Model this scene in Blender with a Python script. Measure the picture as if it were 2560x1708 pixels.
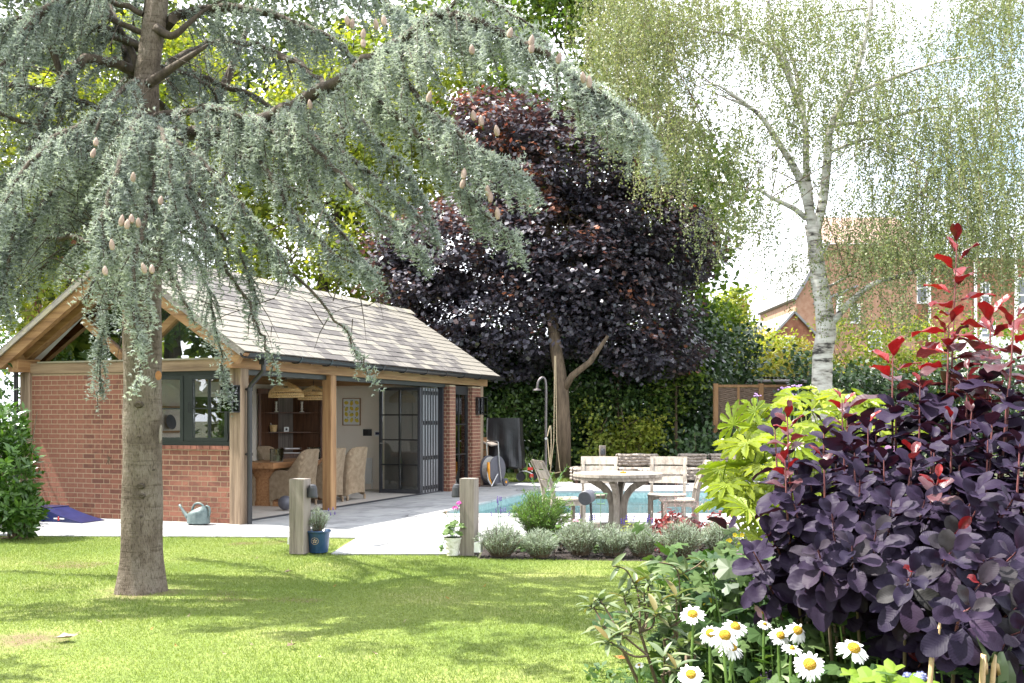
import bpy, bmesh, math, random
import numpy as np
from mathutils import Vector, Matrix
rnd = random.Random(7)
rng = np.random.default_rng(7)
for o in list(bpy.data.objects):
    bpy.data.objects.remove(o)
SC = bpy.context.scene
COL = SC.collection
R = math.radians

# ------------------------------------------------------------------ camera
EYE = 1.52
FOC, PCX, PCY = 2650.0, 1280.0, 1045.0
cam = bpy.data.cameras.new('camera')
cam.sensor_width = 36.0
cam.lens = 36.0 * FOC / 2560.0
cam.shift_y = (PCY - 854.0) / 2560.0
cam.clip_start, cam.clip_end = 0.05, 2000.0
camo = bpy.data.objects.new('camera', cam)
COL.objects.link(camo)
camo.location = (0, 0, EYE)
camo.rotation_euler = (R(90), 0, 0)
SC.camera = camo

# ------------------------------------------------------------------ sky, sun, exposure
SUNV = Vector((-0.56, 0.08, 1.0)).normalized()
world = bpy.data.worlds.new('World')
SC.world = world
world.use_nodes = True
wn, wl = world.node_tree.nodes, world.node_tree.links
wn.clear()
wout = wn.new('ShaderNodeOutputWorld')
wbg = wn.new('ShaderNodeBackground')
wbg.inputs['Strength'].default_value = 0.108
sky = wn.new('ShaderNodeTexSky')
sky.sky_type = 'NISHITA'
sky.sun_disc = False
sky.sun_elevation = math.asin(SUNV.z)
sky.sun_rotation = math.atan2(SUNV.x, SUNV.y)
sky.air_density, sky.dust_density, sky.ozone_density = 1.0, 1.0, 1.0
wtc = wn.new('ShaderNodeTexCoord')
wmap = wn.new('ShaderNodeMapping')
wmap.inputs['Scale'].default_value = (1.0, 1.0, 2.2)
wmap.inputs['Location'].default_value = (0.35, 0.1, 0.2)
wno = wn.new('ShaderNodeTexNoise')
wno.inputs['Scale'].default_value = 1.9
wno.inputs['Detail'].default_value = 7.0
wno.inputs['Roughness'].default_value = 0.55
wramp = wn.new('ShaderNodeValToRGB')
wramp.color_ramp.elements[0].position = 0.26
wramp.color_ramp.elements[1].position = 0.46
wmix = wn.new('ShaderNodeMixRGB')
wmix.inputs['Color2'].default_value = (7.6, 7.9, 8.5, 1)
wl.new(wtc.outputs['Generated'], wmap.inputs['Vector'])
wl.new(wmap.outputs['Vector'], wno.inputs['Vector'])
wl.new(wno.outputs['Fac'], wramp.inputs['Fac'])
wl.new(wramp.outputs['Color'], wmix.inputs['Fac'])
wl.new(sky.outputs['Color'], wmix.inputs['Color1'])
wl.new(wmix.outputs['Color'], wbg.inputs['Color'])
wl.new(wbg.outputs['Background'], wout.inputs['Surface'])

sun = bpy.data.lights.new('sun', 'SUN')
sun.energy = 4.2
sun.angle = R(0.55)
sun.color = (1.0, 0.955, 0.88)
suno = bpy.data.objects.new('sun', sun)
COL.objects.link(suno)
suno.rotation_euler = SUNV.to_track_quat('Z', 'Y').to_euler()
suno.location = (-20, 5, 30)

SC.view_settings.view_transform = 'Standard'
SC.view_settings.look = 'None'
SC.view_settings.gamma = 1.0
SC.view_settings.use_curve_mapping = False
SC.view_settings.exposure = 1.92
SC.render.engine = 'CYCLES'
SC.cycles.max_bounces = 10
SC.cycles.diffuse_bounces = 6
SC.cycles.glossy_bounces = 3
SC.cycles.transmission_bounces = 4
SC.cycles.transparent_max_bounces = 12
SC.cycles.caustics_reflective = False
SC.cycles.caustics_refractive = False
SC.cycles.sample_clamp_indirect = 6.0
SC.cycles.use_denoising = True

# ------------------------------------------------------------------ geometry helpers
def P(px, py, Y):
    return np.array([(px - PCX) / FOC * Y, Y, EYE - (py - PCY) / FOC * Y])

def G(px, py, z=0.0):
    Y = (EYE - z) * FOC / (py - PCY)
    return np.array([(px - PCX) / FOC * Y, Y, z])

class MB:
    """collects shapes of ONE mesh"""
    def __init__(s):
        s.v, s.f = [], []
    def add(s, vs, fs):
        n = len(s.v)
        s.v += [tuple(map(float, p)) for p in vs]
        s.f += [tuple(i + n for i in f) for f in fs]
        return s
    def box(s, x0, x1, y0, y1, z0, z1):
        return s.add([(x0,y0,z0),(x1,y0,z0),(x1,y1,z0),(x0,y1,z0),(x0,y0,z1),(x1,y0,z1),(x1,y1,z1),(x0,y1,z1)],
                     [(0,3,2,1),(4,5,6,7),(0,1,5,4),(1,2,6,5),(2,3,7,6),(3,0,4,7)])
    def cbox(s, x0, x1, y0, y1, z0, z1, c=0.006):
        """box whose four long (z) edges are chamfered"""
        pts = [(x0+c,y0),(x1-c,y0),(x1,y0+c),(x1,y1-c),(x1-c,y1),(x0+c,y1),(x0,y1-c),(x0,y0+c)]
        return s.prism(pts, z0, z1)
    def prism(s, pts, z0, z1):
        n = len(pts)
        vs = [(p[0], p[1], z0) for p in pts] + [(p[0], p[1], z1) for p in pts]
        fs = [tuple(range(n-1, -1, -1)), tuple(range(n, 2*n))]
        fs += [(i, (i+1) % n, n+(i+1) % n, n+i) for i in range(n)]
        return s.add(vs, fs)
    def extrude(s, pts, off):
        """planar polygon (3D points) pushed along off"""
        n = len(pts)
        o = np.array(off)
        vs = [tuple(p) for p in pts] + [tuple(np.array(p) + o) for p in pts]
        fs = [tuple(range(n-1, -1, -1)), tuple(range(n, 2*n))]
        fs += [(i, (i+1) % n, n+(i+1) % n, n+i) for i in range(n)]
        return s.add(vs, fs)
    def beam(s, p0, p1, w, h, up=(0, 0, 1), drop=0.5):
        p0, p1 = np.array(p0, float), np.array(p1, float)
        d = (p1 - p0) / np.linalg.norm(p1 - p0)
        sd = np.cross(d, up); sd /= np.linalg.norm(sd)
        u = np.cross(sd, d)
        vs = []
        for p in (p0, p1):
            for a, b in ((-.5, -drop), (.5, -drop), (.5, 1-drop), (-.5, 1-drop)):
                vs.append(p + sd*w*a + u*h*b)
        return s.add(vs, [(0,1,2,3),(7,6,5,4),(0,4,5,1),(1,5,6,2),(2,6,7,3),(3,7,4,0)])
    def tube(s, path, rad, n=8, cap=True, flat=1.0):
        path = [np.array(p, float) for p in path]
        m = len(path)
        if np.isscalar(rad): rad = [rad]*m
        vs, fs = [], []
        ref = None
        for i, p in enumerate(path):
            t = path[min(i+1, m-1)] - path[max(i-1, 0)]
            t = t/(np.linalg.norm(t)+1e-9)
            if ref is None:
                ref = np.array([0, 0, 1.]) if abs(t[2]) < .9 else np.array([1., 0, 0])
            a = np.cross(t, ref); a /= np.linalg.norm(a)+1e-9
            b = np.cross(a, t)
            ref = b
            for k in range(n):
                an = 2*math.pi*k/n
                vs.append(p + rad[i]*(math.cos(an)*a + flat*math.sin(an)*b))
        for i in range(m-1):
            for k in range(n):
                k2 = (k+1) % n
                fs.append((i*n+k, i*n+k2, (i+1)*n+k2, (i+1)*n+k))
        if cap:
            fs.append(tuple(range(n-1, -1, -1)))
            fs.append(tuple((m-1)*n+k for k in range(n)))
        return s.add(vs, fs)
    def lathe(s, prof, n=20, c=(0, 0, 0), mat=None):
        vs, fs = [], []
        for r, z in prof:
            for k in range(n):
                a = 2*math.pi*k/n
                p = Vector((r*math.cos(a), r*math.sin(a), z))
                if mat is not None: p = mat @ p
                vs.append((p[0]+c[0], p[1]+c[1], p[2]+c[2]))
        for i in range(len(prof)-1):
            for k in range(n):
                k2 = (k+1) % n
                fs.append((i*n+k, i*n+k2, (i+1)*n+k2, (i+1)*n+k))
        if prof[0][0] > 1e-5: fs.append(tuple(range(n-1, -1, -1)))
        if prof[-1][0] > 1e-5: fs.append(tuple((len(prof)-1)*n+k for k in range(n)))
        return s.add(vs, fs)
    def grid(s, fn, nu, nv):
        vs = [fn(i/(nu-1), j/(nv-1)) for j in range(nv) for i in range(nu)]
        fs = [(j*nu+i, j*nu+i+1, (j+1)*nu+i+1, (j+1)*nu+i) for j in range(nv-1) for i in range(nu-1)]
        return s.add(vs, fs)
    def mesh(s, name, mt, smooth=False):
        me = bpy.data.meshes.new(name)
        me.from_pydata(s.v, [], s.f)
        if smooth:
            me.polygons.foreach_set('use_smooth', [True]*len(me.polygons))
        if mt is not None: me.materials.append(mt)
        me.update()
        return me
    def build(s, name, mt, parent=None, smooth=False, **kw):
        return link(name, s.mesh(name, mt, smooth), parent, **kw)

def link(name, me, parent=None, loc=None, rot=None, scale=None, kind=None):
    o = bpy.data.objects.new(name, me)
    COL.objects.link(o)
    if parent is not None: o.parent = parent
    if loc is not None: o.location = loc
    if rot is not None: o.rotation_euler = rot
    if scale is not None: o.scale = scale
    if kind: o['kind'] = kind
    return o

def tag(o, label, cat=None, group=None, kind=None):
    if label: o['label'] = label
    if cat: o['category'] = cat
    if group: o['group'] = group
    if kind: o['kind'] = kind
    return o

def thing(name, label, cat, loc=(0, 0, 0), rz=0.0, group=None):
    o = bpy.data.objects.new(name, None)
    o.empty_display_size = .2
    COL.objects.link(o)
    o.location = tuple(map(float, loc))
    o.rotation_euler = (0, 0, rz)
    return tag(o, label, cat, group)

def kids(o): return [c for c in bpy.data.objects if c.parent == o]

def dup(root, loc, rz, label, kidsof):
    """copy of a thing; kidsof = [(part, [subparts])]"""
    r = root.copy(); COL.objects.link(r)
    r.location = tuple(map(float, loc)); r.rotation_euler = (0, 0, rz)
    r['label'] = label
    for part, subs in kidsof:
        c = part.copy(); COL.objects.link(c); c.parent = r
        for sb in subs:
            d = sb.copy(); COL.objects.link(d); d.parent = c
    return r

def tree_of(root):
    al = list(bpy.data.objects)
    return [(c, [d for d in al if d.parent == c]) for c in al if c.parent == root]

def fast(name, co, k, mt, tone=None, smooth=False, faces=None):
    """mesh from an (N,k,3) array of polygons (own vertices each), or (N,m,3)+faces template"""
    co = np.asarray(co, dtype=np.float32)
    N, m = co.shape[0], co.shape[1]
    me = bpy.data.meshes.new(name)
    me.vertices.add(N*m)
    me.vertices.foreach_set('co', co.ravel())
    if faces is None:
        faces = [tuple(range(m))]
    base = np.arange(N, dtype=np.int32)*m
    idx, st, pos = [], [], 0
    tmpl = np.concatenate([np.array(f, dtype=np.int32) for f in faces])
    lens = np.array([len(f) for f in faces], dtype=np.int32)
    idx = (base[:, None] + tmpl[None, :]).ravel()
    offs = np.concatenate([[0], np.cumsum(lens)[:-1]]).astype(np.int32)
    st = (np.arange(N, dtype=np.int32)[:, None]*int(lens.sum()) + offs[None, :]).ravel()
    me.loops.add(len(idx))
    me.loops.foreach_set('vertex_index', idx)
    me.polygons.add(len(st))
    me.polygons.foreach_set('loop_start', st)
    if smooth:
        me.polygons.foreach_set('use_smooth', np.ones(len(st), dtype=bool))
    me.update(calc_edges=True)
    if tone is not None:
        at = me.attributes.new('tone', 'FLOAT', 'POINT')
        at.data.foreach_set('value', np.repeat(np.asarray(tone, dtype=np.float32), m))
    me.materials.append(mt)
    return me

def unit(a):
    return a/(np.linalg.norm(a, axis=-1, keepdims=True)+1e-9)

def cards(p, d, n, L, W, fold=0.12, wide=0.45):
    """rhombic leaves (N,4,3), creased along the midrib"""
    d = unit(d); s = unit(np.cross(d, n)); nn = np.cross(s, d)
    L = np.asarray(L)[:, None]; W = np.asarray(W)[:, None]
    a = p
    b = p + d*L*wide + s*W*.5 + nn*W*fold
    c = p + d*L
    e = p + d*L*wide - s*W*.5 + nn*W*fold
    return np.stack([a, b, c, e], 1)

# ------------------------------------------------------------------ materials
def nt(name):
    m = bpy.data.materials.new(name)
    m.use_nodes = True
    t = m.node_tree
    t.nodes.clear()
    out = t.nodes.new('ShaderNodeOutputMaterial')
    return m, t.nodes, t.links, out

def c4(c): return (c[0], c[1], c[2], 1)

def ramp_node(nd, cols, pos=None):
    r = nd.new('ShaderNodeValToRGB')
    e = r.color_ramp.elements
    n = len(cols)
    pos = pos or [i/(n-1) for i in range(n)]
    e[0].position, e[0].color = pos[0], c4(cols[0])
    e[1].position, e[1].color = pos[-1], c4(cols[-1])
    for i in range(1, n-1):
        k = e.new(pos[i]); k.color = c4(cols[i])
    return r

def surf(name, cols, scale=4.0, detail=5.0, rough=0.6, stretch=(1, 1, 1), bump=0.0, bscale=None, metal=0.0,
         orand=0.0, spec=0.5, coord='Object', pos=None, bstretch=None, trans=0.0, sub=0.0):
    m, nd, lk, out = nt(name)
    bs = nd.new('ShaderNodeBsdfPrincipled')
    bs.inputs['Roughness'].default_value = rough
    bs.inputs['Metallic'].default_value = metal
    bs.inputs['Specular IOR Level'].default_value = spec
    tc = nd.new('ShaderNodeTexCoord')
    mp = nd.new('ShaderNodeMapping'); mp.inputs['Scale'].default_value = stretch
    lk.new(tc.outputs[coord], mp.inputs['Vector'])
    if len(cols) > 1:
        no = nd.new('ShaderNodeTexNoise')
        no.inputs['Scale'].default_value = scale
        no.inputs['Detail'].default_value = detail
        no.inputs['Roughness'].default_value = 0.62
        lk.new(mp.outputs['Vector'], no.inputs['Vector'])
        rp = ramp_node(nd, cols, pos or [0.32 + 0.36*i/(len(cols)-1) for i in range(len(cols))])
        fac = no.outputs['Fac']
        if orand > 0:
            oi = nd.new('ShaderNodeObjectInfo')
            ma = nd.new('ShaderNodeMath'); ma.operation = 'MULTIPLY_ADD'
            ma.inputs[1].default_value = orand; ma.inputs[2].default_value = -orand*.5
            lk.new(oi.outputs['Random'], ma.inputs[0])
            ad = nd.new('ShaderNodeMath'); ad.operation = 'ADD'
            lk.new(fac, ad.inputs[0]); lk.new(ma.outputs[0], ad.inputs[1])
            fac = ad.outputs[0]
            # each piece samples its own patch of the grain
            va = nd.new('ShaderNodeVectorMath'); va.operation = 'ADD'
            sc = nd.new('ShaderNodeVectorMath'); sc.operation = 'SCALE'
            cx = nd.new('ShaderNodeCombineXYZ')
            for q in range(3): lk.new(oi.outputs['Random'], cx.inputs[q])
            lk.new(cx.outputs[0], sc.inputs[0]); sc.inputs['Scale'].default_value = 37.0
            lk.new(mp.outputs['Vector'], va.inputs[0]); lk.new(sc.outputs[0], va.inputs[1])
            lk.new(va.outputs[0], no.inputs['Vector'])
        lk.new(fac, rp.inputs['Fac'])
        lk.new(rp.outputs['Color'], bs.inputs['Base Color'])
    else:
        bs.inputs['Base Color'].default_value = c4(cols[0])
    if bump > 0:
        b = nd.new('ShaderNodeBump'); b.inputs['Strength'].default_value = bump
        b.inputs['Distance'].default_value = 0.02
        n2 = nd.new('ShaderNodeTexNoise')
        n2.inputs['Scale'].default_value = bscale or scale*3
        n2.inputs['Detail'].default_value = 6.0
        if bstretch:
            mp2 = nd.new('ShaderNodeMapping'); mp2.inputs['Scale'].default_value = bstretch
            lk.new(tc.outputs[coord], mp2.inputs['Vector']); lk.new(mp2.outputs['Vector'], n2.inputs['Vector'])
        else:
            lk.new(mp.outputs['Vector'], n2.inputs['Vector'])
        lk.new(n2.outputs['Fac'], b.inputs['Height'])
        lk.new(b.outputs['Normal'], bs.inputs['Normal'])
    lk.new(bs.outputs['BSDF'], out.inputs['Surface'])
    return m

def leafmat(name, cols, rough=0.5, trans=0.35, tint=(1.15, 1.25, 0.55), spec=0.4, pos=None, use='tone'):
    """foliage: colour by the random 'tone' of each leaf, light passing through"""
    m, nd, lk, out = nt(name)
    bs = nd.new('ShaderNodeBsdfPrincipled')
    bs.inputs['Roughness'].default_value = rough
    bs.inputs['Specular IOR Level'].default_value = spec
    rp = ramp_node(nd, cols, pos)
    if use == 'tone':
        at = nd.new('ShaderNodeAttribute'); at.attribute_name = 'tone'
        lk.new(at.outputs['Fac'], rp.inputs['Fac'])
    else:
        oi = nd.new('ShaderNodeObjectInfo')
        lk.new(oi.outputs['Random'], rp.inputs['Fac'])
    lk.new(rp.outputs['Color'], bs.inputs['Base Color'])
    if trans > 0:
        tr = nd.new('ShaderNodeBsdfTranslucent')
        mu = nd.new('ShaderNodeMixRGB'); mu.blend_type = 'MULTIPLY'; mu.inputs['Fac'].default_value = 1.0
        mu.inputs['Color2'].default_value = c4(tint)
        lk.new(rp.outputs['Color'], mu.inputs['Color1'])
        lk.new(mu.outputs['Color'], tr.inputs['Color'])
        mx = nd.new('ShaderNodeMixShader'); mx.inputs['Fac'].default_value = trans
        lk.new(bs.outputs['BSDF'], mx.inputs[1]); lk.new(tr.outputs['BSDF'], mx.inputs[2])
        lk.new(mx.outputs['Shader'], out.inputs['Surface'])
    else:
        lk.new(bs.outputs['BSDF'], out.inputs['Surface'])
    return m

def glassmat(name, tint=(.93, .95, .94), base=0.06, rough=0.0, ior=1.5):
    m, nd, lk, out = nt(name)
    tr = nd.new('ShaderNodeBsdfTransparent'); tr.inputs['Color'].default_value = c4(tint)
    gl = nd.new('ShaderNodeBsdfGlossy'); gl.inputs['Roughness'].default_value = rough
    gl.inputs['Color'].default_value = (1, 1, 1, 1)
    fr = nd.new('ShaderNodeFresnel'); fr.inputs['IOR'].default_value = ior
    ad = nd.new('ShaderNodeMath'); ad.operation = 'ADD'; ad.use_clamp = True
    ad.inputs[1].default_value = base
    lk.new(fr.outputs[0], ad.inputs[0])
    mx = nd.new('ShaderNodeMixShader')
    lk.new(ad.outputs[0], mx.inputs[0]); lk.new(tr.outputs[0], mx.inputs[1]); lk.new(gl.outputs[0], mx.inputs[2])
    lk.new(mx.outputs[0], out.inputs['Surface'])
    return m

def weavemat(name, c_hi, c_lo, su=40.0, sv=70.0, rough=0.6):
    """rattan: two crossing wave patterns on generated UV-like object coordinates"""
    m, nd, lk, out = nt(name)
    bs = nd.new('ShaderNodeBsdfPrincipled'); bs.inputs['Roughness'].default_value = rough
    tc = nd.new('ShaderNodeTexCoord')
    sx = nd.new('ShaderNodeSeparateXYZ'); lk.new(tc.outputs['Object'], sx.inputs[0])
    ad = nd.new('ShaderNodeMath'); ad.operation = 'ADD'
    lk.new(sx.outputs['X'], ad.inputs[0]); lk.new(sx.outputs['Y'], ad.inputs[1])
    def wave(src, k, name):
        a = nd.new('ShaderNodeMath'); a.operation = 'MULTIPLY'; a.inputs[1].default_value = k
        lk.new(src, a.inputs[0])
        b = nd.new('ShaderNodeMath'); b.operation = 'SINE'; lk.new(a.outputs[0], b.inputs[0])
        return b.outputs[0]
    w1 = wave(ad.outputs[0], su, 'u'); w2 = wave(sx.outputs['Z'], sv, 'v')
    mu = nd.new('ShaderNodeMath'); mu.operation = 'MULTIPLY'
    lk.new(w1, mu.inputs[0]); lk.new(w2, mu.inputs[1])
    no = nd.new('ShaderNodeTexNoise'); no.inputs['Scale'].default_value = 14.0
    lk.new(tc.outputs['Object'], no.inputs['Vector'])
    m2 = nd.new('ShaderNodeMath'); m2.operation = 'MULTIPLY_ADD'; m2.inputs[1].default_value = .36
    lk.new(mu.outputs[0], m2.inputs[0]); lk.new(no.outputs['Fac'], m2.inputs[2])
    rp = ramp_node(nd, [c_lo, c_hi], [0.2, 0.75]); lk.new(m2.outputs[0], rp.inputs['Fac'])
    lk.new(rp.outputs['Color'], bs.inputs['Base Color'])
    b = nd.new('ShaderNodeBump'); b.inputs['Strength'].default_value = .9; b.inputs['Distance'].default_value = .012
    lk.new(mu.outputs[0], b.inputs['Height']); lk.new(b.outputs['Normal'], bs.inputs['Normal'])
    lk.new(bs.outputs['BSDF'], out.inputs['Surface'])
    return m

M = {}
def oak(name, st):
    return surf(name, [(.18,.09,.036), (.32,.175,.075), (.40,.235,.105)], scale=3.2, detail=8, rough=.62, stretch=st, bump=.25, bscale=9)
M['oak_x'] = oak('oak_along_x', (.35, 5, 5)); M['oak_y'] = oak('oak_along_y', (5, .35, 5)); M['oak_z'] = oak('oak_along_z', (5, 5, .35))
M['oak_old'] = surf('weathered_oak', [(.13,.088,.056), (.25,.175,.115), (.33,.24,.165)], scale=3.2, detail=8, rough=.7, stretch=(6, 6, .35), bump=.3, bscale=9)
M['oak_old_x'] = surf('weathered_oak_beam', [(.15,.095,.055), (.27,.185,.11), (.35,.25,.155)], scale=3.0, detail=8, rough=.7, stretch=(.4, 6, 6), bump=.3, bscale=9)
M['sleeper'] = surf('grey_sleeper', [(.125,.102,.085), (.23,.195,.168), (.305,.263,.23)], scale=3.0, detail=8, rough=.8, stretch=(9, 9, .4), bump=.5, bscale=8)
M['teak_grey'] = surf('silvered_teak', [(.17,.14,.112), (.275,.24,.20), (.355,.315,.265)], scale=5, detail=7, rough=.7, stretch=(4, 4, 1), bump=.2, bscale=20, orand=.2)
M['brick'] = surf('red_brick', [(.145,.056,.036), (.215,.082,.051), (.265,.107,.066)], scale=14, detail=6, rough=.8, bump=.25, bscale=60, orand=.42)
M['brick_far'] = surf('weathered_far_brick', [(.15,.06,.035), (.25,.10,.058), (.31,.15,.09)], scale=3.5, detail=9, rough=.85)
M['brick_sun_tone'] = surf('far_brick_sun_tone', [(.27,.14,.085), (.35,.20,.13), (.40,.25,.17)], scale=3.0, detail=9, rough=.85)  # far brick with sunlight put into its colour, for the gable wall
M['mortar'] = surf('lime_mortar', [(.38,.28,.18), (.46,.355,.24)], scale=20, rough=.9, bump=.2, bscale=90)
M['plaster'] = surf('cream_plaster', [(.85,.77,.67), (.88,.81,.715)], scale=2, rough=.8)
M['ceil'] = surf('white_ceiling', [(.76,.75,.72), (.80,.79,.76)], scale=2, rough=.8)
M['slate'] = surf('weathered_slate', [(.085,.076,.073), (.145,.133,.125), (.205,.188,.16)], scale=5, detail=7, rough=.72, bump=.35, bscale=22, orand=.6)
M['ridge'] = surf('ridge_tile_clay', [(.16,.145,.13), (.27,.25,.22), (.30,.27,.18)], scale=7, rough=.8, bump=.3, orand=.4)
M['black'] = surf('black_plastic', [(.012,.012,.014), (.02,.02,.022)], scale=8, rough=.35)
M['frame'] = surf('dark_green_grey_frame', [(.018,.023,.020), (.026,.031,.028)], scale=6, rough=.4)
M['leafgrey'] = surf('anodised_grey_edge', [(.20,.20,.21), (.26,.26,.27)], scale=9, rough=.4, stretch=(1,1,.1), metal=.3)
M['glass'] = glassmat('window_glass', base=0.05)
M['glass_gable'] = glassmat('gable_glass', tint=(.42,.46,.44), base=0.30)
M['glass_lamp'] = glassmat('smoked_lamp_glass', tint=(.42,.43,.45), base=0.05)
M['stone'] = surf('pale_grey_paving', [(.20,.20,.205), (.315,.315,.32), (.375,.37,.365)], scale=2.4, detail=8, rough=.75, bump=.2, bscale=30, orand=.22)
M['joint'] = surf('paving_joint', [(.12,.115,.105), (.20,.19,.175)], scale=9, rough=.9)
M['tilefloor'] = surf('interior_stone_floor', [(.50,.46,.42), (.56,.52,.48)], scale=2, rough=.45, orand=.15)
M['soil'] = surf('bark_mulch', [(.007,.004,.003), (.018,.011,.008), (.036,.023,.017)], scale=26, detail=8, rough=.95, bump=1.0, bscale=50)
M['wood_dark'] = surf('dark_pine_dresser', [(.055,.024,.013), (.12,.052,.026), (.17,.08,.04)], scale=4, rough=.5, stretch=(6,6,.5))
M['table_top'] = surf('warm_table_wood', [(.22,.10,.04), (.36,.18,.08), (.44,.24,.11)], scale=4, rough=.4, stretch=(6,.6,6))
M['rattan'] = weavemat('rattan_weave', (.55,.42,.28), (.30,.20,.115), 230, 310)
M['kubu'] = weavemat('grey_kubu_weave', (.56,.49,.42), (.07,.055,.045), 26, 95, .75)
M['hurdle'] = weavemat('willow_hurdle', (.27,.19,.13), (.05,.03,.02), 11, 120, .85)
M['white'] = surf('white_paint', [(.78,.78,.77), (.82,.82,.80)], scale=3, rough=.45)
M['cream'] = surf('cream_ceramic', [(.74,.70,.60), (.80,.76,.68)], scale=9, rough=.4)
M['steel'] = surf('brushed_steel', [(.50,.49,.48), (.60,.59,.58)], scale=12, rough=.3, metal=.9)
M['galv'] = surf('pewter_shower_steel', [(.13,.115,.115), (.18,.16,.16)], scale=12, rough=.4, metal=.8)
M['tarp'] = surf('black_tarpaulin', [(.006,.006,.008), (.012,.012,.014)], scale=3, rough=.36, bump=.5, bscale=5)
M['blueglaze'] = surf('blue_glaze', [(.009,.032,.078), (.017,.05,.115), (.035,.08,.16)], scale=7, rough=.22, stretch=(1,1,.35))
M['gold'] = surf('pale_gold_print', [(.35,.24,.16), (.46,.34,.24)], scale=40, rough=.5)
M['whitestone'] = surf('chalky_white_pot', [(.50,.46,.40), (.72,.69,.64), (.78,.76,.72)], scale=12, rough=.85, bump=.8, bscale=26)
M['can'] = surf('grey_green_can', [(.06,.09,.09), (.10,.14,.14), (.15,.19,.185)], scale=12, rough=.55)
M['navy'] = surf('navy_plastic', [(.010,.015,.065), (.017,.024,.10)], scale=5, rough=.3)
M['red'] = surf('red_plastic', [(.55,.03,.025), (.62,.05,.03)], scale=9, rough=.4)
M['orange'] = surf('orange_plastic', [(.75,.30,.02), (.80,.36,.03)], scale=9, rough=.4)
M['grey'] = surf('grey_plastic', [(.075,.075,.095), (.10,.10,.12)], scale=9, rough=.45)
M['hose'] = surf('grey_hose', [(.36,.35,.33), (.46,.45,.43)], scale=30, rough=.5)
M['rope'] = surf('tan_rope', [(.38,.29,.18), (.52,.42,.28)], scale=60, rough=.9)
M['pink'] = surf('pink_plastic', [(.70,.35,.42), (.78,.45,.50)], scale=9, rough=.5)
M['cyan'] = surf('turquoise_plastic', [(.05,.42,.55), (.08,.50,.62)], scale=9, rough=.4)
M['lamp_dark'] = surf('anthracite_metal', [(.028,.029,.035), (.04,.041,.048)], scale=9, rough=.45)
M['green_wire'] = surf('green_wire', [(.10,.20,.10), (.15,.27,.14)], scale=9, rough=.5)
def barkmat():
    m, nd, lk, out = nt('cedar_bark')
    bs = nd.new('ShaderNodeBsdfPrincipled'); bs.inputs['Roughness'].default_value = .9; bs.inputs['Specular IOR Level'].default_value = .2
    tc = nd.new('ShaderNodeTexCoord')
    def noi(scale, st, det=6):
        mp = nd.new('ShaderNodeMapping'); mp.inputs['Scale'].default_value = st; lk.new(tc.outputs['Object'], mp.inputs['Vector'])
        n = nd.new('ShaderNodeTexNoise'); n.inputs['Scale'].default_value = scale; n.inputs['Detail'].default_value = det; n.inputs['Roughness'].default_value = .65
        lk.new(mp.outputs['Vector'], n.inputs['Vector']); return n.outputs['Fac']
    a = noi(4.5, (1, 1, .7)); b = noi(46, (2.2, 2.2, .5), 8); c = noi(5, (.7, .7, 7.5), 5)
    r1 = ramp_node(nd, [(.085,.066,.05), (.155,.125,.097), (.22,.185,.15), (.175,.155,.12)], [.3, .46, .58, .7]); lk.new(a, r1.inputs['Fac'])
    r2 = ramp_node(nd, [(.45,.42,.38), (1, 1, 1), (1.08, 1.06, 1.03)], [.36, .49, .66]); lk.new(b, r2.inputs['Fac'])
    r3 = ramp_node(nd, [(.55,.52,.48), (1, 1, 1)], [.34, .44]); lk.new(c, r3.inputs['Fac'])
    def mul(x, y, f=1):
        q = nd.new('ShaderNodeMixRGB'); q.blend_type = 'MULTIPLY'; q.inputs['Fac'].default_value = f
        lk.new(x, q.inputs['Color1']); lk.new(y, q.inputs['Color2']); return q.outputs['Color']
    col = mul(mul(r1.outputs['Color'], r2.outputs['Color']), r3.outputs['Color'], .8)
    lk.new(col, bs.inputs['Base Color'])
    ad = nd.new('ShaderNodeMath'); ad.operation = 'MULTIPLY_ADD'; ad.inputs[1].default_value = .6
    lk.new(c, ad.inputs[0]); lk.new(b, ad.inputs[2])
    bp = nd.new('ShaderNodeBump'); bp.inputs['Strength'].default_value = 1.0; bp.inputs['Distance'].default_value = .02
    lk.new(ad.outputs[0], bp.inputs['Height']); lk.new(bp.outputs['Normal'], bs.inputs['Normal'])
    lk.new(bs.outputs['BSDF'], out.inputs['Surface'])
    return m
M['bark'] = barkmat()
M['bark_dark'] = surf('dark_bark', [(.03,.023,.015), (.065,.049,.034), (.10,.078,.054)], scale=6, detail=8, rough=.9, stretch=(3,3,.7), bump=.6)
M['twig'] = surf('brown_twig', [(.085,.058,.036), (.15,.11,.07)], scale=8, rough=.9)
M['birch'] = surf('birch_bark', [(.035,.03,.027), (.30,.275,.24), (.50,.475,.43), (.60,.58,.54)], scale=2.6, detail=9, rough=.75, stretch=(1, 1, 4.2), bump=.4, bscale=9, pos=[.36, .43, .53, .68])
M['maple_bark'] = surf('maple_bark', [(.055,.038,.024), (.11,.078,.05), (.16,.115,.075)], scale=4, detail=8, rough=.9, stretch=(4,4,.6), bump=.4)
M['scar'] = surf('fresh_cut_wood', [(.30,.12,.04), (.42,.20,.075)], scale=30, rough=.7)
M['shed'] = surf('dark_shed_boards', [(.03,.03,.032), (.06,.058,.056)], scale=5, rough=.8)
M['corr'] = surf('mossy_corrugated_sheet', [(.05,.05,.045), (.10,.11,.06), (.07,.065,.06)], scale=8, rough=.85)
M['roof_far'] = surf('far_slate_roof', [(.20,.20,.215), (.29,.29,.30)], scale=2, detail=8, rough=.8)
M['roof_red'] = surf('far_clay_roof', [(.24,.15,.12), (.33,.21,.17)], scale=2, detail=8, rough=.85)
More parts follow.
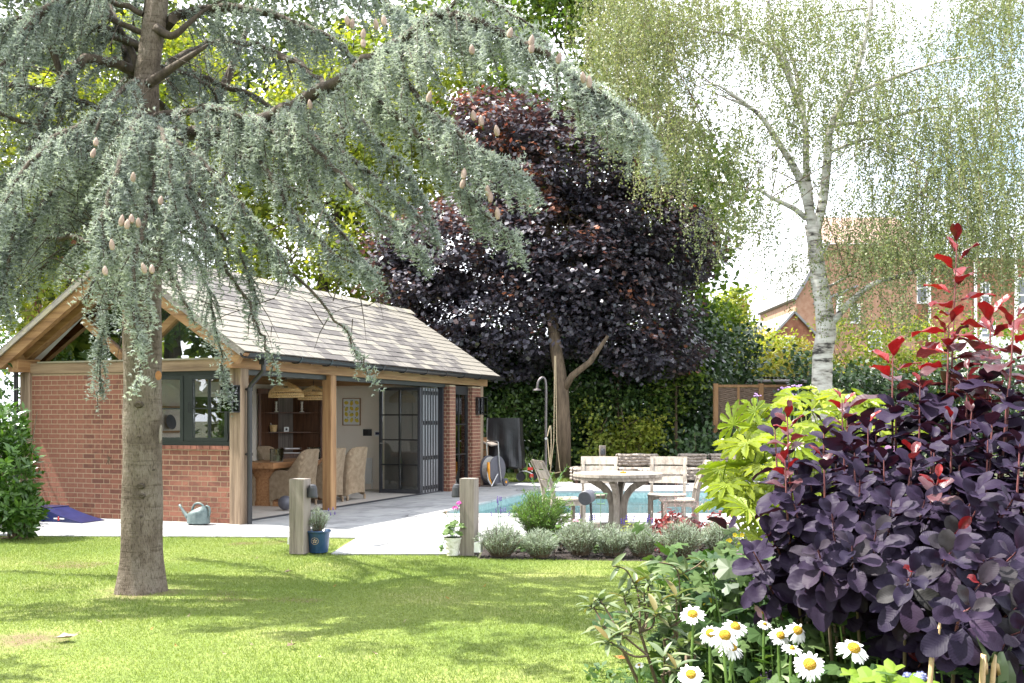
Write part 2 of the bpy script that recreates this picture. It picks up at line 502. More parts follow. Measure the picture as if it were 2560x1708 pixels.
M['fence_wood'] = surf('brown_fence_post', [(.18,.095,.04), (.30,.165,.075)], scale=4, rough=.75, stretch=(6,6,.5))
M['cone'] = surf('pale_cedar_cone', [(.33,.235,.19), (.46,.345,.285)], scale=60, rough=.8, orand=.3)
M['pane_dark'] = surf('far_window_pane', [(.06,.07,.085), (.10,.115,.13)], scale=2, rough=.12, spec=.8)
M['blind'] = surf('grey_blind', [(.42,.45,.48), (.48,.51,.54)], scale=3, rough=.7)
# ------------------------------------------------------------------ house frame: x out of the long wall, y along it, z up
e2 = np.array([.356, .9344]); e2 /= np.linalg.norm(e2)
RZ = math.atan2(-e2[0], e2[1])
CORNER = np.array([-3.863, 15.1, 0.0])
_c, _s = math.cos(RZ), math.sin(RZ)
def HW(x, y, z=0.0):
    return np.array([CORNER[0] + _c*x - _s*y, CORNER[1] + _s*x + _c*y, z])
def WH(X, Y):
    dx, dy = X - CORNER[0], Y - CORNER[1]
    return _c*dx + _s*dy, -_s*dx + _c*dy

# ------------------------------------------------------------------ ground, lawn, patio, pool
POOL = [(-1.20, 16.85), (5.4, 16.85), (5.4, 22.1), (0.42, 22.1)]
def sheet(name, pts, z, mt, kind='structure', label=None):
    mb = MB().add([(p[0], p[1], z) for p in pts], [tuple(range(len(pts)))])
    return tag(mb.build(name, mt), label or name, None, None, kind)

M['earth'] = surf('garden_earth', [(.03,.03,.015), (.055,.06,.025), (.07,.085,.03)], scale=1.5, detail=8, rough=.95)
def lawnmat():
    m, nd, lk, out = nt('lawn_turf')
    bs = nd.new('ShaderNodeBsdfPrincipled'); bs.inputs['Roughness'].default_value = .9
    bs.inputs['Specular IOR Level'].default_value = .2
    tc = nd.new('ShaderNodeTexCoord')
    n1 = nd.new('ShaderNodeTexNoise'); n1.inputs['Scale'].default_value = .75; n1.inputs['Detail'].default_value = 6
    n2 = nd.new('ShaderNodeTexNoise'); n2.inputs['Scale'].default_value = 45; n2.inputs['Detail'].default_value = 5
    lk.new(tc.outputs['Object'], n1.inputs['Vector']); lk.new(tc.outputs['Object'], n2.inputs['Vector'])
    r1 = ramp_node(nd, [(.135,.19,.042), (.195,.24,.065), (.27,.275,.11)], [.35, .55, .72])
    lk.new(n1.outputs['Fac'], r1.inputs['Fac'])
    r2 = ramp_node(nd, [(.55,.55,.5), (1.15,1.15,1.1)], [.35, .65]); lk.new(n2.outputs['Fac'], r2.inputs['Fac'])
    mu = nd.new('ShaderNodeMixRGB'); mu.blend_type = 'MULTIPLY'; mu.inputs['Fac'].default_value = 1
    lk.new(r1.outputs['Color'], mu.inputs['Color1']); lk.new(r2.outputs['Color'], mu.inputs['Color2'])
    # worn earth by the tree and at the left
    gm = nd.new('ShaderNodeTexNoise'); gm.inputs['Scale'].default_value = .55; gm.inputs['Detail'].default_value = 8
    mp = nd.new('ShaderNodeMapping'); mp.inputs['Location'].default_value = (3.7, 1.2, 0)
    lk.new(tc.outputs['Object'], mp.inputs['Vector']); lk.new(mp.outputs['Vector'], gm.inputs['Vector'])
    gr = ramp_node(nd, [(0,0,0), (1,1,1)], [.63, .69]); lk.new(gm.outputs['Fac'], gr.inputs['Fac'])
    # bare ground at the foot of the cedar and at the left edge of the lawn
    fac = gr.outputs['Color']
    gm2 = nd.new('ShaderNodeTexNoise'); gm2.inputs['Scale'].default_value = 3.2; gm2.inputs['Detail'].default_value = 9; gm2.inputs['Roughness'].default_value = .7; lk.new(tc.outputs['Object'], gm2.inputs['Vector'])
    for (cx_, cy_, rr_) in ((-3.29, 9.37, .52), (-3.35, 7.35, .45), (-3.9, 6.9, .35)):
        vm = nd.new('ShaderNodeVectorMath'); vm.operation = 'DISTANCE'; vm.inputs[1].default_value = (cx_, cy_, -.016)
        lk.new(tc.outputs['Object'], vm.inputs[0])
        m1 = nd.new('ShaderNodeMath'); m1.operation = 'MULTIPLY_ADD'; m1.inputs[1].default_value = -1.3; m1.inputs[2].default_value = .70
        lk.new(gm2.outputs['Fac'], m1.inputs[0])
        m2 = nd.new('ShaderNodeMath'); m2.operation = 'ADD'; lk.new(vm.outputs['Value'], m2.inputs[0]); lk.new(m1.outputs[0], m2.inputs[1])
        mr = nd.new('ShaderNodeMapRange'); mr.inputs['From Min'].default_value = rr_; mr.inputs['From Max'].default_value = rr_*.15
        lk.new(m2.outputs[0], mr.inputs['Value'])
        mm_ = nd.new('ShaderNodeMath'); mm_.operation = 'MAXIMUM'; lk.new(fac, mm_.inputs[0]); lk.new(mr.outputs[0], mm_.inputs[1]); fac = mm_.outputs[0]
    mx = nd.new('ShaderNodeMixRGB'); mx.inputs['Color2'].default_value = (.15,.105,.065,1)
    lk.new(fac, mx.inputs['Fac']); lk.new(mu.outputs['Color'], mx.inputs['Color1'])
    lk.new(mx.outputs['Color'], bs.inputs['Base Color'])
    b = nd.new('ShaderNodeBump'); b.inputs['Strength'].default_value = .6; b.inputs['Distance'].default_value = .03
    lk.new(n2.outputs['Fac'], b.inputs['Height']); lk.new(b.outputs['Normal'], bs.inputs['Normal'])
    lk.new(bs.outputs['BSDF'], out.inputs['Surface'])
    return m
M['lawn'] = lawnmat()

# ground with a hole where the pool is dug
gx = 400.0
mb = MB()
mb.add([(-gx, -gx, -.05), (gx, -gx, -.05), (gx, 16.5, -.05), (-gx, 16.5, -.05)], [(0,1,2,3)])
mb.add([(-gx, 16.5, -.05), (-1.6, 16.5, -.05), (-.2, 22.6, -.05), (-gx, 22.6, -.05)], [(0,1,2,3)])
mb.add([(6.0, 16.5, -.05), (gx, 16.5, -.05), (gx, 22.6, -.05), (6.0, 22.6, -.05)], [(0,1,2,3)])
mb.add([(-gx, 22.6, -.05), (gx, 22.6, -.05), (gx, gx, -.05), (-gx, gx, -.05)], [(0,1,2,3)])
tag(mb.build('ground', M['earth']), 'garden ground', kind='structure')

LAWN = [(-14, -3), (.35, -3), (.55, 2.5), (1.55, 6.0), (2.45, 11.25), (-.36, 11.52), (-.42, 11.80), (-2.07, 11.86), (-1.97, 13.45), (-3.0, 13.62), (-14, 13.9)]
sheet('lawn', LAWN, -.016, M['lawn'])
sheet('far_lawn', [(-1.2, 25.05), (2.0, 25.05), (2.0, 31), (-6, 31), (-6, 26.5)], -.016, M['lawn'])
sheet('flower_bed', [(-.36, 11.53), (2.45, 11.26), (9, 10.6), (9, 13.0), (-.32, 13.0)], -.02, M['soil'])
sheet('border_soil', [(.36, -3), (12, -3), (12, 10.5), (2.46, 11.2), (1.57, 6.0), (.56, 2.5)], -.022, M['soil'])
def inpoly(p, poly):
    x, y = p; c = False
    n = len(poly)
    for i in range(n):
        x1, y1 = poly[i]; x2, y2 = poly[(i+1) % n]
        if (y1 > y) != (y2 > y) and x < (x2-x1)*(y-y1)/(y2-y1)+x1: c = not c
    return c
def clip(poly, conv):
    """Sutherland-Hodgman against a convex counter-clockwise polygon"""
    out = poly
    n = len(conv)
    for i in range(n):
        a, b = conv[i], conv[(i+1) % n]
        inp, out = out, []
        def side(p): return (b[0]-a[0])*(p[1]-a[1]) - (b[1]-a[1])*(p[0]-a[0])
        for k in range(len(inp)):
            p, q = inp[k], inp[(k+1) % len(inp)]
            sp, sq = side(p), side(q)
            if sp >= 0: out.append(p)
            if (sp >= 0) != (sq >= 0):
                t = sp/(sp-sq); out.append((p[0]+t*(q[0]-p[0]), p[1]+t*(q[1]-p[1])))
        if len(out) < 3: return []
    return out

patio = MB()
zj = -.026
for pl in ([(-12,13.66),(9,13.0),(9,16.80),(-12,16.80)], [(-2.03,11.88),(-.40,11.82),(-.36,13.2),(-1.96,13.5)],
           [(-6,16.8),(-1.24,16.8),(.36,22.15),(1.2,26.0),(-3,26.0)], [(.36,22.15),(6.2,22.15),(6.2,26),(1.2,26)], [(5.44,16.8),(6.2,16.8),(6.2,22.15),(5.44,22.15)]):
    patio.add([(p[0], p[1], zj) for p in pl], [tuple(range(len(pl)))])
patio = patio.build('patio', M['joint'])
tag(patio, 'pale stone patio', kind='structure')
REG = [[(-9, 13.84), (8, 13.02), (8, 16.35), (-9, 16.35)],
       [(-2.03, 11.90), (-.42, 11.84), (-.36, 13.423), (-1.97, 13.501)],
       [(-4.2, 16.352), (-1.72, 16.352), (.12, 22.6), (.82, 25.0), (-.6, 25.3), (-1.2, 25.3)],
       [(.13, 22.62), (6.2, 22.62), (6.2, 25.9), (.93, 25.4)]]
pav_me = {}
pav_list = []
pr = random.Random(3)
th0 = RZ
ct, st_ = math.cos(th0), math.sin(th0)
for ri, rg in enumerate(REG):
    w, l, gap = .60, .90, .0085
    for i in range(-24, 25):
        for j in range(-6, 46):
            x0 = i*w; y0 = j*l*.0 + j*l + (i % 2)*l*.5 + (i % 3)*.07
            cx, cy = x0+w/2, y0+l/2
            q = [(x0+gap, y0+gap), (x0+w-gap, y0+gap), (x0+w-gap, y0+l-gap), (x0+gap, y0+l-gap)]
            wp = [(CORNER[0]+ct*a-st_*b, CORNER[1]+st_*a+ct*b) for a, b in q]
            cw = (sum(p[0] for p in wp)/4, sum(p[1] for p in wp)/4)
            if ri in (0, 2):
                hx, hy = WH(*cw)
                if -4.3 < hx < -.45 and .4 < hy < 8.9: continue
            cl = clip(wp, rg)
            if len(cl) < 3: continue
            ar = abs(sum(cl[k][0]*cl[(k+1) % len(cl)][1]-cl[(k+1) % len(cl)][0]*cl[k][1] for k in range(len(cl)))/2)
            if ar < .003: continue
            z = -.001 + pr.uniform(-.002, .0015)
            c = (sum(p[0] for p in cl)/len(cl), sum(p[1] for p in cl)/len(cl))
            pav_list.append((c[1], [(p[0]-c[0], p[1]-c[1]) for p in cl], (c[0], c[1], z)))
pav_list.sort(key=lambda t: t[0])
rest = MB()
for k, (yy, pl, loc) in enumerate(pav_list):
    if k < 300:
        MB().prism(pl, -.03, 0).build('paving_slab', M['stone'], patio, loc=loc)
    else:
        rest.prism([(p[0]+loc[0], p[1]+loc[1]) for p in pl], loc[2]-.03, loc[2])
if rest.v:
    o = rest.build('far_paving_slabs', M['stone'], patio); o['kind'] = 'stuff'

# pool: tiled basin, coping stones, water
M['pooltile'] = surf('turquoise_pool_lining', [(.40,.55,.58), (.47,.61,.63)], scale=3, rough=.4)
M['pooledge'] = surf('grey_green_edge_mosaic', [(.16,.24,.24), (.27,.36,.36), (.34,.43,.42)], scale=22, detail=3, rough=.35)
mb = MB()
n = 4
D = -1.3
mb.add([(p[0], p[1], D) for p in POOL], [(0, 1, 2, 3)])
for i in range(4):
    a, b = POOL[i], POOL[(i+1) % 4]
    mb.add([(a[0], a[1], D), (b[0], b[1], D), (b[0], b[1], -.30), (a[0], a[1], -.30)], [(0, 1, 2, 3)])
basin = mb.build('pool_basin', M['pooltile']); tag(basin, 'tiled swimming pool basin', kind='structure')
mb = MB()
for i in range(4):
    a, b = POOL[i], POOL[(i+1) % 4]
    mb.add([(a[0], a[1], -.30), (b[0], b[1], -.30), (b[0], b[1], -.03), (a[0], a[1], -.03)], [(0, 1, 2, 3)])
mb.build('waterline_mosaic', M['pooledge'], basin)
def watermat():
    m, nd, lk, out = nt('pool_water')
    tr = nd.new('ShaderNodeBsdfTransparent'); tr.inputs['Color'].default_value = (.70, .87, .90, 1)
    gl = nd.new('ShaderNodeBsdfGlossy'); gl.inputs['Roughness'].default_value = .015
    tc = nd.new('ShaderNodeTexCoord')
    no = nd.new('ShaderNodeTexNoise'); no.inputs['Scale'].default_value = 3.2; no.inputs['Detail'].default_value = 3
    mp = nd.new('ShaderNodeMapping'); mp.inputs['Scale'].default_value = (1, 1.8, 1)
    lk.new(tc.outputs['Object'], mp.inputs['Vector']); lk.new(mp.outputs['Vector'], no.inputs['Vector'])
    b = nd.new('ShaderNodeBump'); b.inputs['Strength'].default_value = .12; b.inputs['Distance'].default_value = .05
    lk.new(no.outputs['Fac'], b.inputs['Height'])
    lk.new(b.outputs['Normal'], gl.inputs['Normal'])
    fr = nd.new('ShaderNodeFresnel'); fr.inputs['IOR'].default_value = 1.33
    mx = nd.new('ShaderNodeMixShader')
    lk.new(fr.outputs[0], mx.inputs[0]); lk.new(tr.outputs[0], mx.inputs[1]); lk.new(gl.outputs[0], mx.inputs[2])
    lk.new(mx.outputs[0], out.inputs['Surface'])
    return m
M['water'] = watermat()
sheet('pool_water', [(p[0], p[1]) for p in POOL], -.15, M['water'])
cop = MB()
def coping(a, b, w, nst, side):
    a, b = np.array(a), np.array(b)
    d = (b-a)/nst; L = np.linalg.norm(d); u = d/L; nrm = np.array([-u[1], u[0]])*side
    for k in range(nst):
        p = a + d*k + u*.004; q = a + d*(k+1) - u*.004
        pl = [p - nrm*.03, q - nrm*.03, q + nrm*w, p + nrm*w]
        if side < 0: pl = pl[::-1]
        c = sum(pl)/4
        MB().prism([tuple(x-c) for x in pl], -.04, 0).build('coping_stone', M['stone'], basin, loc=(c[0], c[1], .003))
coping((-1.62, 16.85), (5.84, 16.85), .46, 9, -1)
coping((-1.22, 16.87), (.40, 22.09), .44, 6, 1)
coping((.10, 22.13), (5.84, 22.13), .46, 7, 1)

# ------------------------------------------------------------------ pool house
W, LEN = 4.1, 9.1
house = thing('pool_house', 'oak framed brick pool house with slate roof beside the swimming pool', 'pool house', CORNER, RZ)
TP = .66
pit = math.atan(TP)
RIDGE = 3.98
def rz_(x): return RIDGE - TP*abs(x + W/2)

# floor
fl = MB().box(-W+.02, -.19, .06, LEN-.1, -.04, .004).build('floor', M['joint'], house)
for i in range(5):
    for j in range(8):
        x0 = -W+.2+i*.745; y0 = .2+j*.87
        if y0+.86 > 7.15: continue
        MB().box(0, .737, 0, .862, 0, .006).build('floor_tile', M['tilefloor'], fl, loc=(x0, y0, .004))
MB().box(-.215, -.165, .2, 7.2, .002, .022).build('threshold', M['lamp_dark'], house)

# oak posts
def post(x, y, s=.2, h=2.225, m='oak_z', z0=0):
    return MB().cbox(-s/2, s/2, -s/2, s/2, 0, h-z0, .012).build('post', M[m], house, loc=(x, y, z0))
post(-.1, .1, m='oak_old'); post(-W+.1, .1, m='oak_old')
post(-.095, 2.60, .175); post(-.095, LEN-.09, .17, m='oak_old'); post(-W+.1, LEN-.1)
# tie beam, wall plates
MB().box(-W+.19, -.19, .02, .19, 2.205, 2.365).build('tie_beam', M['oak_old_x'], house)
for x in (-.2, -W):
    MB().box(x, x+.2, -.22, LEN+.2, 2.228, 2.402).build('wall_plate', M['oak_y'], house)
MB().box(-W+.202, -.202, 7.02, 7.14, 2.2, 2.36).build('tie_beam', M['oak_x'], house)
# inner side of the back plate is already the plate above; door head track
MB().box(-.215, -.10, .2, 7.24, 2.150, 2.224).build('door_track', M['frame'], house)

# ---- brick walls (front)
mort = MB()
mort.box(-W+.2, -2.115, .045, .20, 0, 2.2).box(-2.115, -.2, .045, .20, 0, 1.06)
fw = mort.build('wall', M['mortar'], house)
MB().box(-W+.2, -2.1, .201, .215, 0, 2.2).box(-2.1, -.2, .201, .215, 0, 1.06).build('inner_plaster', M['plaster'], house)
CO = .075
def brickmesh(w, h=.0625, d=.03):
    mb = MB().box(-w/2+.0015, w/2-.0015, 0, d, -h/2, h/2)
    return mb.mesh('brick', M['brick'])
BR = {'s': brickmesh(.215), 'h': brickmesh(.1025)}
def flemish(x0, x1, z0, z1):
    out = []
    nc = int((z1-z0)/CO + .01)
    for r in range(nc):
        z = z0 + CO*(r+.5)
        x = x0 + (.0 if r % 2 == 0 else -.169)
        k = 0
        while x < x1 - .01:
            w = .215 if k % 2 == 0 else .1025
            a, b = max(x, x0), min(x+w, x1)
            if b - a > .02: out.append(((a+b)/2, z, b-a, 's' if w > .2 else 'h'))
            x += w + .010; k += 1
    return out
bl = flemish(-W+.21, -2.125, .0, 2.18) + flemish(-2.115, -.205, .0, 1.05)
bl.sort(key=lambda b: -b[0])
restb = MB()
br = random.Random(5)
for i, (x, z, w, kd) in enumerate(bl):
    dy = br.uniform(-.002, .003)
    if i < 300:
        full = .215 if kd == 's' else .1025
        link('brick', BR[kd], fw, loc=(x, .0415+dy*.5, z), scale=(w/full, 1, 1))
    else:
        restb.box(x-w/2+.0015, x+w/2-.0015, .0415+dy*.5, .066, z-.03125, z+.03125)
o = restb.build('other_bricks', M['brick'], fw); o['kind'] = 'stuff'
# brick on edge sill under the window
x = -2.11
while x < -.22:
    MB().box(0, .104, -.03, .17, 0, .055).build('sill_brick', M['brick'], fw, loc=(x, .04, 1.062), rot=(R(-3), 0, 0))
    x += .112

# ---- brick piers of the long wall
def facebricks(face, a0, a1, z1, fixed, sgn):
    """bricks on a pier face: 'y' runs along y at x=fixed, 'x' runs along x at y=fixed"""
    out = MB()
    for (c, z, w, kd) in flemish(a0, a1, 0, z1):
        d = br.uniform(0, .003)
        if face == 'y': out.box(fixed-.02, fixed+.003+d*.5, c-w/2+.002, c+w/2-.002, z-.031, z+.031)
        else: out.box(c-w/2+.002, c+w/2-.002, fixed-.003-d*.5, fixed+.02, z-.031, z+.031)
    return out
pw = MB().box(-.27, -.012, 7.26, 7.56, 0, 2.2).box(-.27, -.012, 8.46, 8.92, 0, 2.2).build('wall', M['mortar'], house)
pm = facebricks('y', 7.255, 7.56, 2.2, -.012, 1)
for f in (facebricks('x', -.27, -.005, 2.2, 7.26, 1), facebricks('y', 8.46, 8.92, 2.2, -.012, 1), facebricks('x', -.27, -.005, 2.2, 8.46, 1)):
    pm.add(f.v, f.f)
o = pm.build('pier_bricks', M['brick'], pw); o['kind'] = 'stuff'
# ---- plain walls: back wall with window hole, far gable, partition
bw = MB()
for (y0, y1, z0, z1) in ((.2, 3.95, 0, 2.23), (5.25, LEN-.2, 0, 2.23), (3.95, 5.25, 0, .55), (3.95, 5.25, 1.93, 2.23)):
    bw.box(-W+.02, -W+.16, y0, y1, z0, z1)
bw.build('wall', M['plaster'], house)
wb = MB().box(-W+.05, -W+.11, 3.95, 4.0, .55, 1.93).box(-W+.05, -W+.11, 5.2, 5.25, .55, 1.93).box(-W+.05, -W+.11, 4.0, 5.2, .55, .6).box(-W+.05, -W+.11, 4.0, 5.2, 1.88, 1.93)
rw = wb.build('rear_window', M['frame'], house)
MB().box(-W+.075, -W+.081, 4.0, 5.2, .6, 1.88).build('pane', M['glass'], rw)
MB().extrude([(-W+.16, 7.15, 0), (-.28, 7.15, 0), (-.28, 7.15, 2.35), (-W/2, 7.15, 3.75), (-W+.16, 7.15, 2.35)], (0, .1, 0)).build('partition', M['plaster'], house)
MB().extrude([(-W, LEN-.2, 0), (-.2, LEN-.2, 0), (-.2, LEN-.2, 2.3), (-W/2, LEN-.2, 3.7), (-W, LEN-.2, 2.3)], (0, .12, 0)).build('far_gable_wall', M['brick_far'], house)

# ---- roof
roof = MB()
for sx in (1, -1):
    xr = -W/2
    x1 = xr + sx*(W/2 + .26)
    zt = RIDGE - TP*(W/2+.26)
    pts = [(xr, -.30, RIDGE-.03), (x1, -.30, zt-.03), (x1, -.30, zt-.075), (xr, -.30, RIDGE-.075)]
    roof.extrude(pts, (0, LEN+.55, 0))
roof = roof.build('roof', M['oak_y'], house)
ce = MB()
for sx in (1, -1):
    xr = -W/2
    x1 = xr + sx*(W/2-.06); zt = RIDGE - TP*(W/2-.06)
    ce.extrude([(xr, .2, RIDGE-.2), (x1, .2, zt-.2), (x1, .2, zt-.22), (xr, .2, RIDGE-.22)], (0, 7.0, 0))
ce.build('ceiling', M['ceil'], house)
# slates, 15 courses on the seen slope
SL = (W/2+.27)/math.cos(pit)
gauge = SL/15
slm = {}
for wv in (.30, .36, .42):
    slm[wv] = MB().box(0, gauge+.05, -wv/2, wv/2, 0, .017).mesh('slate', M['slate'])
sr = random.Random(11)
sl = []
for r in range(15):
    y = -.31 - sr.random()*.2
    while y < LEN+.24:
        wv = sr.choice((.30, .36, .36, .42))
        a, b = max(y, -.31), min(y+wv, LEN+.26)
        if b-a > .06: sl.append((r, (a+b)/2, b-a, wv))
        y += wv+.004
sl.sort(key=lambda t: t[1])
cp_, sp_ = math.cos(pit), math.sin(pit)
rests = MB()
skip = sum(1 for t in sl if t[1] < .9)
for i, (r, yc, w, wv) in enumerate(sl):
    s0 = r*gauge - .045
    x = -W/2 + s0*cp_; z = RIDGE - s0*sp_ - .014 + sr.uniform(-.001, .003)
    rot = pit + R(sr.uniform(-.2, .5)) - R(3.0)
    if skip <= i < skip+300:
        link('slate', slm[wv], roof, loc=(x, yc, z), rot=(0, rot, 0), scale=(1, (w-.003)/wv, 1))
    else:
        d = np.array([math.cos(rot), 0, -math.sin(rot)]); nn = np.array([math.sin(rot), 0, math.cos(rot)])
        p = np.array([x, yc, z]); L = gauge+.05; hw = (w-.003)/2
        c8 = []
        for q in (0, .017):
            for (a, b) in ((0, -hw), (L, -hw), (L, hw), (0, hw)):
                c8.append(p + d*a + np.array([0, b, 0]) + nn*q)
        rests.add(c8, [(0,3,2,1),(4,5,6,7),(0,1,5,4),(1,2,6,5),(2,3,7,6),(3,0,4,7)])
o = rests.build('other_slates', M['slate'], roof); o['kind'] = 'stuff'
MB().extrude([(-W/2, -.31, RIDGE+.0), (-W/2-W/2-.28, -.31, RIDGE-TP*(W/2+.28)), (-W/2-W/2-.28, -.31, RIDGE-TP*(W/2+.28)-.025), (-W/2, -.31, RIDGE-.027)], (0, LEN+.57, 0)).build('left_slates', M['slate'], roof)
rt = MB()
rt.add([(-.13, 0, -.085), (0, 0, .022), (.13, 0, -.085), (.118, 0, -.095), (0, 0, .002), (-.118, 0, -.095),
        (-.13, .445, -.085), (0, .445, .022), (.13, .445, -.085), (.118, .445, -.095), (0, .445, .002), (-.118, .445, -.095)],
       [(0,1,7,6), (1,2,8,7), (2,3,9,8), (3,4,10,9), (4,5,11,10), (5,0,6,11), (5,4,1,0), (4,3,2,1), (6,7,10,11), (7,8,9,10)])
rtm = rt.mesh('ridge_tile', M['ridge'])
y = -.32
while y < LEN+.1:
    link('ridge_tile', rtm, roof, loc=(-W/2, y, RIDGE+.035+sr.uniform(-.004, .006)), rot=(R(sr.uniform(-.6, .6)), 0, 0)); y += .45
# barge rafters, gable frame
for sx in (1, -1):
    a = (-W/2, -.22, RIDGE-.08); b = (-W/2+sx*(W/2+.2), -.22, RIDGE-.08-TP*(W/2+.2))
    MB().beam(a, b, .10, .17, up=(0, 0, 1), drop=1.0).build('barge_rafter', M['oak_x'], house)
    MB().beam((-W/2, -.295, RIDGE-.012), (-W/2+sx*(W/2+.27), -.295, RIDGE-.012-TP*(W/2+.27)), .03, .075, drop=1.0).build('verge_strip', M['ridge'], house)
    MB().beam((-W/2, .10, RIDGE-.085), (-W/2+sx*(W/2-.02), .10, RIDGE-.085-TP*(W/2-.02)), .15, .15, drop=1.0).build('principal_rafter', M['oak_x'], house)
    MB().beam((-W/2+sx*.10, .10, 2.42), (-W/2+sx*.86, .10, 3.02), .10, .11).build('strut', M['oak_x'], house)
MB().box(-W/2-.08, -W/2+.08, .03, .17, 2.365, RIDGE-.2).build('king_post', M['oak_old'], house)
MB().box(-W/2-.07, -W/2+.07, -.33, LEN, RIDGE-.36, RIDGE-.19).build('ridge_beam', M['oak_y'], house)
MB().box(-W+.35, -.35, .0, .12, 2.366, 2.39).build('glazing_sill', M['ridge'], house)
for sx in (1, -1):
    xi = -W/2+sx*.085; xo = -W/2+sx*(W/2-.28)
    MB().extrude([(xi, .11, 2.39), (xo, .11, 2.39), (xi, .11, RIDGE-.30)], (0, .012, 0)).build('gable_pane', M['glass_gable'], house)
# rafter feet along the eave
rf = MB().beam((-.25, 0, RIDGE-.08-TP*(W/2-.25)), (.17, 0, RIDGE-.08-TP*(W/2+.17)), .075, .105, drop=1.0).mesh('rafter_foot', M['oak_x'])
y = .12
while y < LEN+.1:
    link('rafter_foot', rf, house, loc=(0, y, 0)); y += .40
# gutter and down pipe
prof = [(.085*math.cos(t), .075*math.sin(t)) for t in np.linspace(math.pi, 2*math.pi, 9)]
prof += [(.074*math.cos(t), .064*math.sin(t)) for t in np.linspace(2*math.pi, math.pi, 9)]
gz = RIDGE - TP*(W/2+.28) - .02
gt = MB().extrude([(.30+p[0], -.33, gz+p[1]) for p in prof], (0, LEN+.62, 0)).build('gutter', M['black'], house)
bk = MB().extrude([(.215, 0, gz+.03), (.215, 0, gz-.08), (.26, 0, gz-.09), (.30, 0, gz-.092), (.36, 0, gz-.07), (.395, 0, gz-.01), (.395, 0, gz+.012), (.388, 0, gz+.012), (.38, 0, gz-.03), (.30, 0, gz-.08), (.23, 0, gz-.06), (.225, 0, gz+.03)], (0, .035, 0)).mesh('gutter_bracket', M['black'])
for k in range(11):
    link('gutter_bracket', bk, gt, loc=(0, .1+k*.88, 0))
dp = MB().tube([(.30, .12, gz-.05), (.30, .12, gz-.22), (.26, .12, gz-.27), (.10, .12, gz-.42), (.065, .12, gz-.48), (.065, .12, .0)], .036, 12)
dp.box(.255, .345, .075, .165, gz-.14, gz-.06)
dp = dp.build('down_pipe', M['black'], house)
for z in (1.0, 1.93):
    MB().tube([(.065, .12, z-.02), (.065, .12, z+.02)], .046, 12).box(-.02, .03, .10, .14, z-.012, z+.012).build('pipe_clip', M['black'], dp)
MB().tube([(-W-.05, -.02, 2.3), (-W-.05, -.02, 0)], .035, 10).build('down_pipe', M['black'], house)

# ---- casement window in the front
def windowset():
    y0, y1 = .06, .13
    x0, x1, z0, z1 = -2.11, -.205, 1.125, 2.2
    f = MB()
    f.box(x0, x1, y0, y1, z1-.06, z1).box(x0, x1, y0-.02, y1, z0-.035, z0+.05)
    f.box(x0, x0+.06, y0, y1, z0+.05, z1-.06).box(x1-.055, x1, y0, y1, z0+.05, z1-.06)
    xm = -.985
    f.box(xm-.05, xm+.05, y0, y1, z0+.05, z1-.06)
    w = f.build('window', M['frame'], house)
    def leaf(a, b, rows, cols):
        s = .055
        zz0, zz1 = z0+.052, z1-.062
        c = MB()
        c.box(a, b, y0-.012, y1-.012, zz0, zz0+s).box(a, b, y0-.012, y1-.012, zz1-s, zz1)
        c.box(a, a+s, y0-.012, y1-.012, zz0+s, zz1-s).box(b-s, b, y0-.012, y1-.012, zz0+s, zz1-s)
        c.build('casement', M['frame'], w)
        pw_, ph = (b-a-2*s)/cols, (zz1-zz0-2*s)/rows
        for i in range(1, cols):
            MB().box(a+s+i*pw_-.011, a+s+i*pw_+.011, y0-.008, y1-.03, zz0+s, zz1-s).build('glazing_bar', M['frame'], w)
        for j in range(1, rows):
            MB().box(a+s, b-s, y0-.006, y1-.032, zz0+s+j*ph-.011, zz0+s+j*ph+.011).build('glazing_bar', M['frame'], w)
        for i in range(cols):
            for j in range(rows):
                MB().box(a+s+i*pw_, a+s+(i+1)*pw_, y0+.02, y0+.026, zz0+s+j*ph, zz0+s+(j+1)*ph).build('pane', M['glass'], w)
    leaf(x0+.062, xm-.052, 2, 2)
    leaf(xm+.052, x1-.057, 2, 2)
    MB().tube([(xm+.075, y0-.03, 1.60), (xm+.075, y0-.045, 1.61), (xm+.075, y0-.045, 1.74), (xm+.075, y0-.03, 1.75)], .007, 6).build('handle', M['black'], w)
    for z in (1.25, 2.05):
        MB().box(x1-.05, x1-.03, y0-.03, y0-.01, z-.045, z+.045).build('hinge', M['black'], w)
windowset()

# ---- folding glazed door: one open leaf, a stack of folded leaves
def doorleaf(name, mt, w, h=2.12, t=.06, rows=4, cols=2, glass=True):
    s = .055
    mb = MB().box(0, w, -t/2, t/2, 0, .075).box(0, w, -t/2, t/2, h-s, h)
    mb.box(0, s, -t/2, t/2, .075, h-s).box(w-s, w, -t/2, t/2, .075, h-s)
    o = mb.build(name, mt, house)
    pw_, ph = (w-2*s)/cols, (h-s-.075)/rows
    for i in range(1, cols):
        MB().box(s+i*pw_-.013, s+i*pw_+.013, -t/2-.004, t/2+.004, .075, h-s).build('glazing_bar', M['black'], o)
    for j in range(1, rows):
        MB().box(s, w-s, -t/2-.002, t/2+.002, .075+j*ph-.013, .075+j*ph+.013).build('glazing_bar', M['black'], o)
    for i in range(cols):
        for j in range(rows):
            MB().box(s+i*pw_+.013, s+(i+1)*pw_-.013, -.006, .006, .075+j*ph+.013, .075+(j+1)*ph-.013).build('pane', M['glass'], o)
    return o
d0 = doorleaf('folding_door', M['lamp_dark'], .93)
d0.location = (-.20, 6.28, .012); d0.rotation_euler = (0, 0, R(180-2))
MB().tube([(.88, .05, 1.0), (.88, .075, 1.0), (.80, .075, 1.0)], .009, 6).build('handle', M['steel'], d0)
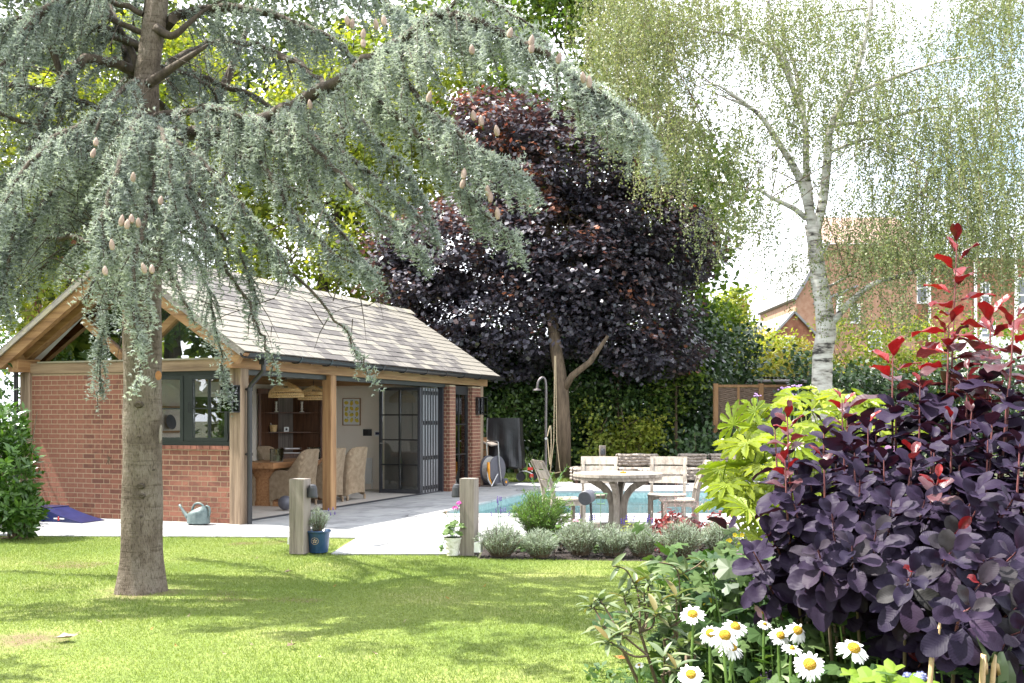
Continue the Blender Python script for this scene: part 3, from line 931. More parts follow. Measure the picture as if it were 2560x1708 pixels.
for k in range(6):
    yk = 6.40 + k*.125
    e = MB().box(-1.05, -.185, yk-.032, yk+.032, .015, 2.125).build('folded_leaf', M['leafgrey'], house)
    for z in (.12, .72, 1.42, 2.02):
        MB().box(-.186, -.172, yk-.030, yk-.006, z-.04, z+.04).build('hinge', M['black'], e)
    MB().box(-.186, -.176, yk+.032, yk+.06, .03, 2.11).build('seal', M['black'], e)
MB().box(-.23, -.14, 7.19, 7.25, .0, 2.15).build('door_jamb', M['lamp_dark'], house)
# narrow glazed door between the piers
nd_ = MB().box(-.17, -.11, 7.57, 7.63, .02, 2.2).box(-.17, -.11, 8.39, 8.45, .02, 2.2).box(-.17, -.11, 7.63, 8.39, 2.02, 2.2).box(-.17, -.11, 7.63, 8.39, .02, .1)
nd_ = nd_.build('glazed_door', M['black'], house)
MB().box(-.155, -.125, 7.995, 8.025, .1, 2.02).build('glazing_bar', M['black'], nd_)
for z in (.74, 1.38):
    MB().box(-.153, -.127, 7.63, 8.39, z-.013, z+.013).build('glazing_bar', M['black'], nd_)
for a, b in ((7.63, 7.995), (8.025, 8.39)):
    for z0, z1 in ((.1, .727), (.753, 1.367), (1.393, 2.02)):
        MB().box(-.145, -.139, a, b, z0, z1).build('pane', M['glass'], nd_)
MB().box(-.20, -.19, 7.6, 8.42, .05, 2.1).build('roller_blind', M['blind'], nd_)

# ---- wall lanterns
def lantern(label, x, y, z, face):
    t = thing('wall_lantern', label, 'wall light', HW(x, y, z), RZ + face, 'box lanterns on the pool house')
    w, d, h = .105, .11, .36
    fr = MB()
    b = .008
    for sx in (-w, w-b*2):
        for yy in (-d*1.6, -b):
            fr.box(sx, sx+b*2, yy-b, yy+b, 0, h)
    fr.box(-w, w, -d*1.6-b, 0, -.012, 0).box(-w, w, -d*1.6-b, 0, h, h+.014)
    fr.box(-w+.02, w-.02, -.02, .0, .02, h-.02)
    fr.build('frame', M['black'], t)
    for pn in (MB().box(-w+.012, w-.012, -d*1.6-.004, -d*1.6, .004, h-.004), MB().box(-w+.002, -w+.006, -d*1.6+.01, -.01, .004, h-.004), MB().box(w-.006, w-.002, -d*1.6+.01, -.01, .004, h-.004)):
        pn.build('pane', M['glass_lamp'], t)
    MB().lathe([(.018, .02), (.018, .12), (.012, .13)], 10, (0, -.09, 0)).build('lamp_holder', M['black'], t)
    MB().lathe([(.012, .13), (.028, .17), (.033, .21), (.024, .245), (.0, .26)], 12, (0, -.09, 0)).build('bulb', M['glass'], t)
    return t
lantern('black box lantern on the oak corner post beside the casement window', -.115, -.002, 1.61, 0)
lantern('black box lantern on the far brick pier by the narrow glazed door', .012, 8.72, 1.60, R(90))
# ------------------------------------------------------------------ foliage materials
F = {}
F['cedar'] = leafmat('blue_cedar_needles', [(.095,.12,.112), (.265,.305,.285), (.40,.44,.40), (.54,.57,.51)], rough=.55, trans=.36, tint=(1.0,1.08,.85), pos=[0,.35,.7,1])
F['birch'] = leafmat('birch_leaves', [(.075,.105,.045), (.135,.17,.075), (.195,.22,.10), (.27,.265,.13)], rough=.5, trans=.36, tint=(1.1,1.15,.6))
F['maple'] = leafmat('purple_maple_leaves', [(.033,.033,.046), (.072,.068,.090), (.118,.104,.122), (.26,.10,.05)], rough=.33, trans=.16, tint=(1.9,.8,.5), pos=[0,.5,.86,1], spec=.7)
F['green'] = leafmat('fresh_green_leaves', [(.03,.065,.012), (.075,.14,.024), (.15,.22,.04), (.23,.28,.055)], rough=.45, trans=.42, tint=(1.3,1.3,.4))
F['lime'] = leafmat('yellow_green_leaves', [(.09,.14,.018), (.17,.23,.03), (.27,.31,.05), (.36,.36,.07)], rough=.5, trans=.42, tint=(1.3,1.25,.4))
F['gold'] = leafmat('golden_shrub_leaves', [(.20,.21,.03), (.36,.34,.06), (.48,.43,.12), (.55,.50,.22)], rough=.5, trans=.35, tint=(1.2,1.1,.5))
F['ivy'] = leafmat('dark_ivy_leaves', [(.010,.026,.009), (.024,.055,.016), (.05,.095,.026), (.11,.16,.045)], rough=.32, trans=.12, tint=(1.3,1.5,.4), pos=[0,.4,.8,1])
F['bushy'] = leafmat('mid_green_bush_leaves', [(.014,.034,.010), (.035,.07,.018), (.065,.115,.028), (.12,.17,.045)], rough=.4, trans=.2, tint=(1.3,1.4,.4))
F['laurel'] = leafmat('glossy_laurel_leaves', [(.03,.075,.014), (.055,.12,.022), (.10,.18,.035)], rough=.28, trans=.25, tint=(1.3,1.4,.35))
F['lavender'] = leafmat('grey_lavender_leaves', [(.13,.17,.115), (.25,.30,.215), (.37,.42,.33)], rough=.7, trans=.2, tint=(1,1.1,.8))
F['rosemary'] = leafmat('bright_green_needle_leaves', [(.035,.085,.015), (.08,.16,.03), (.17,.26,.06)], rough=.45, trans=.3, tint=(1.2,1.3,.5))
F['heuchera'] = leafmat('wine_red_leaves', [(.03,.008,.012), (.10,.018,.022), (.20,.03,.028), (.30,.16,.12)], rough=.4, trans=.25, tint=(1.8,.6,.5))
F['far'] = leafmat('grey_green_far_leaves', [(.03,.05,.022), (.065,.095,.035), (.11,.15,.05), (.17,.21,.07)], rough=.5, trans=.3, tint=(1.2,1.25,.5))
F['grass'] = leafmat('grass_blades', [(.10,.165,.034), (.18,.24,.058), (.26,.295,.095), (.36,.325,.17)], rough=.6, trans=.35, tint=(1.2,1.2,.4), pos=[0,.45,.85,1])
F['herb'] = leafmat('mixed_border_leaves', [(.03,.07,.018), (.07,.135,.03), (.13,.20,.05), (.20,.26,.08)], rough=.5, trans=.3, tint=(1.2,1.3,.5))
F['dusk'] = leafmat('dusky_border_leaves', [(.02,.022,.016), (.05,.04,.03), (.09,.07,.045)], rough=.5, trans=.2, tint=(1.3,1,.6))

def sphere_dirs(n, g=rng):
    v = g.normal(size=(n, 3)); return unit(v)

def crown_mesh(name, mt, blobs, clumps, per, cr, L, W, g, shell=.55, droop=.25, up=.5, flat=.7, wide=.45, tone_fn=None, spread=.25, fold=.12, keep=None):
    """leaf-sized faces in clumps spread through ellipsoid blobs (cx,cy,cz,rx,ry,rz)"""
    bl = np.array([b[:6] for b in blobs], float)
    wts = np.array([b[3]*b[4]*b[5] for b in blobs])**.67
    if len(blobs[0]) > 6: wts = wts*np.array([b[6] for b in blobs])
    ch = g.choice(len(blobs), clumps, p=wts/wts.sum())
    dv = sphere_dirs(clumps, g)
    rr = shell + (1-shell)*g.random(clumps)**.6
    cc = bl[ch, :3] + dv*rr[:, None]*bl[ch, 3:6]
    if keep is not None:
        k = keep(cc); cc, dv, rr = cc[k], dv[k], rr[k]
    n = len(cc)
    off = g.normal(size=(n, per, 3))*cr
    off[:, :, 2] *= flat
    csz = g.uniform(.6, 1.35, (n, 1, 1))
    pos = (cc[:, None, :] + off*csz).reshape(-1, 3)
    out = np.repeat(dv, per, 0)
    nn = unit(out*spread + g.normal(size=pos.shape)*.55 + np.array([0, 0, up]))
    d = g.normal(size=pos.shape); d[:, 2] -= droop
    d = unit(d - nn*(d*nn).sum(1, keepdims=True)*.8)
    N = len(pos)
    Ls = L*g.uniform(.6, 1.25, N); Ws = W*g.uniform(.7, 1.25, N)
    ct_ = np.repeat(g.random(n), per)
    tone = np.clip(.62*ct_ + .38*g.random(N) + (0 if tone_fn is None else tone_fn(pos)), 0, 1)
    co = cards(pos - d*Ls[:, None]*.5, d, nn, Ls, Ws, fold, wide)
    return fast(name, co, 4, mt, tone), cc

def sub_origin(me, base):
    v = np.empty(len(me.vertices)*3, dtype=np.float32)
    me.vertices.foreach_get('co', v)
    v = v.reshape(-1, 3) - np.array(base, dtype=np.float32)
    me.vertices.foreach_set('co', v.ravel()); me.update()
    return me

def limbs(mb, base, top, targets, r0, g, n=6, wob=.25, t0=.35):
    base, top = np.array(base, float), np.array(top, float)
    for t in targets:
        f = g.uniform(t0, 1.0)
        a = base + (top-base)*f
        b = np.array(t)
        m1 = a + (b-a)*.4 + g.normal(size=3)*wob*.5 + np.array([0, 0, .15*np.linalg.norm(b-a)])
        m2 = a + (b-a)*.72 + g.normal(size=3)*wob*.5 + np.array([0, 0, .12*np.linalg.norm(b-a)])
        r = r0*g.uniform(.5, 1)*(1.15-f*.7)
        mb.tube([a, m1, m2, b], [r, r*.65, r*.4, r*.15], n, cap=False)

def tree(name, label, cat, base, trunk, rad, blobs, clumps, per, cr, L, W, leaf, bark, seed, group=None, nl=26, r_l=.07, **kw):
    g = np.random.default_rng(seed)
    t = thing(name, label, cat, base, 0, group)
    me, cc = crown_mesh('crown', leaf, blobs, clumps, per, cr, L, W, g, **kw)
    sub_origin(me, base)
    link('crown', me, t)
    mb = MB()
    tp = [np.array(p) - np.array(base) for p in trunk]
    mb.tube(tp, rad, 12)
    pick = cc[g.choice(len(cc), min(nl, len(cc)), replace=False)] - np.array(base)
    limbs(mb, tp[len(tp)//3], tp[-1], pick, r_l, g)
    mb.build('trunk', bark, t, smooth=True)
    return t

# ------------------------------------------------------------------ hedges and trees behind
tree('broadleaf_tree', 'tall green tree standing behind the purple maple', 'tree', (2.6, 34, 0),
     [(2.6, 34, 0), (2.7, 34, 4), (2.4, 34, 9), (2.5, 34, 15)], [.3, .25, .2, .06],
     [(1.8, 33.5, 13.5, 3.4, 3, 3.6), (3.4, 34, 9, 3.6, 3, 3.2), (4.6, 33.5, 5.4, 2.3, 2.4, 2.6), (.0, 34.5, 9.8, 2.4, 2.4, 2.8), (0.4, 34, 15.6, 2.8, 2.6, 2.4), (2.6, 34, 17, 3, 2.6, 2), (5.6, 34, 8.2, 1.9, 2, 2.2)],
     1000, 34, .34, .21, .17, F['green'], M['bark_dark'], 21, wide=.5)
tree('ash_tree', 'yellow green ash tree beyond the slate roof', 'tree', (-6.5, 33, 0),
     [(-6.5, 33, 0), (-6.2, 33, 4), (-5.4, 33, 8), (-5.2, 33, 12)], [.28, .24, .17, .06],
     [(-6.4, 33, 5.6, 3.6, 2.4, 1.9), (-8.4, 33.5, 9.5, 2.6, 2.2, 2.4, .55), (-5.2, 33, 10.5, 2.8, 2.4, 2.8, .55), (-4.2, 32, 7, 1.8, 2, 1.6), (-3.4, 33, 8.8, 1.9, 2, 2.2), (-2.9, 33.5, 12, 1.9, 2, 2.2, .7)],
     860, 36, .34, .23, .13, F['lime'], M['bark_dark'], 22)
tree('broadleaf_tree', 'light green tree behind the left hand side of the cedar', 'tree', (-13.5, 34, 0),
     [(-13.5, 34, 0), (-13.2, 34, 4), (-13, 34, 9)], [.28, .22, .08],
     [(-14, 34, 6, 3.2, 2.4, 2.6), (-15.5, 34, 10, 3, 2.4, 2.6, .6), (-11.5, 34.5, 12, 3, 2.4, 2.4, .4)],
     520, 36, .36, .24, .15, F['lime'], M['bark_dark'], 23)
tree('broadleaf_tree', 'mid green tree far behind the upper left of the cedar', 'tree', (-9.5, 40, 0),
     [(-9.5, 40, 0), (-9.5, 40, 6), (-9.2, 40, 14)], [.32, .26, .08],
     [(-10, 40, 12, 4.5, 3, 4.5), (-15, 41, 14, 4, 3, 4), (-5.5, 41, 15, 3.5, 3, 4), (-17, 40, 8, 3.4, 3, 3), (-20, 41, 12, 3.6, 3, 4.5), (-19, 41, 18, 4, 3, 3.5), (-12, 41, 19, 4, 3, 3)], 820, 36, .45, .30, .22, F['far'], M['bark_dark'], 24)
# the hedge
def hedge(name, label, x0, x1, y0, y1, h, mt, n, L, W, seed, hv=.25, fn=None, cat='hedge', stems=True, rz=0, group=None):
    g = np.random.default_rng(seed)
    base = np.array([(x0+x1)/2, (y0+y1)/2, 0])
    t = thing(name, label, cat, base, rz, group)
    cl = n//22
    x = g.uniform(x0, x1, cl)
    hh = h*(1 - hv*.5 + hv*(np.sin(x*1.3+seed)*.3 + np.sin(x*3.1+1.7*seed)*.2))
    zz = hh*g.random(cl)**.85
    fr = g.random(cl)
    y = np.where(fr < .72, y0 + np.abs(g.normal(size=cl))*.18 + .22*np.sin(x*2.3+zz*1.9), g.uniform(y0, y1, cl))
    top = fr > .86
    zz = np.where(top, hh, zz)
    cc = np.stack([x, y, zz], 1)
    per = 22
    pos = (cc[:, None, :] + g.normal(size=(cl, per, 3))*np.array([.22, .16, .2])).reshape(-1, 3)
    pos[:, 2] = np.maximum(pos[:, 2], .03)
    nn = unit(g.normal(size=pos.shape)*.5 + np.array([0, -.75, .55]))
    d = g.normal(size=pos.shape); d[:, 2] -= .35
    d = unit(d - nn*(d*nn).sum(1, keepdims=True))
    N = len(pos)
    tone = np.clip(.55*np.repeat(g.random(cl), per) + .45*g.random(N), 0, 1)
    me = fast('foliage', cards(pos, d, nn, L*g.uniform(.6, 1.2, N), W*g.uniform(.7, 1.2, N), .1, .42), 4, mt, tone)
    link('foliage', sub_origin(me, base), t)
    mb = MB()
    xx = x0+.3
    while xx < x1:
        yy = (y0+y1)/2+g.uniform(-.2, .3)
        hx = h*g.uniform(.7, .95)
        mb.tube([(xx-base[0], yy-base[1], 0), (xx-base[0]+g.uniform(-.2, .2), yy-base[1], hx*.5), (xx-base[0]+g.uniform(-.4, .4), yy-base[1], hx)], [.035, .025, .01], 5)
        for q in range(3):
            z = hx*g.uniform(.3, .8)
            mb.tube([(xx-base[0], yy-base[1], z), (xx-base[0]+g.uniform(-.6, .6), yy-base[1]-.3, z+g.uniform(.1, .5))], [.014, .004], 4)
        xx += g.uniform(.35, .7)
    mb.build('stems', M['twig'], t)
    return t
hedge('ivy_hedge', 'dark ivy covered hedge behind the wicker sofas and the maple trunk', -1.6, 5.6, 28.6, 30.0, 3.5, F['ivy'], 26000, .15, .12, 31)
hedge('evergreen_hedge', 'dark hedge rising behind the ivy beneath the purple maple', -5.0, 7.2, 31.0, 32.5, 4.8, F['ivy'], 20000, .17, .12, 32, hv=.35)
hedge('laurel_hedge', 'laurel hedge along the back of the pool house', -9.4, -7.9, 15.2, 16.3, 2.5, F['ivy'], 5000, .14, .06, 33)
def hedge_along(name, label, pts, h, n, mt, seed):
    pass
# laurel seen through the rear window: runs along the back wall
def rearlaurel():
    g = np.random.default_rng(35)
    base = HW(-5.5, 5.5)
    t = thing('laurel_hedge', 'sunlit laurel hedge seen through the casement window', 'hedge', base)
    n = 9000
    y = g.uniform(.5, 9.5, n); z = 2.9*g.random(n); x = -5.2 - np.abs(g.normal(size=n))*.35
    pos = np.stack([CORNER[0]+_c*x-_s*y, CORNER[1]+_s*x+_c*y, z], 1)
    out = np.array([_c, _s, 0])
    nn = unit(g.normal(size=pos.shape)*.5 + out*.6 + np.array([0, 0, .6]))
    d = g.normal(size=pos.shape); d = unit(d - nn*(d*nn).sum(1, keepdims=True))
    me = fast('foliage', cards(pos, d, nn, g.uniform(.10, .17, n), g.uniform(.04, .065, n)), 4, F['laurel'], g.random(n))
    link('foliage', sub_origin(me, base), t)
    mb = MB()
    for k in range(16):
        p = HW(-5.5, .6+k*.58) - base
        mb.tube([p, p+np.array([.1, 0, 1.2]), p+np.array([0, .1, 2.5])], [.03, .022, .008], 6)
    mb.build('stems', M['twig'], t)
rearlaurel()

# purple maple with its swing bough
MB_ = G(1408, 1197)
def mb_(px, py, Y, rx, ry, rz, *w): return tuple(P(px, py, Y)) + (rx, ry, rz) + w
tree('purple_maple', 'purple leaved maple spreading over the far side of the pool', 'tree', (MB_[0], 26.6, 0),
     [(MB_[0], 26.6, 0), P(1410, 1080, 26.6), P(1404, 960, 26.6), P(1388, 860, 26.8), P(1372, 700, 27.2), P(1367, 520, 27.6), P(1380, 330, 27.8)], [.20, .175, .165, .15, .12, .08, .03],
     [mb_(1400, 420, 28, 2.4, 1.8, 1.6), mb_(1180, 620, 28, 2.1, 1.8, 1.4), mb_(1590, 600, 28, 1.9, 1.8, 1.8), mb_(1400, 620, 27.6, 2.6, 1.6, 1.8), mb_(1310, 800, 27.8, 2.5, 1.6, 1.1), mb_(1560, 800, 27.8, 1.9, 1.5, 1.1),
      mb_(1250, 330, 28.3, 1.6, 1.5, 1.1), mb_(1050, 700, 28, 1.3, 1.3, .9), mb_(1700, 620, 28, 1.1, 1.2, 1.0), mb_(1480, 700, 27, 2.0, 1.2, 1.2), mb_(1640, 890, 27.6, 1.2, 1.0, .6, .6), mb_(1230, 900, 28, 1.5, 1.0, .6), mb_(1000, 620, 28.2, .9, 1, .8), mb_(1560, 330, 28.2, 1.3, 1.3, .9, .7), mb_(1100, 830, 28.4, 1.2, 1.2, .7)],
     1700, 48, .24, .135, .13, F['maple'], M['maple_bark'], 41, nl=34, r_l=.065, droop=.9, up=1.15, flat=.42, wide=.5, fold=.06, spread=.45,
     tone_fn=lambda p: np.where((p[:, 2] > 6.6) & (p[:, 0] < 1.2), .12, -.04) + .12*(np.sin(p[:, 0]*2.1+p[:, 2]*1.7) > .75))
pm_ = [o for o in bpy.data.objects if o.name.startswith('purple_maple')][0]
MB().tube([np.array(P(1404, 985, 26.62))-np.array((MB_[0], 26.6, 0)), np.array(P(1430, 940, 26.4))-np.array((MB_[0], 26.6, 0)), np.array(P(1475, 905, 26.2))-np.array((MB_[0], 26.6, 0)), np.array(P(1520, 840, 26))-np.array((MB_[0], 26.6, 0))], [.10, .085, .075, .04], 10).build('bough', M['maple_bark'], pm_, smooth=True)

# shrubs and small trees on the right behind the wicker fence
tree('pale_green_tree', 'airy pale green young tree before the chimney', 'tree', (9.5, 43, 0), [(9.5, 43, 0), (9.6, 43, 3), (9.4, 43, 6)], [.13, .1, .03],
     [tuple(P(1795, 830, 43))+(1.3, 1.4, 1.2), tuple(P(1850, 880, 43))+(1.5, 1.4, .9), tuple(P(1830, 760, 43))+(.6, 1, .7, .8)], 260, 26, .32, .26, .12, F['lime'], M['bark_dark'], 51, shell=.2, nl=16, r_l=.04)
tree('green_shrub', 'mid green shrub right of the purple maple', 'shrub', (7.2, 36, 0), [(7.2, 36, 0), (7.2, 36, 1.5), (7.2, 36, 3)], [.08, .06, .02],
     [tuple(P(1770, 860, 36))+(1.3, 1.3, 1.5), tuple(P(1720, 900, 36))+(1.2, 1.2, 1.5), tuple(P(1800, 930, 36))+(1.2, 1.2, 1.0)], 260, 28, .26, .2, .13, F['green'], M['twig'], 52, nl=12, r_l=.03)
for k, (px, py, Y, r, mt, lb) in enumerate([(1870, 880, 39, 1.0, 'gold', 'cream and gold shrub beyond the shed roof'), (1945, 900, 37, 1.0, 'lime', 'yellow green conifer like shrub beside the cream shrub'),
                                            (1985, 930, 35, 1.1, 'gold', 'golden shrub left of the birch trunk'), (2120, 890, 35, 1.5, 'lime', 'light green shrub right of the birch trunk'),
                                            (2260, 890, 34, 1.4, 'lime', 'yellow green shrub under the sunlit house wall'), (2400, 900, 34, 1.9, 'green', 'green shrub behind the smoke bush')]):
    b = P(px, py, Y)
    tree('garden_shrub', lb, 'shrub', (b[0], b[1], 0), [(b[0], b[1], 0), (b[0], b[1], 1.5), (b[0], b[1], b[2])], [.07, .05, .02],
         [(b[0], b[1], b[2], r*1.1, r, r*.95), (b[0]-.3*r, b[1], b[2]-r*.8, r*1.3, r, r), (b[0]+.5*r, b[1], b[2]-1.2*r, r*1.2, r, r)], 170, 26, .23, .17, .09, F[mt], M['twig'], 60+k, 'shrubs in the gardens beyond', nl=10, r_l=.03)
hedge('dark_hedge', 'dark hedge behind the birch trunk and lime green fatsia', 7.0, 16.5, 26.2, 27.2, 2.95, F['ivy'], 12000, .15, .10, 36)
hedge('ground_ivy', 'dark ivy spilling over the ground in front of the wicker fence', 4.3, 9.0, 26.4, 26.9, 1.25, F['ivy'], 5000, .14, .11, 37, hv=.5, cat='ivy')
hedge('lime_shrub', 'lime green shrub by the grey lamp post in the ivy', 1.9, 3.4, 27.6, 28.2, 2.0, F['lime'], 1600, .12, .08, 38, hv=.6, cat='shrub')

for k, (px, py, Y, r, mt, lb) in enumerate([(1420, 985, 28.1, .8, 'bushy', 'mid green bush in front of the ivy right of the maple trunk'), (1545, 950, 28.2, .9, 'bushy', 'larger mid green bush in the ivy behind the table'), (1600, 1085, 27.8, .62, 'lime', 'yellow green bush low behind the wicker sofas'),
                                            (1690, 930, 28.3, .7, 'green', 'green bush left of the wicker fence'), (1290, 1000, 28.3, .7, 'bushy', 'dull green bush behind the black tarpaulin')]):
    b = P(px, py, Y)
    tree('hedge_bush', lb, 'shrub', (b[0], b[1], 0), [(b[0], b[1], 0), (b[0], b[1], b[2]*.5), (b[0], b[1], b[2])], [.05, .04, .015],
         [(b[0], b[1], b[2], r*1.1, .5, r*.9), (b[0]-.3*r, b[1], max(.5, b[2]-r*.9), r, .5, r*.7)], 70, 22, .2, .13, .075, F[mt], M['twig'], 260+k, 'bushes growing out of the ivy hedge', nl=8, r_l=.02, shell=.3)
# left shrub in front of the gable
def leafy_shrub(name, label, cat, base, blobs, n, L, W, mt, seed, stems=14, per=7):
    g = np.random.default_rng(seed)
    t = thing(name, label, cat, base)
    mb = MB()
    pos, ds, ns = [], [], []
    bl = blobs
    for k in range(n):
        b = bl[g.integers(len(bl))]
        v = g.normal(size=3); v /= np.linalg.norm(v)
        tip = np.array(b[:3]) + v*np.array(b[3:6])*g.uniform(.6, 1.0)
        dr = unit(v*.8 + np.array([0, 0, .5]) + g.normal(size=3)*.3)
        for q in range(per):
            a = q*2.4 + g.random()
            s1 = unit(np.cross(dr, [0.3, .1, 1])); s2 = np.cross(s1, dr)
            rad = math.cos(a)*s1 + math.sin(a)*s2
            ds.append(unit(rad*.8 + dr*g.uniform(.2, .8))); ns.append(unit(dr - rad*.3)); pos.append(tip - dr*L*.35*q/per*2)
    pos, ds, ns = map(np.array, (pos, ds, ns))
    N = len(pos)
    co = cards(pos, ds, ns, L*g.uniform(.65, 1.15, N), W*g.uniform(.75, 1.15, N), .14, .48)
    tone = np.clip(np.repeat(g.random(n), per)*.5 + .5*g.random(N), 0, 1)
    me = fast('foliage', co, 4, mt, tone)
    link('foliage', sub_origin(me, base), t)
    for k in range(stems):
        b = bl[g.integers(len(bl))]
        e = np.array(b[:3]) + g.normal(size=3)*np.array(b[3:6])*.5 - np.array(base)
        mb.tube([(g.uniform(-.1, .1), g.uniform(-.1, .1), 0), e*.5 + np.array([0, 0, .1]), e], [.018, .012, .004], 5)
    mb.build('stems', M['twig'], t)
    return t
lb = P(35, 1330, 13.3)
leafy_shrub('laurel_bush', 'glossy green laurel bush at the left end of the brick wall', 'shrub', (lb[0], 13.4, 0),
            [tuple(P(20, 1190, 13.3))+(.42, .4, .5), tuple(P(10, 1080, 13.5))+(.35, .35, .4), tuple(P(45, 1280, 13.3))+(.33, .35, .32), tuple(P(-60, 1200, 13.5))+(.5, .5, .7)], 520, .135, .05, F['laurel'], 71)

# ------------------------------------------------------------------ the blue cedar
CB = np.array([*P(350, 1475, 9.37)[:2], 0])
cedar = thing('blue_cedar', 'blue cedar tree with drooping branches standing in the lawn', 'tree', CB)
TY = 9.37
tr_pts = [P(350, 1482, TY), P(351, 1440, TY), P(354, 1250, TY), P(358, 1000, TY), P(358, 760, TY), P(360, 560, TY), P(363, 380, TY), P(366, 200, TY), P(392, 20, TY), P(404, -150, TY), P(412, -400, TY), P(420, -800, TY), P(425, -1400, TY)]
tr_r = [.195, .184, .172, .163, .155, .14, .12, .105, .095, .088, .075, .055, .02]
g7 = np.random.default_rng(70)
def trunk_surface(u, v):
    x = v*(len(tr_pts)-1); i = min(int(x), len(tr_pts)-2); f = x-i
    c = tr_pts[i]*(1-f) + tr_pts[i+1]*f - CB
    r = tr_r[i]*(1-f) + tr_r[i+1]*f
    a = 2*math.pi*u
    z = c[2]
    r *= 1 + .035*math.sin(3*a+z*2.1) + .025*math.sin(7*a-z*1.3) + .02*math.sin(z*9+2*a)
    if z < .3: r *= 1 + (.3-z)*.38*(1+.5*math.sin(5*a+.8))
    return (c[0]+r*math.cos(a), c[1]+r*math.sin(a), z)
mb = MB().grid(trunk_surface, 33, 90)
mb.build('trunk', M['bark'], cedar, smooth=True)
for (px, py, w, hh) in ((396, 939, .027, .042), (354, 872, .022, .03)):
    q = P(px, py, TY-.155 if px > 390 else TY-.18) - CB
    MB().lathe([(w, .0), (w*.96, -.012), (0, -.014)], 14, (0, 0, 0), Matrix.Diagonal((1, 1, hh/w)) @ Matrix.Rotation(R(-90), 3, 'X').to_3x3()).build('cut_branch', M['scar'], cedar, loc=tuple(q), rot=(0, 0, R(18 if px > 390 else 0)))

for (px, py, w) in ((346, 1012, .040), (350, 1216, .034), (354, 1240, .026), (320, 1097, .022), (347, 1092, .014), (352, 1385, .012), (352, 1292, .012), (385, 1175, .012)):
    x0_ = P(px, py, TY)[0] - P(357, py, TY)[0]
    q = P(px, py, TY - math.sqrt(max(.165**2 - x0_**2, .001)) - .002) - CB
    MB().lathe([(w, .006), (w*.7, -.006), (w*.3, -.003), (0, .004)], 12, (0, 0, 0), Matrix.Diagonal((1.25, 1, .8)) @ Matrix.Rotation(R(-90), 3, 'X').to_3x3()).build('knot', M['bark_dark'], cedar, smooth=True, loc=tuple(q), rot=(0, 0, math.asin(max(-.9, min(.9, x0_/.165)))))
q = P(402, 1085, TY-.11) - CB
MB().lathe([(.016, .004), (.012, -.004), (0, -.005)], 12, (0, 0, 0), Matrix.Diagonal((1, 1, 5.2)) @ Matrix.Rotation(R(-90), 3, 'X').to_3x3()).build('torn_bark', M['teak_grey'], cedar, loc=tuple(q), rot=(0, R(4), R(42)))
def spline(pts, n):
    pts = np.array(pts, float)
    m = len(pts)
    out = []
    for t in np.linspace(0, m-1, n):
        i = min(int(t), m-2); f = t-i
        p0, p1, p2, p3 = pts[max(i-1, 0)], pts[i], pts[i+1], pts[min(i+2, m-1)]
        out.append(.5*((2*p1) + (-p0+p2)*f + (2*p0-5*p1+4*p2-p3)*f*f + (-p0+3*p1-3*p2+p3)*f**3))
    return np.array(out)

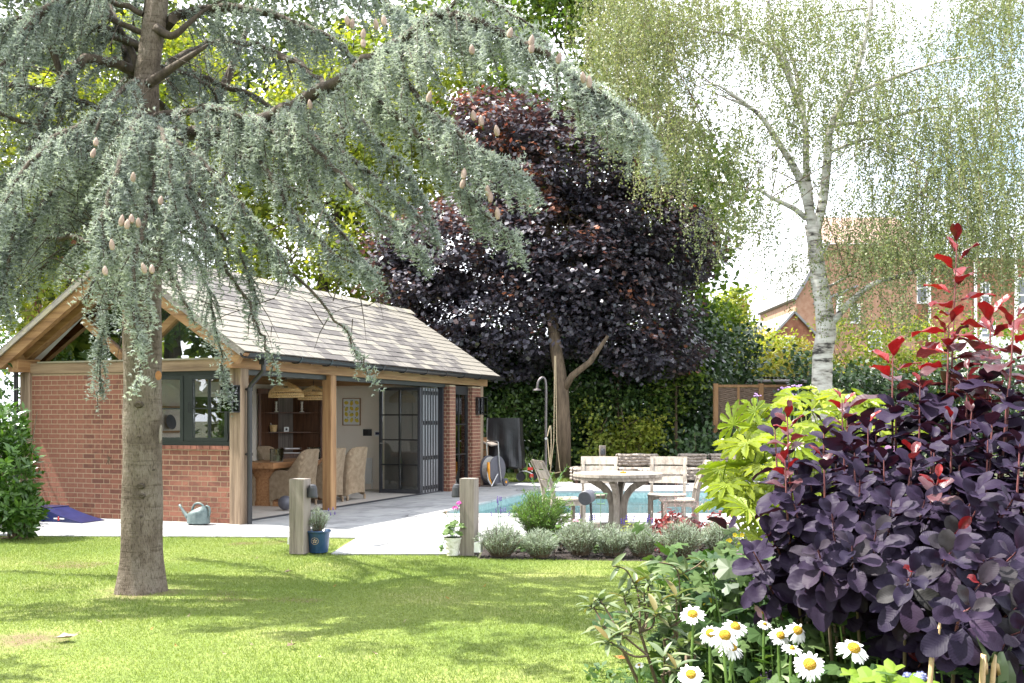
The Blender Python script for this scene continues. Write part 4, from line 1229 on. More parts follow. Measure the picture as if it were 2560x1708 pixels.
# boughs: (points px,py,depth), start radius, density, strand length, tone shift
BOUGHS = [
 ([(345,330,9.3),(250,298,8.8),(150,335,8.4),(60,430,8.1),(0,540,7.9)], .035, 1.0, .75, .12),
 ([(370,300,9.3),(480,272,8.9),(600,285,8.6),(700,345,8.4),(770,430,8.2)], .035, 1.0, .70, .12),
 ([(360,470,9.3),(345,370,8.7),(300,400,8.1),(265,520,7.8),(255,640,7.7)], .03, 1.0, .55, .15),
 ([(362,520,9.2),(375,470,8.5),(360,560,8.0),(340,650,7.8),(330,760,7.7),(345,860,7.7)], .025, .8, .36, .2),
 ([(370,560,9.2),(405,560,8.6),(400,640,8.1),(370,720,7.9),(372,800,7.8),(352,900,7.75),(338,965,7.7)], .018, .5, .18, .25),
 ([(375,640,9.2),(420,660,8.6),(455,740,8.3),(480,800,8.2)], .018, .5, .25, .1),
 ([(340,640,9.2),(270,640,8.7),(235,700,8.4),(215,760,8.3)], .015, .6, .22, .2),
 ([(390,330,9.4),(560,330,8.9),(720,270,8.4),(860,190,8.0),(1000,100,7.6),(1110,35,7.4),(1230,70,7.2),(1400,165,7.1),(1510,245,7.0),(1620,325,7.0)], .06, 1.3, .86, .22),
 ([(1000,105,7.6),(1010,190,7.5),(1080,270,7.4),(1150,340,7.3),(1230,390,7.2),(1310,440,7.2)], .022, 1.2, .62, .18),
 ([(860,190,8.0),(960,265,7.8),(1050,340,7.6),(1130,430,7.5),(1200,520,7.4),(1290,600,7.4)], .024, 1.2, .46, .16),
 ([(700,280,8.5),(800,390,8.2),(900,490,8.0),(990,570,7.9),(1060,640,7.9)], .026, 1.15, .42, .1),
 ([(600,330,8.8),(680,450,8.5),(760,560,8.3),(850,640,8.2),(940,690,8.1)], .024, 1.05, .42, .05),
 ([(560,520,8.9),(670,645,8.6),(747,699,8.5),(842,806,8.4),(900,890,8.35),(925,945,8.3)], .014, .20, .32, 0),
 ([(420,560,9.1),(520,620,8.7),(600,720,8.5),(650,830,8.4),(690,915,8.4)], .018, .42, .34, 0),
 ([(420,480,9.2),(520,560,8.9),(600,640,8.6),(640,760,8.5)], .02, .7, .45, 0),
 ([(345,180,9.6),(220,150,9.2),(120,270,9.0),(60,420,8.8),(30,600,8.6),(10,760,8.5)], .05, 1.15, .72, -.05),
 ([(340,-60,9.5),(200,-20,9.0),(80,60,8.8),(0,180,8.7),(-80,330,8.6)], .05, 1.1, .75, -.05),
 ([(340,420,9.7),(240,480,9.9),(130,520,10.0),(20,560,10.1),(-60,620,10.1)], .045, .95, .62, -.12),
 ([(350,330,10.0),(220,330,10.2),(100,380,10.4),(-20,460,10.5)], .04, .9, .7, -.15),
 ([(385,60,9.8),(560,20,9.8),(720,50,9.5),(860,120,9.3),(950,230,9.2)], .05, 1.0, .70, 0),
 ([(375,240,9.9),(480,330,10.0),(620,400,9.9),(760,490,9.8),(860,590,9.7),(920,690,9.6)], .035, .9, .40, -.08),
 ([(400,-80,9.6),(560,-120,9.4),(760,-90,9.0),(930,-20,8.6),(1060,90,8.4)], .05, 1.1, .80, .05),
 ([(372,200,9.5),(430,160,9.8),(520,110,10.2),(640,110,10.5),(760,170,10.6)], .05, .75, .62, -.08),
 ([(350,250,9.6),(300,90,9.9),(262,0,10.2),(200,-60,10.4)], .045, .8, .6, -.08),
 ([(1110,35,7.4),(1180,-20,7.3),(1290,40,7.2),(1370,110,7.2)], .014, .9, .35, .25),
 ([(1400,165,7.1),(1440,230,7.0),(1500,300,6.95),(1560,340,6.95)], .012, .9, .35, .22),
 ([(365,300,9.2),(350,290,8.7),(330,330,8.3),(318,420,8.1),(312,520,8.0)], .025, 1.1, .55, .12),
 ([(370,330,9.2),(395,320,8.7),(420,380,8.3),(430,480,8.1),(425,590,8.0)], .025, 1.1, .55, .1),
 ([(362,430,9.1),(385,420,8.6),(380,520,8.2),(350,620,8.1),(330,700,8.05)], .02, 1.0, .40, .1),
 ([(350,560,9.1),(325,590,8.7),(312,680,8.4),(318,760,8.3)], .014, .8, .26, .05),
 ([(345,200,9.2),(300,230,8.8),(250,300,8.6),(215,400,8.5)], .025, .9, .55, .05),
 ([(345,380,9.4),(230,420,9.0),(120,500,8.8),(40,620,8.7),(-20,720,8.7)], .035, 1.1, .70, .02),
 ([(350,120,9.8),(240,60,9.5),(130,30,9.3),(20,60,9.2),(-80,140,9.1)], .045, 1.0, .72, -.05),
 ([(340,480,10.0),(220,500,10.3),(90,600,10.5),(-30,700,10.6)], .035, 1.0, .60, -.14),
 ([(420,340,9.0),(500,400,8.6),(570,480,8.4),(640,560,8.3),(700,640,8.3)], .024, 1.05, .62, .06),
 ([(380,430,9.1),(440,450,8.6),(490,530,8.3),(530,620,8.2)], .022, 1.0, .55, .1),
 ([(640,310,9.0),(760,330,8.8),(880,400,8.6),(980,480,8.5),(1080,560,8.5)], .028, 1.0, .42, 0),
 ([(700,140,9.2),(800,200,8.9),(900,300,8.7),(990,400,8.6),(1060,500,8.6)], .03, 1.0, .46, 0),
 ([(470,180,10.2),(600,230,10.4),(740,300,10.4),(860,400,10.3)], .035, .8, .60, -.12),
 ([(330,520,9.7),(230,600,9.9),(120,650,10.0),(40,740,10.1)], .035, .75, .40, -.12),
]
tuft_p, tuft_d, tuft_t, tuft_s = [], [], [], []
woody = MB()
gc = np.random.default_rng(77)
def add_tufts(path, tone0, tip=True, step=.026, sz=1.0):
    seg = np.linalg.norm(np.diff(path, axis=0), axis=1)
    tot = seg.sum()
    n = max(2, int(tot/step))
    cum = np.concatenate([[0], np.cumsum(seg)])
    s = np.linspace(0, tot, n)
    P_ = np.stack([np.interp(s, cum, path[:, k]) for k in range(3)], 1)
    D_ = np.gradient(P_, axis=0)
    P_ = P_ + gc.normal(size=P_.shape)*.006
    tuft_p.append(P_); tuft_d.append(unit(D_))
    tt = tone0 + gc.normal(size=n)*.10
    if tip: tt = tt + .22*np.clip((np.arange(n)/n - .55)/.45, 0, 1)
    tuft_t.append(tt); tuft_s.append(np.full(n, sz))
def strand(p, d0, L, tone, r=.006, sub=True, dens=1.0):
    n = 7
    pts = [np.array(p, float)]
    d = unit(np.array(d0, float))
    for k in range(n):
        d = unit(d + np.array([0, 0, -.24]) + gc.normal(size=3)*.085)
        pts.append(pts[-1] + d*L/n)
    pts = np.array(pts)
    if gc.random() < .33 or L > .6: woody.tube(pts - CB, [r*(1-.8*k/n)+.0012 for k in range(n+1)], 3, cap=False)
    f0 = 1 if L > .3 else 0
    add_tufts(pts[f0:], tone)
    if sub:
        k = int(L/.068*dens)
        for q in range(k):
            t = gc.uniform(.08, .95)
            i = min(int(t*n), n-1)
            pp = pts[i] + (pts[i+1]-pts[i])*(t*n-i)
            ax = unit(pts[i+1]-pts[i])
            sd = unit(np.cross(ax, gc.normal(size=3)))
            l2 = gc.uniform(.04, .15)*(1.15-t*.6)
            dd = unit(sd*.62 + ax*.85)
            ps = [pp]
            for _ in range(4):
                dd = unit(dd + np.array([0, 0, -.30]) + gc.normal(size=3)*.06)
                ps.append(ps[-1] + dd*l2/4)
            add_tufts(np.array(ps), tone + gc.uniform(-.08, .08), step=.024)
gbk = np.random.default_rng(79)
for q in range(20):
    z0 = gbk.uniform(2.6, 6.6)
    a = gbk.uniform(R(15), R(165)) if q % 3 else gbk.uniform(R(150), R(215))
    L = gbk.uniform(2.2, 4.2)*(1 - .05*z0)
    o3 = CB + np.array([.03, 0, z0])
    pt3 = [o3 + np.array([math.cos(a)*L*f, math.sin(a)*L*f*.75, .18*L*math.sin(f*2.4) - .42*L*f**3]) for f in (0, .3, .6, .85, 1.0)]
    if pt3[-1][0]/pt3[-1][1]*FOC + PCX > 860: continue
    BOUGHS.append(([((p[0]/p[1])*FOC+PCX, PCY-(p[2]-EYE)/p[1]*FOC, p[1]) for p in pt3], .024, .62, .62, -.12))
for pts, r0, dens, sl_, ts in BOUGHS:
    pw3 = np.array([P(*q) for q in pts])
    L = np.linalg.norm(np.diff(pw3, axis=0), axis=1).sum()
    n = max(12, int(L/.09))
    cur = spline(pw3, n)
    cur[2:-1] += gc.normal(size=cur[2:-1].shape)*.012
    woody.tube(cur - CB, [r0*(1-.86*k/(n-1))+.003 for k in range(n)], 7, cap=False)
    # short shoots standing on the upper side of the bough
    for q in range(int(L*dens/.022)):
        t = gc.uniform(.06, 1.0)*(n-1); i = min(int(t), n-2); f = t-i
        p = cur[i]*(1-f) + cur[i+1]*f
        ax = unit(cur[i+1]-cur[i]); sd = unit(np.cross(ax, [0, 0, 1.0]))*gc.normal()
        dd = unit(sd*.7 + ax*gc.uniform(.2, 1.0) + np.array([0, 0, gc.uniform(.1, .7)]))
        l2 = gc.uniform(.05, .16); ps = [p]
        for _ in range(4):
            dd = unit(dd + np.array([0, 0, -.16])); ps.append(ps[-1] + dd*l2/4)
        add_tufts(np.array(ps), .56+ts, step=.026)
    ns = int(L*dens/.0205)
    for q in range(ns):
        t = (gc.uniform(.10, 1.0))*(n-1)
        i = min(int(t), n-2); f = t-i
        p = cur[i]*(1-f) + cur[i+1]*f
        ax = unit(cur[i+1]-cur[i])
        sd = unit(np.cross(ax, [0, 0, 1.0]))*(1 if gc.random() < .5 else -1)
        tt = t/(n-1)
        d0 = sd*gc.uniform(.15, .95) + np.array([ax[0], ax[1], ax[2]*.6])*gc.uniform(.5, 1.3) + np.array([0, 0, gc.uniform(-.75, .15)])
        ln = sl_*gc.uniform(.35, 1.0)*(1.0 - .45*tt)
        strand(p, d0, ln, .42+ts+gc.uniform(-.12, .12), dens=.9)
    add_tufts(cur[n//8:], .5+ts)
# dark limbs crossing behind
for pts, r in (([(372,560,9.5),(440,560,10.0),(520,500,10.3),(590,380,10.5),(660,280,10.6)], .06), ([(375,620,9.5),(470,470,10.4),(545,255,10.8),(600,120,10.9),(650,-10,10.9)], .10),
               ([(340,600,9.6),(210,600,10),(140,560,10.2),(80,500,10.3)], .05), ([(380,640,9.5),(450,560,9.9),(500,480,10.1),(560,350,10.3)], .055), ([(355,210,9.4),(330,130,9.5),(270,20,9.7),(230,-60,9.8)], .045),
               ([(372,210,9.3),(430,170,9.2),(500,125,9.1),(520,110,9.1)], .05), ([(388,70,9.3),(430,90,9.3),(470,60,9.3),(520,20,9.4),(600,-20,9.5)], .045), ([(80,20,9.2),(130,120,9.3),(160,260,9.4),(120,420,9.5)], .05)):
    c = spline([P(*q) for q in pts], 14)
    woody.tube(c - CB, [r*(1-.93*k/13) for k in range(14)], 8)
# fine bare twigs inside
for q in range(260):
    px, py = gc.uniform(0, 950), gc.uniform(120, 820)
    p = P(px, py, gc.uniform(8.6, 10.2)) - CB
    d = gc.normal(size=3)*.12
    woody.tube([p, p+d, p+d*1.7+np.array([0, 0, -.06])], [.006, .004, .0015], 3, cap=False)
woody.build('branches', M['bark_dark'], cedar, smooth=True)
TPt = np.concatenate(tuft_p); TD = np.concatenate(tuft_d); TT = np.concatenate(tuft_t); TS = np.concatenate(tuft_s)
nd_t = 6
N = len(TPt)
print('cedar tufts', N)
def needles(p, d, tone, ln, w, k, g):
    n = len(p)
    v = g.normal(size=(n, k, 3))
    v = v - (v*d[:, None, :]).sum(2, keepdims=True)*d[:, None, :]
    v = unit(v) + d[:, None, :]*g.uniform(-.1, .9, (n, k, 1))
    v = unit(v)
    sd = unit(np.cross(v, g.normal(size=(n, k, 3))))
    L = ln*g.uniform(.65, 1.15, (n, k, 1))
    b = p[:, None, :]
    tri = np.stack([b + sd*w*.5 + v*L*.05, b + v*L, b - sd*w*.5 + v*L*.05], 2)
    tn = np.clip(np.repeat(tone, k) + g.normal(size=n*k)*.08, 0, 1)
    return tri.reshape(-1, 3, 3), tn
tri, tn = needles(TPt - CB, TD, TT, .031, .0092, nd_t, gc)
me = fast('crown', tri, 3, F['cedar'], tn)
o = link('crown', me, cedar)
# the upper crown above the frame: it throws the dappled shade on the lawn
up = np.random.default_rng(78)
blobs = []
for k in range(70):
    z = up.uniform(5.0, 13.5)
    rr = (5.8*(1-(z-5)/11)+.6)*up.uniform(.15, 1.0)
    a = up.uniform(0, 2*math.pi)
    x, y = CB[0]+rr*math.cos(a), CB[1]+rr*math.sin(a)
    blobs.append((x, y, z - .05*rr*rr*.4, .85, .85, .3))
def above(cc):
    pyy = PCY - (cc[:, 2]-EYE)*FOC/np.maximum(cc[:, 1], .5)
    return pyy < -90
me, _ = crown_mesh('upper_crown', F['cedar'], blobs, 300, 24, .13, .19, .06, up, shell=.1, keep=above)
link('upper_crown', sub_origin(me, CB), cedar)
ub = MB()
for b in blobs[::2]:
    e = np.array(b[:3]) - CB
    ub.tube([(.2+.02*e[2], 0, e[2]+.3), e*np.array([.5, .5, 1]) + np.array([.1, 0, .25]), e], [.05, .035, .012], 5)
ub.build('upper_branches', M['bark_dark'], cedar)
# cones
def conemesh():
    prof = [(0, -.036)]
    for i in range(22):
        t = i/21
        r = .0235*math.sin(math.pi*(.10+.86*t))**.65*(1.08 if i % 2 else .90)
        prof.append((r*(1.05-.25*t), -.035+.078*t))
    prof.append((0, .044))
    return MB().lathe(prof, 10).mesh('cone', M['cone'], True)
cm = conemesh()
for (px, py, Y) in [(240,356,8.2),(233,384,8.15),(333,444,7.9),(402,502,8.1),(304,553,7.6),(318,562,7.58),(329,548,7.62),(346,558,7.62),(280,613,7.65),(263,678,7.6),(360,672,7.7),(380,674,7.72),
                    (868,52,8.0),(880,60,8.0),(908,85,7.8),(908,108,7.8),(1275,83,7.0),(1329,103,7.0),(1329,120,7.0),(1397,147,6.95),(1458,195,6.95),(1473,206,6.95),(1073,243,7.3),(1184,290,7.2),(1203,303,7.2),(1242,328,7.1),
                    (1160,435,7.3),(1157,460,7.3),(1219,478,7.25),(1226,493,7.25),(1244,535,7.25),(775,262,8.2),(960,52,7.7),(1180,125,7.2),(940,62,7.8)]:
    q = P(px, py, Y-.12) - CB
    link('cone', cm, cedar, loc=tuple(q), rot=(R(gc.uniform(-14, 14)), R(gc.uniform(-14, 14)), gc.uniform(0, 6)), scale=(.88, .88, gc.uniform(.85, 1.05)))

# ------------------------------------------------------------------ the silver birch
BY = 24.0
BB = np.array([*P(2056, 1000, BY)[:2], 0])
birch = thing('silver_birch', 'white trunked weeping birch tree to the right of the pool', 'tree', BB)
def B(px, py, dy=0): return P(px, py, BY+dy) - BB
mb = MB()
mb.tube([B(2052, 1215), B(2054, 980), B(2057, 880), B(2066, 830), B(2060, 770), B(2046, 690), B(2036, 600), B(2028, 560)], [.24, .225, .23, .225, .20, .18, .165, .15], 16)
stems = [([(2036,600,0),(2022,520,-.1),(2005,460,-.2),(1980,410,-.3),(1951,364,-.5),(1909,299,-.7),(1874,268,-.8),(1830,250,-.9)], .10),
         ([(2030,575,0),(2022,480,.2),(2016,421,.3),(2012,306,.5),(1985,230,.7),(1965,150,.8),(1928,90,.9),(1920,-60,1.0)], .085),
         ([(2036,590,0),(2058,500,.0),(2070,383,-.2),(2077,314,-.3),(2119,237,-.5),(2154,134,-.6),(2175,20,-.7),(2190,-120,-.8)], .10),
         ([(2014,545,0),(1985,522,-.3),(1928,494,-.6),(1897,475,-.8),(1864,474,-1.0)], .06),
         ([(2075,810,0),(2095,790,-.2),(2130,750,-.4),(2190,706,-.7),(2260,688,-1.0),(2330,662,-1.3),(2400,610,-1.6)], .075),
         ([(2060,720,0),(2075,715,.1),(2120,690,.3),(2170,650,.6)], .035),
         ([(2070,383,-.2),(2140,355,-.6),(2190,350,-.9),(2260,390,-1.3),(2320,460,-1.6)], .035),
         ([(1985,230,.7),(1930,120,.8),(1830,90,.6),(1740,70,.3),(1660,50,.0)], .045),
         ([(1874,268,-.8),(1830,235,-1),(1780,210,-1.2),(1720,225,-1.4)], .035),
         ([(2012,306,.5),(1990,180,1.2),(1955,60,1.5),(1950,-60,1.6)], .05),
         ([(2119,237,-.5),(2220,200,-1.0),(2330,160,-1.5),(2430,140,-1.9)], .045),
         ([(2077,314,-.3),(2200,300,.4),(2330,270,.9),(2440,280,1.2)], .04)]
for pts, r in stems:
    c = spline([B(*q) for q in pts], 18)
    mb.tube(c, [1.2*r*(1-.75*k/17) for k in range(18)], 9, cap=False)
mb.build('trunk', M['birch'], birch, smooth=True)
mb = MB()
q = B(2062, 855, -.19)
mb.lathe([(.05, .0), (.045, -.02), (.02, .02), (0, .03)], 10, tuple(q), Matrix.Diagonal((1, 1, 1.5)) @ Matrix.Rotation(R(-90), 3, 'X').to_3x3())
mb.build('knot', M['bark_dark'], birch)
gb = np.random.default_rng(81)
lp, ldir, lt = [], [], []
tw = MB()
def hang(p, L, tone, per=.036):
    d = unit(np.array([gb.normal()*.5, gb.normal()*.5, gb.uniform(-.9, .2)]))
    n = 6; pts = [np.array(p)]
    for k in range(n):
        d = unit(d + np.array([0, 0, -.55]) + gb.normal(size=3)*.08); pts.append(pts[-1]+d*L/n)
    pts = np.array(pts)
    if gb.random() < .28: tw.tube(pts, [.0035*(1-.8*k/n)+.0012 for k in range(n+1)], 3, cap=False)
    m = int(L/per)
    s = gb.random(m)*n
    i = np.minimum(s.astype(int), n-1); f = (s-i)[:, None]
    pp = pts[i]*(1-f) + pts[i+1]*f + gb.normal(size=(m, 3))*.028
    lp.append(pp); lt.append(np.clip(tone + gb.normal(size=m)*.16, 0, 1))
cen = []
# twig masses: (px,py,dy,rx px,ry px,weight,length)
MASS = [(1620,120,.4,110,190,1.5,.9),(1560,60,.3,80,120,.7,.8),(1700,330,0,100,110,.55,.9),(1740,60,.6,150,90,.8,.8),(1900,120,.8,170,150,1.1,.7),(2060,60,.4,200,120,1.2,.7),(2150,250,-.3,190,170,1.5,.7),
        (2000,330,.6,160,120,.7,.6),(1850,420,-.6,110,110,.5,.6),(1800,560,-.4,90,90,.26,.6),(1900,560,-.5,80,60,.2,.6),(2300,330,-.6,200,180,1.3,.8),(2430,480,-.8,160,190,1.3,.9),(2250,560,-.6,200,100,1.2,.7),
        (2180,660,-.4,130,60,.7,.5),(2350,650,-1.2,150,70,.8,.6),(2500,250,-.6,130,240,.9,.9),(2520,620,-.9,90,120,.6,.8),(2130,780,-.5,80,60,.28,.5),(2260,800,-1,60,50,.16,.5),(1650,440,.2,80,50,.2,.6),(1960,690,-.2,60,60,.12,.5),(2480,30,-.4,130,120,.8,.9),(1500,160,.5,50,160,.35,.9)]
for (px, py, dy, rx, ry, w, L) in MASS:
    for k in range(int(w*500)):
        a = gb.normal(size=2)*.55
        dep = dy + gb.normal()*1.6
        p = P(px+rx*a[0], py+ry*a[1]-40, BY+dep) - BB
        hang(p, 1.35*L*gb.uniform(.45, 1.1), .35+gb.random()*.35 + (.12 if px < 1800 else 0))
for q in range(90):
    m_ = MASS[gb.integers(len(MASS))]
    a = P(m_[0], m_[1], BY+m_[2]) - BB
    st = stems[gb.integers(len(stems))][0]
    s0 = B(*st[gb.integers(2, len(st))])
    if np.linalg.norm(a-s0) < 3.6:
        mid = (a+s0)/2 + gb.normal(size=3)*.15 + np.array([0, 0, .15])
        e = a + gb.normal(size=3)*.4
        tw.tube(spline([s0, mid, e], 7), [.016, .014, .011, .009, .007, .005, .003], 4, cap=False)
tw.build('twigs', M['twig'], birch)
lp = np.concatenate(lp); lt = np.concatenate(lt)
N = len(lp); print('birch leaves', N)
d = gb.normal(size=(N, 3)); d[:, 2] -= 1.1; d = unit(d)
nn = unit(gb.normal(size=(N, 3)))
me = fast('crown', cards(lp, d, nn, gb.uniform(.04, .066, N), gb.uniform(.028, .046, N), .1, .35), 4, F['birch'], lt)
link('crown', me, birch)

# ------------------------------------------------------------------ grass
gg = np.random.default_rng(91)
def grass(n, region, base_z, hmin, hmax, w, name, label):
    xs, ys = [], []
    got = 0
    pts = []
    poly = np.array(region)
    x0, y0 = poly.min(0); x1, y1 = poly.max(0)
    while got < n:
        y = gg.uniform(max(y0, 5.4), y1, n*2); x = gg.uniform(x0, x1, n*2)
        ok = (np.abs(x/y) < .50)
        x, y = x[ok], y[ok]
        ins = np.zeros(len(x), bool)
        m = len(poly)
        for i in range(m):
            ax, ay = poly[i]; bx, by = poly[(i+1) % m]
            cnd = ((ay > y) != (by > y)) & (x < (bx-ax)*(y-ay)/(by-ay+1e-12)+ax)
            ins ^= cnd
        pts.append(np.stack([x[ins], y[ins]], 1)); got += int(ins.sum())
    p = np.concatenate(pts)[:n]
    p3 = np.concatenate([p, np.full((len(p), 1), base_z)], 1)
    patch = .5 + .25*np.sin(p[:, 0]*2.1+1)*np.sin(p[:, 1]*1.7) + .25*np.sin(p[:, 0]*.8-p[:, 1]*1.1+2)
    dtree = np.minimum(np.hypot(p[:, 0]+3.29, p[:, 1]-9.37), np.hypot(p[:, 0]+3.35, p[:, 1]-7.35)+.1)
    bare = gg.random(len(p)) < np.clip((.62 - dtree)*2.2, 0, .8)
    p, p3, patch = p[~bare], p3[~bare], patch[~bare]
    h = gg.uniform(hmin, hmax, len(p))*(.65+.5*patch)
    lean = gg.normal(size=(len(p), 2))*.55
    tip = p3 + np.stack([lean[:, 0]*h, lean[:, 1]*h, h], 1)
    a = gg.uniform(0, math.pi, len(p))
    sd = np.stack([np.cos(a), np.sin(a), 0*a], 1)*w*.5
    tone = np.clip(.25 + .35*(1-patch) + gg.normal(size=len(p))*.11, 0, 1)
    me = fast(name, np.stack([p3-sd, p3+sd, tip], 1), 3, F['grass'], tone)
    o = link(name, me); tag(o, label, 'grass', kind='stuff')
GR = [(-9, 5), (1.25, 5), (1.5, 6.0), (2.43, 11.25), (-.36, 11.50), (-.42, 11.86), (-2.10, 11.90), (-2.0, 13.47), (-3.0, 13.66), (-9, 13.75)]
grass(270000, GR, -.017, .014, .030, .0046, 'grass', 'short mown lawn grass with dry patches')
grass(9000, [(-1.4, 25.1), (1.8, 25.1), (1.8, 28.4), (-1.8, 28.4)], -.017, .05, .12, .016, 'grass', 'longer grass round the foot of the maple')
# ------------------------------------------------------------------ fence, shed, far houses
def fence():
    Y = 27.0
    t = thing('wicker_fence', 'woven willow fence panels in brown timber frames left of the birch', 'fence', (P(1789, 0, Y)[0], Y, 0))
    b = np.array([P(1789, 0, Y)[0], Y, 0])
    xs = [P(px, 0, Y)[0]-b[0] for px in (1789, 1902, 2030, 2160)]
    ztop = P(0, 962, Y)[2]
    for i, x in enumerate(xs):
        MB().cbox(x-.06, x+.06, -.06, .06, 0, ztop+.03).build('post', M['fence_wood'], t)
    for i in range(3):
        a, c = xs[i]+.06, xs[i+1]-.06
        fr = MB().box(a, c, -.03, .03, ztop-.07, ztop).box(a, c, -.03, .03, .85, .93).box(a, c, -.03, .03, .1, .17)
        m = (a+c)/2
        fr.box(m-.03, m+.03, -.03, .03, .17, .85).box(m-.03, m+.03, -.03, .03, .93, ztop-.07)
        fr.build('panel_frame', M['fence_wood'], t)
        # each bay: willow rods woven round uprights
        for (u0, u1) in ((a, m-.03), (m+.03, c)):
            for (z0, z1) in ((.17, .85), (.93, ztop-.07)):
                rods = MB()
                n = int((z1-z0)/.026)
                for k in range(n):
                    z = z0+.013+k*.026
                    ph = math.pi*(k % 2)
                    pth = [(u0+(u1-u0)*j/8, .016*math.sin(ph+j*math.pi/2), z+rnd.uniform(-.005, .005)) for j in range(9)]
                    rods.tube(pth, .0135, 4, cap=False)
                rods.build('woven_panel', M['willow'], t)
M['willow'] = surf('willow_rods', [(.085,.055,.04), (.19,.13,.095), (.27,.20,.15)], scale=18, detail=4, rough=.85, stretch=(.3, 1, 8))
fence()
t = thing('garden_shed', 'dark low shed with mossy corrugated roof behind the wicker fence', 'shed', (8.4, 32.0, 0))
MB().box(-1.3, 3.2, 0, 2.4, 0, 2.55).build('wall', M['shed'], t)
MB().grid(lambda u, v: (-1.5+5.0*u, -.35+3.0*v, 2.72+.12*v+.035*math.sin(u*2*math.pi*42)), 253, 3).build('corrugated_roof', M['corr'], t)
MB().tube([(-1.5, -.42, 2.60), (3.5, -.42, 2.62)], .06, 8).build('gutter', M['galv'], t)

def sash(parent, x0, x1, z0, z1, y, mt=None):
    """white sash window facing -y on a wall at y"""
    f = MB().box(x0, x1, y-.06, y, z1-.12, z1).box(x0, x1, y-.1, y, z0, z0+.12).box(x0, x0+.12, y-.06, y, z0+.12, z1-.12).box(x1-.12, x1, y-.06, y, z0+.12, z1-.12)
    f.box(x0+.12, x1-.12, y-.05, y, (z0+z1)/2-.05, (z0+z1)/2+.05)
    f.box((x0+x1)/2-.025, (x0+x1)/2+.025, y-.045, y, (z0+z1)/2+.05, z1-.12)
    o = f.build('window', M['white'], parent)
    MB().box(x0+.12, x1-.12, y-.03, y-.005, z0+.12, z1-.12).build('pane', M['pane_dark'], o)
    return o
YB = 62.0
def X_(px, Y): return (px-PCX)/FOC*Y
def Z_(py, Y): return EYE-(py-PCY)/FOC*Y
x0 = X_(1990, YB)
big = thing('brick_house', 'large brick house with white sash windows behind the birch', 'house', (x0, YB, 0))
w1 = X_(2292, YB)-x0
ze = Z_(745, YB); zr = Z_(610, YB)
MB().extrude([(0, 0, 0), (w1, 0, 0), (w1, 0, zr), (1.75, 0, zr), (0, 0, ze)], (0, 9, 0)).build('gable_wall', M['brick_sun_tone'], big)  # sunlit side: painted lighter than the shaded wall beside it
w2 = X_(2760, YB)-x0
MB().box(w1+.003, w2, .6, 9, 0, Z_(640, YB)).build('wall', M['brick_far'], big)
MB().beam((-.15, 4.4, ze-.1), (1.85, 4.4, zr+.05), 9.4, .18).build('roof_verge', M['roof_far'], big)
MB().extrude([(1.7, -.1, zr), (w1+.2, -.1, zr), (w1+.2, 4, zr+2.2), (1.7, 4, zr+2.2)], (0, .1, .12)).build('roof', M['roof_red'], big)
for (a, b, c, d) in ((2298, 2330, 678, 757), (2462, 2488, 702, 770), (2552, 2600, 690, 780), (2460, 2500, 800, 860)):
    sash(big, X_(a, YB)-x0, X_(b, YB)-x0, Z_(d, YB), Z_(c, YB), .6)
for (a, b, c, d) in ((2125, 2150, 760, 810), (2170, 2205, 825, 880), (2090, 2104, 740, 790)):
    sash(big, X_(a, YB)-x0, X_(b, YB)-x0, Z_(d, YB), Z_(c, YB), 0)
for px in (2332, 2448, 2550):
    MB().tube([(X_(px, YB)-x0, .5, Z_(560, YB)), (X_(px, YB)-x0, .5, 0)], .09, 8).build('down_pipe', M['white'], big)
MB().beam((1.0, -.05, Z_(760, YB)), (3.6, -.05, Z_(715, YB)), .1, .12).build('lean_to_flashing', M['roof_far'], big)
MB().box(X_(2380, YB)-x0, X_(2560, YB)-x0, -2.5, .5, 0, Z_(850, YB)).build('conservatory', M['white'], big)

YS = 52.0
x0 = X_(1938, YS)
sm = thing('brick_house', 'small red brick gabled house with grey slate roof left of the birch trunk', 'house', (x0, YS, 0))
w = X_(2040, YS)-x0
MB().extrude([(0, 0, 0), (w, 0, 0), (w, 0, Z_(838, YS)), (w*.46, 0, Z_(783, YS)), (0, 0, Z_(833, YS))], (0, 6, 0)).build('wall', M['brick_far'], sm)
MB().beam((-.15, 3, Z_(840, YS)), (w*.46, 3, Z_(780, YS)), 6.3, .1).build('roof', M['roof_far'], sm)
MB().beam((w+.15, 3, Z_(845, YS)), (w*.46, 3, Z_(780, YS)), 6.3, .1).build('roof', M['roof_far'], sm)
sash(sm, .35, 1.0, Z_(875, YS), Z_(840, YS), 0)
MB().extrude([(X_(1830, YS)-x0, 2, Z_(835, YS)), (.1, 2, Z_(835, YS)), (.5, 4, Z_(785, YS)), (X_(1850, YS)-x0, 4, Z_(788, YS))], (0, .05, -.12)).build('side_roof', M['roof_far'], sm)
MB().box(X_(1830, YS)-x0, -.0, 2.2, 5, 0, Z_(836, YS)).build('side_wall', M['brick_far'], sm)
xc = X_(1877, YS)-x0
ch = MB().box(xc, xc+.52, 3, 3.6, Z_(835, YS), Z_(742, YS)).box(xc-.06, xc+.58, 2.94, 3.66, Z_(750, YS), Z_(744, YS)).box(xc-.03, xc+.55, 2.97, 3.63, Z_(775, YS), Z_(771, YS))
ch = ch.build('chimney', M['brick_far'], sm)
for q in (.12, .40):
    MB().lathe([(.09, 0), (.10, .02), (.075, .22), (.085, .24)], 10, (xc+q, 3.3, Z_(742, YS))).build('chimney_pot', M['scar'], ch)

